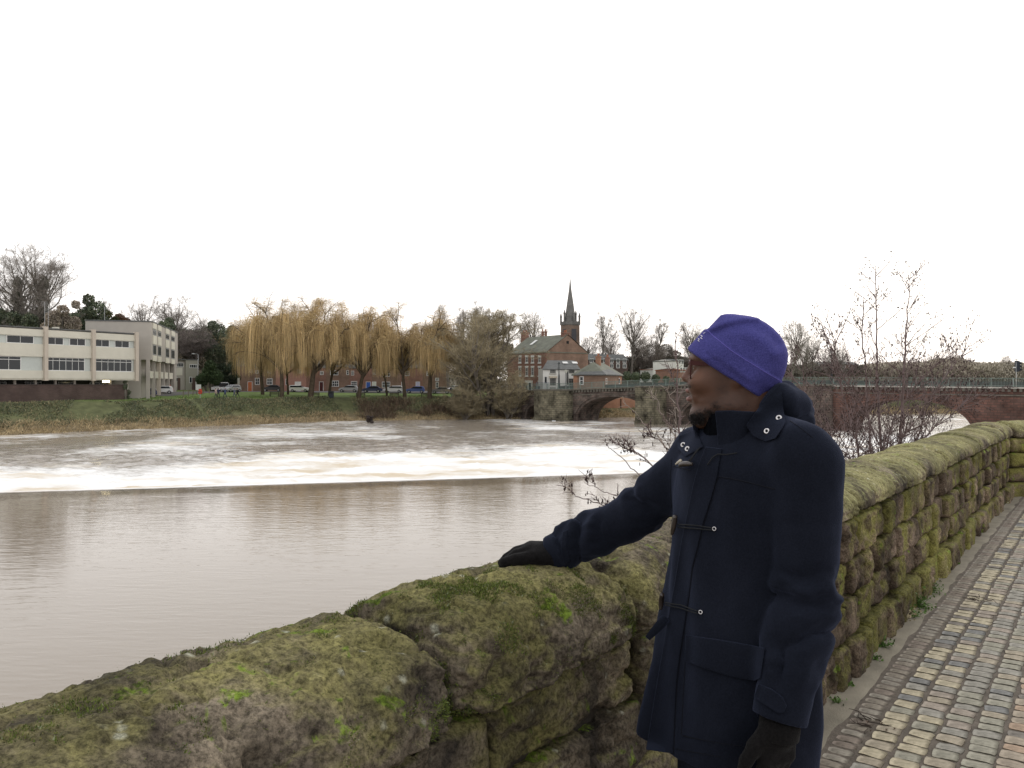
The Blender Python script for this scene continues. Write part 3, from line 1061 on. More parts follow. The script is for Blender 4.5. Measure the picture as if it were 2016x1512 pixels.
m_pale = simple('pale_cornice', (0.42, 0.40, 0.36, 1), 0.9, 0.25, 2)
bridge = thing('bridge', 'old red sandstone arch bridge with unequal arches crossing the river', 'bridge', (*BA, 0))
bang = math.atan2(BD[1], BD[0])
bridge.rotation_euler = (0, 0, bang)
def bl(V):        # world -> bridge local
    V = np.asarray(V) - np.array([*BA, 0])
    c_, s_ = math.cos(-bang), math.sin(-bang)
    return np.c_[V[:, 0] * c_ - V[:, 1] * s_, V[:, 0] * s_ + V[:, 1] * c_, V[:, 2]]
def spans(sa, sb, name, mat, w0=0.0, w1=-BW):
    ss = [sa, sb]
    for a, e, z0, ri in arches:
        th = np.linspace(0, np.pi, 41)
        ss += list((a + e) / 2 - (e - a) / 2 * np.cos(th) * 0.99999)
    ss += list(np.arange(sa, sb, 1.5))
    ss = np.array(sorted(x for x in set(np.round(ss, 4)) if sa <= x <= sb))
    V, F = [], []
    n = len(ss)
    bot = np.array([soffit(x) for x in ss])
    top = deck(ss)
    rows = [b_pt(ss, w0, bot), b_pt(ss, w0, top), b_pt(ss, w1, top), b_pt(ss, w1, bot)]
    V = np.concatenate(rows)
    i = np.arange(n - 1)
    for r in range(4):
        a, e = r * n, ((r + 1) % 4) * n
        F.append(np.stack([a + i, a + i + 1, e + i + 1, e + i], 1))
    F.append(np.array([[0, n, 2 * n, 3 * n], [n - 1, 4 * n - 1, 3 * n - 1, 2 * n - 1]]))
    link(name, make_mesh(name, bl(V), np.concatenate(F), None, False), mat, bridge)
s_mid = b_s(1585)
spans(-6, s_mid, 'span', m_bst)
spans(s_mid + 0.003, BL + 30, 'span', m_red)
# arch rings
for a, e, z0, ri in arches:
    th = np.linspace(0, np.pi, 34)
    sx = (a + e) / 2 - (e - a) / 2 * np.cos(th)
    for ring, (t0, t1, pr) in enumerate(((0.02, 0.42, 0.10), (0.46, 0.85, 0.20))):
        zi = np.array([z0 + ri * (max(0, 1 - abs((x - (a + e) / 2) / ((e - a) / 2)) ** 2.1) ** 0.46) for x in sx])
        P2 = np.c_[sx, zi]
        tn = np.gradient(P2, axis=0); tn /= np.linalg.norm(tn, axis=1)[:, None] + 1e-9
        nr = np.c_[-tn[:, 1], tn[:, 0]]
        inner = P2 + nr * t0; outer = P2 + nr * t1
        V = np.concatenate([b_pt(inner[:, 0], pr, inner[:, 1]), b_pt(outer[:, 0], pr, outer[:, 1]), b_pt(outer[:, 0], -0.3, outer[:, 1]), b_pt(inner[:, 0], -0.3, inner[:, 1])])
        n = len(sx); i = np.arange(n - 1); F = []
        for r in range(4):
            A_, E_ = r * n, ((r + 1) % 4) * n
            F.append(np.stack([A_ + i, A_ + i + 1, E_ + i + 1, E_ + i], 1))
        link('arch_ring', make_mesh('arch_ring', bl(V), np.concatenate(F), None, False), m_bst if a < s_mid else m_red, bridge)
# cutwaters: pointed towards us, standing in the river
def cutwater(sa, sb, proj, mat, top=None, label=None, blunt=0.5):
    m = (sa + sb) / 2; hw = (sb - sa) / 2
    out = [(sa, -0.2), (sb, -0.2), (sb, proj * 0.25), (m + hw * blunt, proj), (m - hw * blunt, proj), (sa, proj * 0.25)]
    V = []
    zt = deck(m) + 0.0 if top is None else top
    for z_, g in ((-8, 1.06), (-4.4, 1.04), (-4.3, 1.0), (zt, 1.0)):
        for a, w in out:
            V.append(b_pt(m + (a - m) * g, w * g if w > 0 else w, z_))
    V = np.array(V); n = 6; F = []
    for r in range(3):
        for k in range(n):
            F.append([r * n + k, r * n + (k + 1) % n, (r + 1) * n + (k + 1) % n, (r + 1) * n + k])
    o = link('cutwater', make_mesh('cutwater', bl(V), [np.array(F), np.arange(3 * n, 4 * n)[None, :]], None, False), mat, bridge)
    V2 = np.array([b_pt(m + (a - m) * 1.03, w * 1.03 + (0.05 if w > 0 else 0), z_) for z_ in (zt + 0.003, zt + 0.25) for a, w in out])
    F2 = [[k, (k + 1) % n, n + (k + 1) % n, n + k] for k in range(n)]
    link('pier_cap', make_mesh('pier_cap', bl(V2), [np.array(F2), np.arange(n, 2 * n)[None, :]], None, False), m_cop, bridge)
cutwater(b_s(1064), b_s(1128), 2.6, m_pier, blunt=0.85)
cutwater(b_s(1263), b_s(1312), 3.0, m_pier, blunt=0.75)
cutwater(b_s(1530), b_s(1640), 2.6, m_bst)
# cornice with dentils
for nm, w0, w1, z0, z1, mt, sa, sb in (('cornice', 0.02, 0.34, -0.02, 0.16, m_cop, -6, b_s(1400)), ('cornice', 0.02, 0.34, -0.02, 0.16, None, b_s(1400) + .01, BL + 28), ('string_course', 0.003, 0.14, -0.95, -0.80, m_cop, -6, BL + 28)):
    ss = np.linspace(sa, sb, 90)
    V = np.concatenate([b_pt(ss, w0 - 0.3, deck(ss) + z0), b_pt(ss, w1, deck(ss) + z0), b_pt(ss, w1, deck(ss) + z1), b_pt(ss, w0 - 0.3, deck(ss) + z1)])
    n = len(ss); i = np.arange(n - 1)
    F = np.concatenate([np.stack([r * n + i, r * n + i + 1, ((r + 1) % 4) * n + i + 1, ((r + 1) % 4) * n + i], 1) for r in range(4)])
    link(nm, make_mesh(nm, bl(V), F, None, False), mt or m_pale, bridge)
ss = np.linspace(-6, BL + 28, 120)
mb = MB()
for x in np.arange(6, BL + 20, 0.62):
    mb.add(bl(b_pt([x, x + .3, x + .3, x, x, x + .3, x + .3, x], [0, 0, .24, .24, 0, 0, .24, .24], deck(x) + np.array([-.42] * 4 + [-.025] * 4))), CUBE_F)
mb.build('dentil', m_cop, bridge, kind='stuff')
n = len(ss); i = np.arange(n - 1)
V = np.concatenate([b_pt(ss, -BW + 0.3, deck(ss) + 0.02), b_pt(ss, -BW + 0.3, deck(ss) + 0.85), b_pt(ss, -BW, deck(ss) + 0.85), b_pt(ss, -BW, deck(ss) + 0.02)])
F = np.concatenate([np.stack([r * n + i, r * n + i + 1, ((r + 1) % 4) * n + i + 1, ((r + 1) % 4) * n + i], 1) for r in range(4)])
link('parapet', make_mesh('parapet', bl(V), F, None, False), simple('dark_parapet', (0.06, 0.065, 0.062, 1), 0.9, 0.3, 1), bridge)
mb = MB()
m_rail = simple('painted_railing', (0.17, 0.215, 0.19, 1), 0.6, 0.2, 3)
for x in np.arange(-5, BL + 26, 0.16):
    post = abs((x + 5) % 2.4) < 0.16
    r = 0.045 if post else 0.014
    mb.add(bl(b_pt([x - r, x + r, x + r, x - r] * 2, [0.05 - r, 0.05 - r, 0.05 + r, 0.05 + r] * 2, deck(x) + np.array([0.17] * 4 + [1.30 if post else 1.22] * 4))), CUBE_F)
for h in (0.28, 1.22):
    V = np.concatenate([b_pt(ss, 0.02, deck(ss) + h), b_pt(ss, 0.08, deck(ss) + h), b_pt(ss, 0.08, deck(ss) + h + .06), b_pt(ss, 0.02, deck(ss) + h + .06)])
    mb.add(bl(V), F)
mb.build('railing', m_rail, bridge)

# =================================================================== GENERIC BUILDING PIECES
m_frame = simple('white_joinery', (0.70, 0.70, 0.68, 1), 0.55, 0.08, 3)
m_glass = glass_mat()
m_dark = simple('dark_void', (0.02, 0.02, 0.02, 1), 0.9, 0.2, 3)
m_slate = simple('slate_roof', (0.115, 0.118, 0.115, 1), 0.75, 0.3, 1.2, bump=0.3, bscale=4)
m_slate_g = simple('mossy_slate_roof', (0.145, 0.150, 0.118, 1), 0.8, 0.3, 0.9, bump=0.3, bscale=4)
m_conc = simple('cream_concrete', (0.60, 0.575, 0.49, 1), 0.85, 0.06, 0.8, bump=0.1, bscale=5)
m_rend = simple('tan_render', (0.40, 0.37, 0.33, 1), 0.9, 0.06, 0.7)
m_pink = simple('pinkish_concrete', (0.50, 0.44, 0.37, 1), 0.9, 0.08, 0.8)
m_brk = brick_mat('red_brick', (0.25, 0.115, 0.085), (0.20, 0.10, 0.078), (0.24, 0.19, 0.15), 0.46, 0.15, 0.9, 0.25, 0.6)
m_brk2 = brick_mat('brown_brick', (0.235, 0.145, 0.105), (0.19, 0.12, 0.09), (0.2, 0.16, 0.12), 0.46, 0.15, 0.9, 0.3, 0.5)
m_brk3 = brick_mat('dark_brown_brick', (0.095, 0.062, 0.055), (0.075, 0.05, 0.045), (0.09, 0.075, 0.065), 0.46, 0.15, 0.9, 0.3, 0.5)

class Facade:
    """local frame: x along the front from A to B, y = depth away from the viewer, z up; root object carries it"""
    def __init__(self, root, A, B, z0):
        self.A = np.array(A[:2], float); B = np.array(B[:2], float)
        self.L = np.linalg.norm(B - self.A)
        self.d = (B - self.A) / self.L
        self.back = np.array([-self.d[1], self.d[0]])
        if self.back @ self.A < 0: self.back = -self.back
        self.z0 = z0
        self.root = root
        root.location = (*self.A, z0)
        self.ang = math.atan2(self.d[1], self.d[0])
        root.rotation_euler = (0, 0, self.ang)
        self.flip = -1 if self.back @ np.array([-self.d[1], self.d[0]]) < 0 else 1
    def u(self, px, off=0.0):
        k = (px - 1008) / FPX
        a = self.A + self.back * off
        return (a[0] - k * a[1]) / (k * self.d[1] - self.d[0])
    def depth(self, px, off=0.0):
        return self.A[1] + self.back[1] * off + self.d[1] * self.u(px, off)
    def z(self, px, py, off=0.0):
        return EYE - (py - 756) / FPX * self.depth(px, off) - self.z0
    def box(self, mb, u0, u1, v0, v1, z0, z1, c=None):
        """v = depth behind the front (negative: proud of it)"""
        if u0 > u1: u0, u1 = u1, u0
        return mb.box(u0, u1, v0 * self.flip if self.flip > 0 else -v1, v1 if self.flip > 0 else -v0, z0, z1, c)
    def part(self, name, mat, u0, u1, v0, v1, z0, z1, parent=None, kind=None):
        mb = MB(); self.box(mb, u0, u1, v0, v1, z0, z1)
        return mb.build(name, mat, parent or self.root, kind=kind)

def window(f, u0, u1, z0, z1, nx=1, nz=1, off=0.0, fw=0.07, parent=None, mat=None, glass=None, sill=False, lintel=None, curtain=False):
    """frame proud of the wall with a pane set back in it and glazing bars"""
    if u0 > u1: u0, u1 = u1, u0
    if z0 > z1: z0, z1 = z1, z0
    mb = MB()
    o = off
    f.box(mb, u0, u1, o - 0.06, o + 0.02, z0, z0 + fw); f.box(mb, u0, u1, o - 0.06, o + 0.02, z1 - fw, z1)
    f.box(mb, u0, u0 + fw, o - 0.06, o + 0.02, z0 + fw, z1 - fw); f.box(mb, u1 - fw, u1, o - 0.06, o + 0.02, z0 + fw, z1 - fw)
    b = fw * 0.55
    for k in range(1, nx):
        x = u0 + (u1 - u0) * k / nx
        f.box(mb, x - b / 2, x + b / 2, o - 0.05, o + 0.02, z0 + fw, z1 - fw)
    for k in range(1, nz):
        z = z0 + (z1 - z0) * k / nz
        f.box(mb, u0 + fw, u1 - fw, o - 0.045, o + 0.02, z - b / 2, z + b / 2)
    w = mb.build('window', mat or m_frame, parent or f.root)
    mb = MB(); f.box(mb, u0 + fw * .9, u1 - fw * .9, o - 0.02, o + 0.01, z0 + fw * .9, z1 - fw * .9)
    mb.build('pane', glass or m_glass, w)
    if curtain:
        mb = MB(); k = u0 + (u1 - u0) * 0.72
        f.box(mb, k, u1 - fw, o - 0.025, o - 0.005, z0 + fw, z1 - fw)
        mb.build('curtain', simple('net_curtain', (0.42, 0.44, 0.42, 1), 0.9), w)
    if sill:
        mb = MB(); f.box(mb, u0 - 0.12, u1 + 0.12, o - 0.14, o + 0.02, z0 - 0.24, z0 - 0.01)
        mb.build('sill', m_frame, w)
    if lintel:
        mb = MB(); f.box(mb, u0 - 0.15, u1 + 0.15, o - 0.09, o + 0.02, z1 + 0.01, z1 + lintel)
        mb.build('lintel', m_frame, w)
    return w
def winpx(f, x0, y0, x1, y1, off=0.0, **k):
    return window(f, f.u(x0, off), f.u(x1, off), f.z(x0, y1, off), f.z(x0, y0, off), off=off, **k)
def door(f, u0, u1, z1, mat, off=0.0, z0=0.0):
    d = f.part('door', mat, u0, u1, off - 0.05, off + 0.02, z0, z1)
    mb = MB()
    f.box(mb, u0 - .08, u0, off - .07, off + .02, z0, z1 + .08); f.box(mb, u1, u1 + .08, off - .07, off + .02, z0, z1 + .08); f.box(mb, u0, u1, off - .07, off + .02, z1, z1 + .08)
    mb.build('frame', m_frame, d)
    return d
def gable_roof(f, u0, u1, v0, v1, ze, zr, mat, axis='u', over=0.25, hip=0.0, th=0.18, name='roof'):
    """ridge along u (axis 'u') or along v; hip = length of the sloping ends"""
    if u0 > u1: u0, u1 = u1, u0
    u0 -= over; u1 += over; v0 -= over; v1 += over
    if axis == 'u':
        m = (v0 + v1) / 2
        top = [(u0 + hip, m), (u1 - hip, m)]
    else:
        m = (u0 + u1) / 2
        top = [(m, v0 + hip), (m, v1 - hip)]
    b = [(u0, v0), (u1, v0), (u1, v1), (u0, v1)]
    V = [(x, y * f.flip, ze) for x, y in b] + [(x, y * f.flip, zr) for x, y in top]
    V += [(x, y, z - th) for x, y, z in V[:4]]
    if axis == 'u':
        q = [[0, 1, 5, 4], [2, 3, 4, 5]]; t = [[1, 2, 5], [3, 0, 4]]
    else:
        q = [[1, 2, 5, 4], [3, 0, 4, 5]]; t = [[0, 1, 4], [2, 3, 5]]
    q += [[6, 7, 1, 0], [7, 8, 2, 1], [8, 9, 3, 2], [9, 6, 0, 3], [9, 8, 7, 6]]
    return link(name, make_mesh(name, np.array(V, float), [np.array(q)] + ([np.array(t)] if hip else []), None, False), mat, f.root)
def gable_wall(f, u0, u1, v0, v1, ze, zr, mat, axis='u'):
    """wall body with its gable triangles"""
    mb = MB()
    if axis == 'u':
        m = (v0 + v1) / 2
        for (ua) in ((u0, u1),):
            o = [(v0, -3.0), (v1, -3.0), (v1, ze), (m, zr), (v0, ze)]
            V = [(ua[0], y * f.flip, z) for y, z in o] + [(ua[1], y * f.flip, z) for y, z in o]
    else:
        m = (u0 + u1) / 2
        o = [(u0, -3.0), (u1, -3.0), (u1, ze), (m, zr), (u0, ze)]
        V = [(x, v0 * f.flip, z) for x, z in o] + [(x, v1 * f.flip, z) for x, z in o]
    sd = [[k, (k + 1) % 5, 5 + (k + 1) % 5, 5 + k] for k in range(5)]
    return link('wall', make_mesh('wall', np.array(V, float), [np.array(sd), np.array([[4, 3, 2, 1, 0], [5, 6, 7, 8, 9]])], None, False), mat, f.root)
def chimney(f, u, v, z0, z1, w=0.55, d=0.8, mat=None, pots=2, parent=None):
    mb = MB()
    f.box(mb, u - w, u + w, v - d / 2, v + d / 2, z0, z1); f.box(mb, u - w - .08, u + w + .08, v - d / 2 - .08, v + d / 2 + .08, z1, z1 + 0.16)
    c = mb.build('chimney', mat or m_brk, parent or f.root)
    for k in range(pots):
        x = u - w * 0.6 + 1.2 * w * (k / max(1, pots - 1) if pots > 1 else .5)
        mb = MB(); mb.tube([(x, v * f.flip, z1 + .16), (x, v * f.flip, z1 + .7)], [0.15, 0.12], 8)
        mb.build('chimney_pot', simple('terracotta', (0.30, 0.13, 0.08, 1), 0.85), c)
    return c

# =================================================================== CONCRETE RIVERSIDE FLATS (left)
a, b = P(-120, 756, 101.5), P(268, 756, 128)
A0, B0 = P(0, 756, 110), P(268, 756, 128)
dv = (B0 - A0)[:2]; dv /= np.linalg.norm(dv)
A = A0[:2] - dv * 9.5
t1 = thing('flats', 'long low cream concrete building with ribbon windows raised over a brick wall', 'building')
f = Facade(t1, A, B0[:2], 0.0)
zt, zb = f.z(268, 657.5), f.z(268, 745.7)
uS = [0.0, f.u(89), f.u(183), f.L]
gaps = [(0, uS[1]), (uS[1], uS[2]), (uS[2], uS[3])]
# horizontal bands
H = [f.z(183, y) for y in (745.8, 731.0, 705.5, 682.0, 667.5, 655.0)]
f.part('wall', m_rend, 0.1, f.L - 0.1, 0.30, 12, zb + 0.1, zt - 0.1)
for (a_, b_) in gaps:
    for z0, z1, nm in ((H[0], H[1], 'spandrel_panel'), (H[2], H[3], 'spandrel_panel'), (H[4], H[5], 'fascia_panel')):
        f.part(nm, m_conc, a_ + 0.25, b_ - 0.25, 0.0, 0.32, z0, z1)
f.part('roof', m_slate, 0, f.L, 0.05, 12.2, zt - 0.05, zt + 0.12)
for u in uS + [f.L]:
    pass
for u in (uS[1], uS[2], uS[3]):
    f.part('pillar', m_pink, u - 0.26, u + 0.26, -0.35, 0.4, zb - 0.35, zt + 0.28)
f.part('floor_slab', m_conc, 0.1, f.L, 0.1, 12, zb - 0.25, zb + 0.05)
for (a_, b_), lower, upper in zip(gaps, ((0.1, 0.80, 7, True), (0.0, 0.86, 6, True), (0.12, 0.95, 6, True)), (3, 2, 2)):
    w_ = b_ - a_ - 0.5
    window(f, a_ + 0.25 + w_ * lower[0] * 0.3, a_ + 0.25 + w_ * lower[1], H[1], H[2], lower[2], 1, 0.22, 0.10)
    wn_ = window(f, a_ + 0.25 + w_ * lower[0] * 0.3, a_ + 0.25 + w_ * lower[1], H[1] + (H[2] - H[1]) * 0.74, H[2] - 0.02, lower[2], 1, 0.19, 0.07)
    f.part('blind', simple('pale_blind', (0.50, 0.53, 0.50, 1), 0.9, 0.05), a_ + 0.27 + w_ * lower[1], b_ - 0.3, 0.22, 0.30, H[1], H[2])
    for k in range(upper):
        x0 = a_ + 0.3 + w_ * k / upper; x1 = a_ + 0.3 + w_ * (k + 0.74) / upper
        window(f, x0, x1, H[3], H[4], 2, 1, 0.22, 0.09)
        f.part('blind', MATS['pale_blind'], x1 + 0.02, a_ + 0.28 + w_ * (k + 1) / upper, 0.22, 0.30, H[3], H[4])
zg = -0.75
for k in range(11):
    u = 0.6 + k * (f.L - 1.2) / 10
    f.part('column', m_rend, u - 0.14, u + 0.14, 1.3, 1.6, zg - 1, zb - 0.25)
f.part('ground_floor_wall', simple('undercroft_shade', (0.06, 0.06, 0.055, 1), 0.9), 0, f.L, 6.0, 6.3, zg - 1, zb - 0.25)  # near-black colour paints the undercroft's shadow onto its back wall
for k in range(6):
    u = 1 + k * f.L / 6
    window(f, u, u + 2.4, zb - 1.8, zb - 0.5, 3, 1, 5.98, 0.07)
ceil_lamp = f.part('ceiling_lamp', None, f.u(204, 0.6), f.u(214.5, 0.6), 0.4, 0.9, zb - 0.62, zb - 0.27)
lm, lns, lls, lb = new_mat('lit_lamp')
lb.inputs['Emission Color'].default_value = (1.0, 0.83, 0.45, 1)
lb.inputs['Emission Strength'].default_value = 6.0
ceil_lamp.data.materials.append(lm)
for k, (px, h) in enumerate(((88, 8.0), (95, 6.2), (-20, 3))):
    mb = MB(); u = f.u(px, 1.5)
    mb.tube([(u, 1.5 * f.flip, zt), (u, 1.5 * f.flip, zt + h * 0.5)], 0.04, 6)
    for j in range(4):
        mb.tube([(u - 0.5, 1.5 * f.flip, zt + h * 0.5 - 0.2 * j), (u + 0.5, 1.5 * f.flip, zt + h * 0.5 - 0.2 * j)], 0.02, 4)
    mb.build('antenna', simple('aerial_metal', (0.3, 0.3, 0.3, 1), 0.5), t1)
f.part('vent', m_conc, f.u(106, 2), f.u(113, 2), 1.5, 2.5, zt + 0.1, zt + 0.45)

t2 = thing('brick_wall', 'long dark brown brick garden wall under the raised concrete building', 'wall')
g = Facade(t2, A - dv * 1.0 + f.back * 0.5, B0[:2] - dv * 1.2 + f.back * 0.5, -0.8)
g.part('wall', m_brk3, 0, g.L, 0, 0.35, -1.0, EYE - (757.3 - 756) / FPX * 111 + 0.8)
g.part('coping', simple('coping_brick', (0.07, 0.055, 0.05, 1), 0.9), -0.05, g.L + 0.05, -0.05, 0.40, g.z(120, 757.6) - 0.03, g.z(120, 757.6) + 0.08)

# four-storey tan block with its receding gallery side
C0 = P(298, 756, 132)[:2]
e1 = np.array([-0.26, 0.966]); e2 = np.array([-0.966, -0.26])
t3 = thing('apartment_block', 'tall tan rendered apartment block with panelled side windows behind the low concrete building', 'building')
f3 = Facade(t3, C0 + e2 * 9.9, C0, 0.0)
ztop = f3.z(298, 634)
zov = f3.z(290, 708)
f3.part('wall', m_rend, 0, f3.L, 0, 30, zov, ztop)
f3.part('roof', m_slate, -0.1, f3.L + 0.1, -0.1, 30.1, ztop, ztop + 0.2)
f3.part('lower_wall', m_rend, 0, f3.u(277), 0.02, 30, -1.5, zov)
side = Facade(bpy.data.objects.new('tmp', None), C0, C0 + e1 * 30, 0.0)
def side_part(name, mat, u0, u1, v0, v1, z0, z1, parent=None):
    """pieces on the receding side, expressed in the block's own frame (x = L - v, y = u)"""
    mb = MB(); f3.box(mb, f3.L - v1, f3.L - v0, u0, u1, z0, z1)
    return mb.build(name, mat, parent or t3)
bays = [(1.2, 4.6), (6.0, 9.6), (14.5, 18.6), (21.0, 25.5)]
sz = lambda px, py: side.z(px, py)
lv = [(634, 645), (645, 662.5), (662.5, 680), (680, 701), (701, 714)]   # at px 302: panel, window, panel, window, panel
zl = [sz(304, y) for y in (637, 648, 661, 678, 700, 711)]
for (a_, b_) in bays:
    for z0, z1 in ((zl[1], zl[0]), (zl[3], zl[2]), (zl[5], zl[4])):
        side_part('panel', m_conc, a_, b_, -0.12, 0.05, z0, z1)
    for z0, z1 in ((zl[2], zl[1]), (zl[4], zl[3])):
        w_ = side_part('window', simple('grey_joinery', (0.26, 0.26, 0.25, 1), 0.7), a_ + .1, b_ - .1, -0.05, 0.03, z0 + .04, z1 - .04)
        side_part('pane', glass_mat('reflective_glass', (0.09, 0.095, 0.095), 0.15), a_ + .35, b_ - .35, -0.08, 0.0, z0 + .25, z1 - .25, w_)
# open galleries and garages underneath, set back from the face
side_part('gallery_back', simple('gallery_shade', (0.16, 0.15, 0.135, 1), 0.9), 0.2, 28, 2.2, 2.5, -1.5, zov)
zc1, zc2 = sz(290, 729.5), sz(290, 744)
for k, u in enumerate((0.15, 5.2, 10.2, 15.4, 21, 27)):
    side_part('column', m_pink if k == 2 else m_rend, u - 0.25, u + (0.25 if k != 2 else 0.9), 0.25, 0.8, -1.5, zov - 0.003)
    if k < 5:
        side_part('balcony_panel', m_conc, u + (0.28 if k != 2 else 0.95), (5.2, 10.2, 15.4, 21, 27)[k] - 0.28, 0.45, 0.6, zc2, zc1)
        side_part('garage_door', simple('garage_brown', (0.10, 0.08, 0.065, 1), 0.8), u + 0.3, u + 2.6, 1.9, 2.1, -1.5, zc2 - 0.1)
f3.part('end_wall', m_rend, f3.L - 2.4, f3.L - 0.2, 27.0, 30, -1.5, zov - .003)
mb = MB(); mb.tube([(2.2, 3 * f3.flip, ztop), (2.2, 3 * f3.flip, ztop + 2.6)], 0.05, 6)
mb.build('antenna', MATS['aerial_metal'], t3)

# small two-storey houses past the block
t4 = thing('flat_roofed_house', 'small tan flat-roofed two-storey house beside the street lamp', 'house')
f4 = Facade(t4, P(343, 756, 168)[:2], P(390, 756, 172)[:2], -0.6)
f4.part('wall', m_rend, 0, f4.u(366), 0.5, 9, -1, f4.z(350, 708)); f4.part('wall', simple('olive_render', (0.30, 0.29, 0.24, 1), 0.9, 0.08), f4.u(366), f4.L, 0, 9, -1, f4.z(380, 709))
f4.part('roof', m_slate, -0.1, f4.L + .1, -0.1, 9.1, f4.z(380, 709), f4.z(380, 707.6))
winpx(f4, 348, 714, 361, 722.5, off=0.5, nx=4, fw=.09); winpx(f4, 373, 717, 388, 724.5, nx=4, fw=.09)
f4.part('panel', m_conc, f4.u(345), f4.u(361), 0.4, 0.5, f4.z(350, 739), f4.z(350, 724))
winpx(f4, 345, 743, 350, 751, off=0.5, fw=.09)
f4.part('door', simple('brown_door', (0.10, 0.065, 0.055, 1), 0.7), f4.u(351.5), f4.u(357), 0.42, 0.5, -.5, f4.z(352, 744))
f4.part('door', MATS['brown_door'], f4.u(378), f4.u(384.5), -0.08, 0.02, -.5, f4.z(380, 744))
f4.part('door_frame', m_frame, f4.u(384.5), f4.u(386), -0.12, 0.02, -.5, f4.z(380, 743)); winpx(f4, 372.5, 742, 378, 754, fw=.09)
f4.part('panel', m_conc, f4.u(344.5), f4.u(350.5), 0.4, 0.5, f4.z(350, 763), f4.z(350, 752))

# =================================================================== BRICK TERRACE BEHIND THE WILLOWS
def base_z(px, d): return gz((px - 1008) / FPX * d, d)
terr = [  # px0, px1, label, brick, [windows (x0,y0,x1,y1,nx)], door(px, colour)
 (466, 500, 'leftmost brick terrace house, with an orange door', m_brk2, [(468, 745, 472, 757, 1), (500 - 9, 727, 498, 733, 2)], (488, 496, (0.42, 0.13, 0.05))),
 (500, 543, 'brick terrace house with a round-topped window and a small-paned bow window', m_brk2, [(502, 744, 511, 757.5, 2), (525, 745, 536.5, 757.5, 4), (503, 729, 509, 735, 2), (527, 729, 535, 735, 2)], None),
 (543, 603, 'pinkish brick terrace house with a white arched garage door', simple('pink_brick', (0.36, 0.20, 0.155, 1), 0.9, 0.15), [(562, 746, 567, 758, 1), (585, 727, 593, 735, 2)], (581, 592, (0.66, 0.66, 0.64))),
 (603, 642, 'dark brick terrace house with a maroon door behind the leaning willow trunk', m_brk, [(612, 747, 618, 757, 2), (630, 731, 637, 738, 2)], (629, 636, (0.06, 0.015, 0.015))),
 (642, 688, 'brick terrace house with two white three-light casements', m_brk2, [(650, 749.5, 667, 761, 4), (650, 729, 666, 738.5, 2), (690 - 8, 729, 687, 738, 1)], None),
 (688, 732, 'brick terrace house with a bright blue front door', m_brk, [(691, 750.5, 703, 760.5, 3), (691, 730, 697, 739, 2)], (721, 729, (0.04, 0.10, 0.36))),
 (732, 788, 'brick terrace house with a white door and a wide white casement', m_brk2, [(752, 751.5, 768, 763, 4), (752, 730.5, 768, 741, 3), (734, 728, 741, 737, 2)], (733, 740, (0.55, 0.57, 0.50))),
 (788, 832, 'brick terrace house with a lavender front door', m_brk, [(790, 752, 797, 763, 1), (797, 731, 806, 740, 2)], (819, 826, (0.40, 0.38, 0.52))),
 (832, 880, 'last brick terrace house at the right end of the row, with white bay trim', m_brk2, [(857, 744, 864, 750, 2), (858, 752, 863, 764, 1), (840, 731, 849, 740, 2)], None)]
TA, TB = P(466, 756, 171), P(880, 756, 186)
for (x0, x1, lab, mt, wins, dr) in terr:
    d_ = (TB - TA)[:2]
    def at(px):
        k = (px - 1008) / FPX
        s_ = (TA[0] - k * TA[1]) / (k * d_[1] - d_[0])
        return TA[:2] + d_ * s_
    a_, b_ = at(x0), at(x1)
    tt = thing('terraced_house', lab, 'house', group='brick terrace houses behind the willows')
    ff = Facade(tt, a_, b_, gz(*a_) - 0.1)
    hh = 5.3 + 0.25 * math.sin(x0)
    gable_wall(ff, 0.004, ff.L - 0.004, 0, 8, hh, hh + 3.0, mt)
    rf = gable_roof(ff, 0, ff.L, 0, 8, hh + .02, hh + 3.15, m_slate, over=0.0)
    chimney(ff, ff.L - 0.9, 4, hh + 2.2, hh + 4.2, 0.45, 0.8, pots=3, parent=rf)
    for (a1, y0, a2, y1, nx) in wins:
        winpx(ff, a1, y0, a2, y1, nx=nx, nz=2, fw=.10)
    if dr:
        door(ff, ff.u(dr[0]), ff.u(dr[1]), 2.15, simple('door_%d' % x0, (*dr[2], 1), 0.5))
    if x0 == 543:
        pass

# =================================================================== THREE-STOREY BRICK HOUSE, CHURCH, PUB, LODGE
t5 = thing('brick_house', 'tall three-storey red brick house with white lintels and a big plain gable end', 'house')
Cn = P(1076, 756, 160)[:2]
e_g = np.array([6.0, 4.1]) / 7.267; e_f = np.array([-4.1, 6.0]) / 7.267
zb5 = gz(*Cn)
f5 = Facade(t5, Cn + e_f * 14.0, Cn, zb5)          # street front (receding to the left)
f5.back = e_g; f5.flip = 1 if f5.back @ np.array([-f5.d[1], f5.d[0]]) > 0 else -1
g5 = Facade(bpy.data.objects.new('tmp', None), Cn, Cn + e_g * 10.8, zb5)
ze5, zr5 = g5.z(1076, 693), g5.z(1108, 659)
wv = gable_wall(f5, 0, f5.L, 0, 10.8, ze5, zr5, m_brk2)
f5.part('front_wall', m_brk, 0.01, f5.L - 0.01, -0.03, 0.1, -1, ze5 - 0.12)
rf5 = gable_roof(f5, 0, f5.L, 0, 10.8, ze5 + .05, zr5 + .15, m_slate_g, over=0.12)
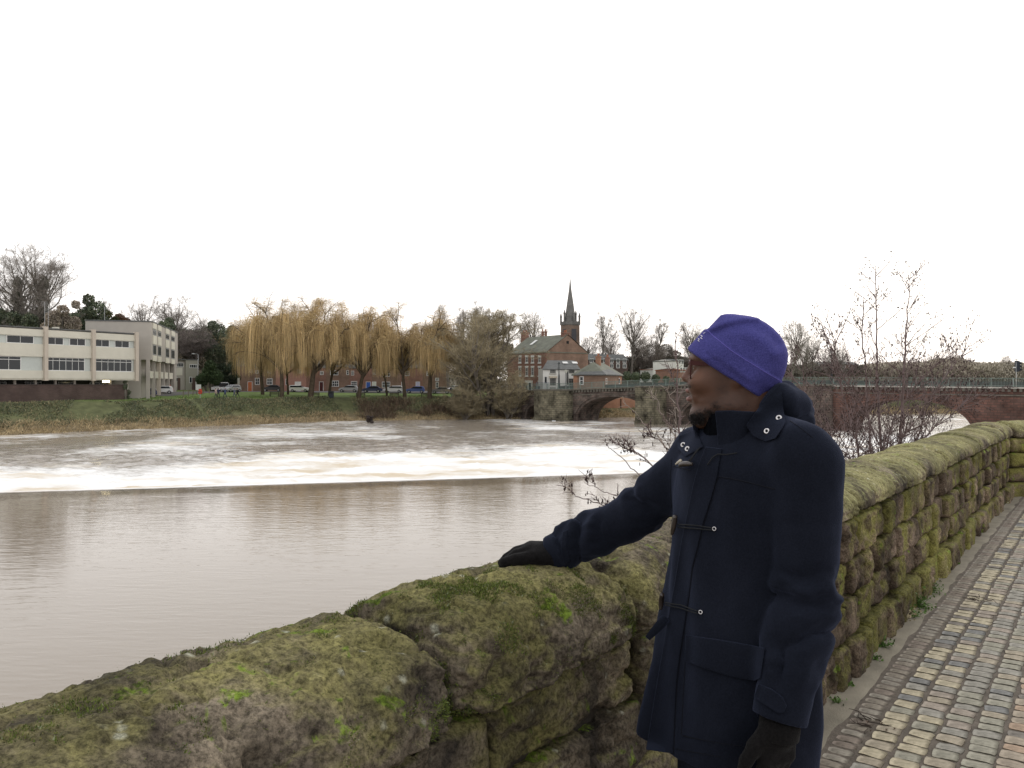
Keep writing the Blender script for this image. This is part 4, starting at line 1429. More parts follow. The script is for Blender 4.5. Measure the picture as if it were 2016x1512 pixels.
for px in (1024.0, 1037.5, 1049.0, 1062.8):
    for (y0, y1) in ((702.5, 713.5), (723.5, 739.5)):
        u_ = f5.u(px)
        window(f5, u_ - 0.42, u_ + 0.42, f5.z(px, y1), f5.z(px, y0), 2, 2, -0.03, 0.09, sill=True, lintel=0.32)
    if px not in (1037.5, 1049.0):
        u_ = f5.u(px)
        window(f5, u_ - 0.42, u_ + 0.42, f5.z(px, 765), f5.z(px, 752), 2, 2, -0.03, 0.09, lintel=0.32)
u_ = f5.u(1042.5)
dd = f5.part('porch', m_frame, u_ - 1.2, u_ + 1.2, -0.35, -0.03, -0.3, f5.z(1043, 749))
for k in (-0.6, 0.6):
    f5.part('door', m_glass, u_ + k - 0.38, u_ + k + 0.38, -0.38, -0.2, 0.2, f5.z(1043, 749) - 0.5, dd)
chimney(f5, f5.u(1033.5, 5.4), 5.4, zr5 - 1.6, f5.z(1033, 656, 5.4), 0.75, 1.1, parent=rf5)
for px in (1068.5, 1074.5):
    chimney(f5, f5.u(px, 6.5), 6.5, zr5 - 0.9, f5.z(px, 654, 6.5), 0.22, 0.4, pots=1, parent=rf5)
chimney(f5, f5.L - 0.8, 5.4, zr5 - 0.4, f5.z(1104, 657, 5.4), 0.5, 1.6, pots=3, parent=rf5)
mb = MB()     # rooflight
s0 = f5.u(1047, 3); Vr = []
for (uu, k) in ((s0, .45), (s0 + .9, .45), (s0 + .9, .72), (s0, .72)):
    Vr.append((uu, 5.4 * k * f5.flip, ze5 + (zr5 - ze5) * k + 0.26))
mb.add(np.array(Vr + [(x, y, z + .06) for x, y, z in Vr]), CUBE_F)
mb.build('rooflight', m_frame, rf5)
mb = MB(); f5.box(mb, f5.L - 0.02, f5.L + 0.05, f5.back @ (e_g * 5.1), f5.back @ (e_g * 5.7), ze5 + (zr5 - ze5) * .50, ze5 + (zr5 - ze5) * .66)
mb.build('attic_window', m_dark, t5)

t6 = thing('church', 'church tower with a tall dark stone spire and corner pinnacles', 'church')
dch = 258.0
cc = P(1122.5, 756, dch); t6.location = (cc[0], cc[1], 0)
hw = 17.2 / FPX * dch
m_tow = brick_mat('tower_sandstone', (0.21, 0.14, 0.105), (0.16, 0.12, 0.095), (0.13, 0.11, 0.09), 0.9, 0.4, 0.9, 0.3, 0.25)
m_spi = simple('spire_stone', (0.17, 0.165, 0.155, 1), 0.9, 0.25, 0.5, bump=0.3, bscale=2)
zz_ = lambda py: EYE - (py - 756) / FPX * dch
def ngon_solid(mb, rings, n=8, rot=np.pi / 8, c=(0, 0)):
    V = []
    for z, r in rings:
        a = np.arange(n) * 2 * np.pi / n + rot
        V.append(np.c_[c[0] + r * np.cos(a), c[1] + r * np.sin(a), np.full(n, z)])
    V = np.concatenate(V); F = []
    for k in range(len(rings) - 1):
        i = np.arange(n)
        F.append(np.stack([k * n + i, k * n + (i + 1) % n, (k + 1) * n + (i + 1) % n, (k + 1) * n + i], 1))
    mb.add(V, [np.concatenate(F), (np.arange(n) + (len(rings) - 1) * n)[None, :]])
mb = MB(); ngon_solid(mb, [(-2, hw * 1.12), (zz_(641), hw * 1.10)], 4, np.pi / 4 + 0.5); mb.build('tower', m_tow, t6)
mb = MB(); ngon_solid(mb, [(zz_(641), hw * 1.08), (zz_(639), hw * 1.18), (zz_(637.5), hw * 1.18), (zz_(637.5), hw * 1.08), (zz_(633), hw * 1.08)], 4, np.pi / 4 + 0.5); mb.build('parapet', m_spi, t6)
mb = MB(); ngon_solid(mb, [(zz_(636), hw * .70), (zz_(600), hw * .42), (zz_(570), hw * .15), (zz_(546), 0.04)], 8); mb.build('spire', m_spi, t6)
for k in range(4):
    a = k * np.pi / 2 + np.pi / 4 + 0.5
    for (rr_, top_, w_) in ((1.08, 615, .13), (0.78, 609, .12)):
        aa = a + (0 if rr_ > 1 else np.pi / 4)
        mb = MB(); x, y = hw * rr_ * math.cos(aa), hw * rr_ * math.sin(aa)
        ngon_solid(mb, [(zz_(640), hw * w_), (zz_(top_ + 10), hw * w_), (zz_(top_ + 9), hw * w_ * 1.3), (zz_(top_), 0.03)], 4, 0.4, (x, y))
        mb.build('pinnacle', m_spi, t6)
for k in (0, 1, 2, 3):
    a = k * np.pi / 2 + 0.5
    mb = MB(); M_ = np.array(Matrix.Translation((hw * .78 * math.cos(a), hw * .78 * math.sin(a), 0)) @ Matrix.Rotation(a, 4, 'Z'))
    mb.box(-0.06, 0.08, -0.9, 0.9, zz_(676), zz_(648), M=M_)
    mb.build('belfry_louvre', simple('louvre', (0.07, 0.07, 0.075, 1), 0.9), t6)

t7 = thing('pub', 'white painted two-storey building with a slate roof at the end of the bridge', 'building')
f7 = Facade(t7, P(1069, 756, 150)[:2], P(1141, 756, 151)[:2], 0.2)
m_whi = simple('white_render', (0.66, 0.65, 0.61, 1), 0.85, 0.06, 0.8)
ze7 = f7.z(1100, 726)
f7.part('wall', m_whi, 0, f7.L, 0, 5.0, -1.5, ze7)
V = np.array([(0 - .2, -.25, ze7 - .05), (f7.L + .1, -.25, ze7 - .05), (f7.L + .1, 5, f7.z(1120, 709.5, 5)), (f7.u(1078, 5), 5, f7.z(1120, 709.5, 5))])
V[:, 1] *= f7.flip
V = np.concatenate([V - np.array([0, 0, 0.15]), V])
rf7 = link('roof', make_mesh('roof', V, CUBE_F, None, False), m_slate, t7)
for px in (1114, 1133):
    k = f7.u(px, 2.4); mb = MB()
    zz0 = ze7 + (f7.z(1120, 709.5, 5) - ze7) * 0.60
    mb.add(np.array([(k - .5, 2.6 * f7.flip, zz0), (k + .5, 2.6 * f7.flip, zz0), (k + .5, 3.6 * f7.flip, zz0 + .32), (k - .5, 3.6 * f7.flip, zz0 + .32)] + [(k - .5, 2.6 * f7.flip, zz0 + .1), (k + .5, 2.6 * f7.flip, zz0 + .1), (k + .5, 3.6 * f7.flip, zz0 + .42), (k - .5, 3.6 * f7.flip, zz0 + .42)]), CUBE_F)
    mb.build('skylight', m_frame, rf7)
m_sash = simple('grey_sash', (0.30, 0.29, 0.26, 1), 0.7)
winpx(f7, 1082.5, 727.5, 1094, 734.5, nx=4, nz=2, mat=m_sash, fw=.08); winpx(f7, 1082.5, 744.5, 1094.5, 759, nx=4, nz=4, mat=m_sash, fw=.08)
winpx(f7, 1120, 727, 1131, 735, nx=4, nz=3, mat=m_sash, fw=.08); winpx(f7, 1119.5, 745, 1131, 759.5, nx=4, nz=4, mat=m_sash, fw=.08)
f7.part('bay_hood', simple('cream_hood', (0.52, 0.46, 0.36, 1), 0.8), f7.u(1081), f7.u(1096), -0.5, 0.02, f7.z(1090, 744), f7.z(1090, 740.5))
f7.part('sill', m_sash, f7.u(1081), f7.u(1095), -0.15, 0.02, f7.z(1090, 737), f7.z(1090, 735.4))
f7.part('drainpipe', m_dark, f7.u(1113.4), f7.u(1114.8), -0.15, 0.01, -1, ze7 - .1)
f7.part('door', m_dark, f7.u(1116.5), f7.u(1118.8), -0.06, 0.02, f7.z(1117, 757), f7.z(1117, 731))
f7.part('banner', simple('black_banner', (0.02, 0.02, 0.025, 1), 0.6), f7.u(1072.5), f7.u(1076), -0.12, -0.01, f7.z(1075, 754), f7.z(1075, 742))
for px in (1082, 1102):
    f7.part('plinth', m_sash, f7.u(px), f7.u(px) + 1.2, -0.03, 0.01, -1, f7.z(px, 762))

t8 = thing('lodge', 'low single-storey brick lodge with a hipped slate roof beside the bridge', 'building')
f8 = Facade(t8, P(1137, 756, 145.5)[:2], P(1190.5, 756, 143.4)[:2], 0.3)
ze8 = f8.z(1190, 737.0)
f8.part('wall', m_brk2, 0, f8.L, 0, 9, -1.5, ze8); 
gable_roof(f8, 0, f8.L, 0, 9, ze8 + .02, f8.z(1166, 718, 3), m_slate, axis='v', hip=3.2, over=0.35)
winpx(f8, 1141, 741, 1149, 757.5, nx=1, nz=2, fw=.12)
w2_ = Facade(bpy.data.objects.new('tmp', None), P(1190.5, 756, 145.3)[:2], P(1224, 756, 156)[:2], 0.3)
t9 = thing('lodge_wing', 'longer orange brick wing of the lodge running away to the right, with four small windows', 'building')
f9 = Facade(t9, P(1190.8, 756, 143.6)[:2], P(1224, 756, 154)[:2], 0.3)
ze9 = f9.z(1191, 737.3)
m_brk4 = brick_mat('orange_brick', (0.36, 0.17, 0.10), (0.30, 0.15, 0.095), (0.25, 0.19, 0.14), 0.46, 0.15, 0.9, 0.2, 0.6)
f9.part('wall', m_brk4, 0.03, f9.L, 0, 6, -1.5, ze9)
rf9 = gable_roof(f9, 0.1, f9.L, 0, 6, ze9 + .02, f9.z(1205, 716, 3), m_slate_g, axis='u', hip=2.6, over=0.3)
chimney(f9, f9.u(1178, 2.5), 2.5, ze9 + .5, f9.z(1178, 703, 2.5), .42, .8, mat=m_brk4, pots=2, parent=rf9)
chimney(f9, f9.u(1196, 3.0), 3.0, ze9 + .5, f9.z(1196, 705, 3), .42, .8, pots=2, parent=rf9)
for px in (1193.5, 1202.5, 1211, 1218.8):
    winpx(f9, px - 1.4, 744.5, px + 1.4, 756, fw=.10, nz=2)

# =================================================================== MORE DISTANT BUILDINGS
def far_house(name, label, px0, px1, d, ytop, yeave, ybase, mt, roofm, nwin=4, rows=1, dd=3.0, grp=None, cat='house'):
    t = thing(name, label, cat, group=grp)
    ff = Facade(t, P(px0, 756, d)[:2], P(px1, 756, d + dd)[:2], EYE - (ybase - 756) / FPX * d)
    ze, zr = ff.z(px0, yeave), ff.z(px0, ytop)
    gable_wall(ff, 0, ff.L, 0, 7, ze, zr - .1, mt)
    gable_roof(ff, 0, ff.L, 0, 7, ze + .02, zr, roofm, over=0.15)
    for r in range(rows):
        for k in range(nwin):
            u = ff.L * (k + .5) / nwin
            z = ze * (r + .35) / rows
            window(ff, u - .5, u + .5, z, z + 1.2, 2, 1, fw=.1)
    return t, ff
far_house('terraced_house', 'dark slate-roofed terrace half hidden by bare trees to the right of the big gable', 1158, 1236, 215, 696, 708, 728, m_brk3, m_slate, 6, 2)
far_house('white_house', 'small white house seen between the trees left of the man in the blue hat', 1330, 1346, 210, 706, 710, 720, m_whi, m_slate, 3, 1)
far_house('low_house', 'low pale bungalow on the slope under the trees above the bridge', 1303, 1318, 220, 724, 727, 731, m_whi, simple('rust_roof', (0.25, 0.10, 0.06, 1), 0.9), 3, 1)
far_house('brick_house', 'red-roofed brick house beside the white house across the river', 1338, 1354, 200, 725, 728, 735, m_brk, MATS['rust_roof'], 3, 1)
far_house('brick_house', 'distant brick houses seen over the bridge behind the shrub branches', 1610, 1690, 260, 711, 717, 740, m_brk2, m_slate, 7, 2)
far_house('brick_house', 'small distant roof with chimney above the bridge to the right of the shrub', 1786, 1830, 300, 714, 719, 738, m_brk3, m_slate, 4, 1)
# orange brick river wall glimpsed through the arch
tw = thing('brick_wall', 'orange brick riverside wall seen through the bridge arch', 'wall')
fw_ = Facade(tw, P(1170, 756, 158)[:2], P(1262, 756, 163)[:2], -5)
fw_.part('wall', m_brk4, -2, fw_.L + 4, 0, 0.5, fw_.z(1230, 812), fw_.z(1230, 783))
fw_.part('coping', m_pink, -2, fw_.L + 4, -0.1, 0.6, fw_.z(1230, 809), fw_.z(1230, 806))
fw_.part('drainpipe', m_dark, fw_.u(1221.5), fw_.u(1222.5), -0.15, -0.01, fw_.z(1222, 812), fw_.z(1222, 783))
# =================================================================== TREES
def ortho(d, r):
    a = np.cross(d, r.normal(0, 1, d.shape))
    return a / (np.linalg.norm(a, axis=1)[:, None] + 1e-9)
def unit(v): return v / (np.linalg.norm(v, axis=1)[:, None] + 1e-9)
def curves(start, d, L, K, r, wobble=0.15, grav=0.0):
    """(N,3) starts and directions, lengths (N,), K segments -> points (N,K+1,3)"""
    N = len(start)
    pts = np.empty((N, K + 1, 3)); pts[:, 0] = start
    d = unit(d.copy())
    for k in range(K):
        d = d + r.normal(0, wobble, (N, 3)) + np.array([0, 0, grav])
        d = unit(d)
        pts[:, k + 1] = pts[:, k] + d * (L / K)[:, None]
    return pts
def children(pts, L, per, r, lo=0.3, hi=1.0, ang=(25, 60), ratio=(0.45, 0.7)):
    N, K1, _ = pts.shape
    t = r.uniform(lo, hi, (N, per)) * (K1 - 1) * 0.999
    i = t.astype(int); f = (t - i)[..., None]
    n = np.arange(N)[:, None]
    a, b = pts[n, i], pts[n, i + 1]
    st = (a + (b - a) * f).reshape(-1, 3)
    ax = unit((b - a).reshape(-1, 3))
    th = np.radians(r.uniform(*ang, len(st)))[:, None]
    d = ax * np.cos(th) + ortho(ax, r) * np.sin(th)
    taper = 1 - 0.55 * (t.reshape(-1) / (K1 - 1))
    LL = np.repeat(L, per) * r.uniform(*ratio, len(st)) * taper
    return st, d, LL
def prisms(pts, r0, r1, n=3):
    """vectorised tapered tubes, (N,K+1,3) -> V, quads"""
    N, K1, _ = pts.shape
    r0 = np.broadcast_to(r0, (N,)); r1 = np.broadcast_to(r1, (N,))
    t = np.gradient(pts, axis=1)
    t /= np.linalg.norm(t, axis=2)[..., None] + 1e-9
    ref = np.where(np.abs(t[:, :1, 2:3]) > 0.9, np.array([1.0, 0, 0]), np.array([0, 0, 1.0]))
    a = np.cross(t, np.broadcast_to(ref, t.shape)); a /= np.linalg.norm(a, axis=2)[..., None] + 1e-9
    b = np.cross(t, a)
    k = np.linspace(0, 1, K1)[None, :, None, None]
    rad = r0[:, None, None, None] * (1 - k) + r1[:, None, None, None] * k
    an = np.arange(n) * 2 * np.pi / n
    V = pts[:, :, None, :] + rad * (np.cos(an)[None, None, :, None] * a[:, :, None, :] + np.sin(an)[None, None, :, None] * b[:, :, None, :])
    base = (np.arange(N) * K1 * n)[:, None, None] + (np.arange(K1 - 1) * n)[None, :, None] + np.arange(n)[None, None, :]
    nx = (np.arange(N) * K1 * n)[:, None, None] + (np.arange(K1 - 1) * n)[None, :, None] + ((np.arange(n) + 1) % n)[None, None, :]
    return V.reshape(-1, 3), np.stack([base, nx, nx + n, base + n], -1).reshape(-1, 4)
def ribbons(pts, w, r):
    N, K1, _ = pts.shape
    t = unit((pts[:, -1] - pts[:, 0]))
    s = ortho(t, r) * np.broadcast_to(w, (N,))[:, None]
    wt = np.linspace(1, 0.45, K1)[None, :, None]
    V = np.stack([pts - s[:, None] * wt, pts + s[:, None] * wt], 2).reshape(-1, 3)
    i = (np.arange(N) * K1 * 2)[:, None] + (np.arange(K1 - 1) * 2)[None, :]
    return V, np.stack([i, i + 1, i + 3, i + 2], -1).reshape(-1, 4)

def bare_tree(H, spread, seed, dens=1.0, stems=1, fork=0.25, twig=0.024, upright=0.0, top=0.85):
    """returns trunk and crown collectors of a leafless tree; spread = crown radius / height"""
    r = np.random.default_rng(seed)
    T, Cn = MB(), MB()
    base = np.zeros((stems, 3)); base[:, :2] = r.normal(0, 0.3 * (stems > 1), (stems, 2))
    d = np.c_[r.normal(0, 0.06 + 0.14 * (stems > 1), (stems, 2)), np.ones(stems)]
    L0 = H * r.uniform(0.92, 1.0, stems) * top
    p0 = curves(base, d, L0, 10, r, 0.05)
    T.add(*prisms(p0, 0.019 * H / stems ** .5, 0.03, 8))
    n1 = int(13 * dens / stems ** .5) + 3
    st, dd, _ = children(p0, L0, n1, r, fork, 0.90, (22, 65 - 30 * upright), (1, 1))
    dd[:, 2] = np.abs(dd[:, 2]) + 0.15 + 0.5 * upright
    room = np.maximum(H - st[:, 2], H * 0.05)
    t_ = st[:, 2] / H
    L1 = np.minimum(room / np.maximum(unit(dd)[:, 2], 0.35) * 0.95, H * spread * (1.25 - 0.75 * np.abs(t_ - 0.45))) * r.uniform(0.75, 1.05, len(st))
    p1 = curves(st, dd, L1, 7, r, 0.13, 0.06)
    T.add(*prisms(p1, L1 * 0.017 + .01, 0.02, 5))
    st, dd, L2 = children(p1, L1, 8, r, 0.2, 1, (20, 60), (0.35, 0.62))
    p2 = curves(st, dd, L2, 5, r, 0.15, 0.04)
    Cn.add(*prisms(p2, L2 * 0.011 + 0.010, 0.010, 3))
    st, dd, L3 = children(p2, L2, 7, r, 0.1, 1, (20, 60), (0.45, 0.8))
    p3 = curves(st, dd, np.maximum(L3, .4), 4, r, 0.17, 0.04)
    Cn.add(*ribbons(p3, twig * 0.55, r))
    st, dd, L4 = children(p3, L3, int(5 * dens) + 1, r, 0.1, 1, (15, 55), (0.5, 0.95))
    p4 = curves(st, dd, np.maximum(L4, 0.4), 2, r, 0.18, 0.03)
    Cn.add(*ribbons(p4, twig * 0.32, r))
    return T, Cn
m_bark = simple('tree_bark', (0.15, 0.132, 0.115, 1), 0.95, 0.35, 3, bump=0.5, bscale=9)
m_twig = simple('bare_twigs', (0.27, 0.24, 0.215, 1), 0.9, 0.3, 0.6)
m_twig_d = simple('dark_twigs', (0.20, 0.17, 0.155, 1), 0.9, 0.3, 0.6)
m_twig_o = simple('olive_twigs', (0.30, 0.255, 0.165, 1), 0.9, 0.3, 0.6)
m_twig_r = simple('russet_twigs', (0.20, 0.13, 0.09, 1), 0.9, 0.3, 0.6)
m_wbark = simple('willow_bark', (0.085, 0.066, 0.045, 1), 0.95, 0.35, 2, bump=0.6, bscale=8)
m_ivy = simple('evergreen_leaves', None, 0.65, 0.3, 0.5, attr=True)

def leaf_cloud(blobs, n, size, r, cols, squash=1.0):
    """leaf faces spread through the outer part of several ellipsoids, jittered so the outline is uneven"""
    V = []; blobs = np.asarray(blobs, float)
    wt = blobs[:, 3] ** 2; k = r.choice(len(blobs), n, p=wt / wt.sum())
    d = unit(r.normal(0, 1, (n, 3)))
    rad = blobs[k, 3] * np.clip(1 - np.abs(r.normal(0, 0.22, n)), 0.2, 1.0) * (0.82 + 0.30 * fbm(d * 2.3 + k[:, None] * 3.1, 3, 5))
    c = blobs[k, :3] + d * rad[:, None] * np.array([1, 1, squash])
    a = unit(r.normal(0, 1, (n, 3))); b = np.cross(a, unit(r.normal(0, 1, (n, 3)))); b = unit(b)
    s = size * r.uniform(0.6, 1.4, (n, 1))
    V = np.stack([c - a * s, c - b * s * .6, c + a * s, c + b * s * .6], 1).reshape(-1, 3)
    cols = np.asarray(cols, float)
    tone = fbm(c * 0.5, 3, 8)
    ck = cols[r.integers(0, len(cols), n)] * (1 + 0.45 * tone)[:, None] * r.uniform(0.7, 1.3, (n, 1))
    return V, np.arange(4 * n).reshape(-1, 4), np.repeat(ck, 4, 0)
GREENS = [(0.10, 0.125, 0.078), (0.13, 0.155, 0.09), (0.085, 0.11, 0.08), (0.15, 0.16, 0.10)]

protos = {}
def plant_tree(kind, label, px, d, ytop, base=None, grp=None, mtw=None, width=1.0, lean=0, rz=None):
    """a copy of one of the prepared bare trees, scaled so that its top stands where the photo has it"""
    T, Cn, H = protos[kind]
    x = (px - 1008) / FPX * d
    zb = gz(x, d) - 0.2 if base is None else base
    ztop = EYE - (ytop - 756) / FPX * d
    s = (ztop - zb) / H
    t = thing('bare_tree', label, 'tree', (x, d, zb), grp)
    t.scale = (s * width, s * width, s)
    t.rotation_euler = (0, R(lean), random.uniform(0, 6.28) if rz is None else rz)
    o = bpy.data.objects.new('trunk', T); col.objects.link(o); o.parent = t
    o = bpy.data.objects.new('crown', Cn.get(mtw) or Cn['n']); col.objects.link(o); o.parent = t
    return t
def add_proto(kind, *a, **k):
    T, Cn = bare_tree(*a, **k)
    tm = T.mesh('trunk', True); tm.materials.append(m_bark)
    d = {}
    for key, m in (('n', m_twig), ('d', m_twig_d), ('o', m_twig_o), ('r', m_twig_r)):
        if key == 'n': me = Cn.mesh('crown', False)
        else: me = d['n'].copy()
        me.materials.clear(); me.materials.append(m); d[key] = me
    co = np.empty(len(tm.vertices) * 3, np.float32); tm.vertices.foreach_get('co', co)
    co2 = np.empty(len(d['n'].vertices) * 3, np.float32); d['n'].vertices.foreach_get('co', co2)
    protos[kind] = (tm, d, float(max(co[2::3].max(), np.percentile(co2[2::3], 99.95))))
add_proto('round1', 18, 0.46, 11, 1.8, top=.6, twig=.03)
add_proto('round2', 18, 0.42, 12, 1.8, top=.55, twig=.03)
add_proto('tall1', 20, 0.17, 13, 0.9, upright=0.8, fork=0.3)
add_proto('tall2', 20, 0.24, 14, 1.4, upright=0.6, fork=0.3)
add_proto('tall3', 20, 0.30, 17, 1.5, upright=0.3, fork=0.33, top=.75)
add_proto('multi', 14, 0.40, 15, 1.6, stems=6, fork=0.06, twig=0.030, upright=0.7, top=.85)
add_proto('multi2', 12, 0.45, 16, 1.6, stems=4, fork=0.08, twig=0.045, upright=0.2, top=.6)

# big ivy-clad tree on the left
ti = thing('ivy_clad_tree', 'tallest bare tree at the far left with two ivy-covered trunks', 'tree', (*P(58, 756, 165)[:2], 6.5))
r_ = np.random.default_rng(5)
for k, (dx, ln) in enumerate(((-1.7, -0.05), (1.9, 0.07))):
    T, Cn = bare_tree(27.3, 0.36, 70 + k, 2.2, fork=0.22, twig=0.03, top=.60)
    tm = T.build('trunk', m_bark, ti, True, (dx, 0, 0)); tm.rotation_euler = (0, ln, 0)
    cm = Cn.build('crown', m_twig, ti, False, (dx, 0, 0)); cm.rotation_euler = (0, ln, 0)
    bl_ = [(0.15 * math.sin(z * 1.3) + ln * z, 0, z, 2.5 - 0.10 * z + 0.35 * math.sin(z * 2.1)) for z in np.arange(2, 17.5, 0.8)]
    bl_ += [(1.5 * math.cos(a) * (1 if k else -1), math.sin(a), 6 + a, 1.2) for a in np.arange(0, 3, .8)]
    V, F, c_ = leaf_cloud(bl_, 12000, 0.24, r_, [(0.05, 0.07, 0.038), (0.065, 0.085, 0.045), (0.04, 0.055, 0.035)])
    link('ivy', make_mesh('ivy', V, F, c_, False), m_ivy, ti, (dx, 0, 0))
def bush(label, px, d, blobs, n, size, cols, name='evergreen_bush', cat='bush', zb=None, grp=None, stem=True):
    """blobs given in photo pixels: (px, py, radius px)"""
    x = (px - 1008) / FPX * d
    zb = gz(x, d) if zb is None else zb
    t = thing(name, label, cat, (x, d, zb), grp)
    k = d / FPX
    rr = np.random.default_rng(int(px * 7 + d))
    n, size = int(n * 2.0), size * .66
    bb = [((bx - px) * k, rr.uniform(-1, 1), EYE - (by - 756) * k - zb, br * k) for bx, by, br in blobs]
    V, F, c_ = leaf_cloud(bb, n, size, rr, cols)
    link('foliage', make_mesh('foliage', V, F, c_, False), m_ivy, t)
    if stem:
        mb = MB()
        for b in bb[:4]:
            mb.tube([(b[0] * .3, b[1] * .3, -0.5), (b[0] * .7, b[1] * .7, b[2] * .6), (b[0], b[1], b[2] + b[3] * .3)], [0.22, 0.16, 0.04], 6)
        mb.build('stem', m_bark, t, True)
    return t
BROWNS = [(0.30, 0.255, 0.205), (0.26, 0.22, 0.18), (0.33, 0.27, 0.215)]
OLIVES = [(0.10, 0.095, 0.05), (0.13, 0.11, 0.055), (0.075, 0.08, 0.04)]
bush('broad dark evergreen on the hill behind the low concrete building, left of the bare trees', 175, 168, [(165, 625, 26), (185, 612, 24), (150, 640, 26), (200, 640, 22), (178, 592, 14), (215, 648, 18)], 6500, 0.28, GREENS, 'evergreen_tree', 'tree', 7.5)
bush('dark evergreen mass behind the far left end of the concrete building', 10, 160, [(0, 625, 24), (25, 632, 22), (-30, 620, 25), (45, 640, 18), (60, 632, 18)], 6000, 0.28, GREENS, 'evergreen_tree', 'tree', 6)
bush('brown leafless scrub behind the concrete building under the ivy-clad tree', 115, 158, [(110, 628, 22), (135, 640, 22), (90, 645, 18), (128, 612, 14), (150, 600, 10)], 5200, 0.22, BROWNS, 'scrub_bush', 'bush', 6)
bush('rust-brown autumn tree above the tan block roof', 243, 185, [(238, 628, 13), (250, 634, 11), (228, 636, 10)], 1800, 0.22, [(0.16, 0.085, 0.05), (0.13, 0.08, 0.05)], 'copper_tree', 'tree', 8)
bush('yellowish-green conifer left of the rust-brown tree', 212, 182, [(212, 620, 13), (205, 632, 13), (222, 630, 10)], 1800, 0.24, [(0.10, 0.10, 0.04), (0.07, 0.08, 0.03)], 'conifer', 'tree', 8)
plant_tree('round1', 'round-crowned bare tree on the hill above the tan block', 275, 190, 572, 9, None, 'n', 1.0)
plant_tree('round2', 'broad bare tree behind the right end of the tan block', 347, 180, 577, 8, None, 'n', 1.25)
plant_tree('round1', 'low spreading bare tree between the tan block and the dark evergreens', 412, 190, 608, 9, None, 'n', 1.3)
plant_tree('tall2', 'slim bare tree on the hill left of the round-crowned one', 205, 195, 585, 9, None, 'n', 0.8)
plant_tree('multi2', 'bare shrubby tree right above the flat-roofed house', 378, 176, 640, 6, None, 'd', 1.5)
bush('tall dark evergreen clump behind the flat-roofed house', 415, 182, [(405, 660, 22), (425, 655, 22), (440, 665, 20), (418, 642, 14), (395, 680, 24), (450, 690, 26), (425, 700, 30)], 8000, 0.26, GREENS, 'evergreen_tree', 'tree')
bush('dark pointed evergreen left of the first willow', 456, 176, [(455, 650, 12), (456, 670, 17), (458, 695, 18), (460, 720, 18)], 4500, 0.24, GREENS, 'evergreen_tree', 'tree')
bush('rounded mid-green bush on the lawn behind the parked van', 412, 165, [(410, 735, 20), (422, 745, 18), (398, 748, 16), (412, 720, 13)], 5200, 0.2, [(0.045, 0.075, 0.03), (0.06, 0.09, 0.035)], 'evergreen_bush', 'bush')
bush('dark hedge in the corner behind the two parked cars', 440, 172, [(435, 755, 18), (452, 752, 16), (465, 745, 14), (440, 730, 18)], 5200, 0.22, [(0.022, 0.034, 0.018), (0.03, 0.045, 0.02)], 'hedge', 'hedge')
bush('brown and olive scrub between the tan block and the dark evergreens', 375, 178, [(370, 700, 20), (385, 690, 20), (362, 680, 16), (395, 715, 18), (372, 720, 16)], 4800, 0.22, OLIVES + BROWNS, 'scrub_bush', 'bush')
bush('narrow dark conifer beside the corner of the brown brick wall', 248, 127.0, [(247, 752, 4.5), (247, 762, 6), (248, 773, 6.5), (248, 782, 6)], 1500, 0.12, GREENS, 'conifer', 'bush', -0.9)
bush('small dark evergreen top above the right edge of the tan block', 330, 172, [(330, 633, 11), (325, 642, 12), (338, 645, 10)], 1700, 0.2, GREENS, 'evergreen_tree', 'tree', 5)
bush('small green shrub in the corner by the litter bin end of the lawn', 893, 150, [(893, 772, 5), (900, 780, 6)], 900, 0.12, GREENS, 'evergreen_bush', 'bush')

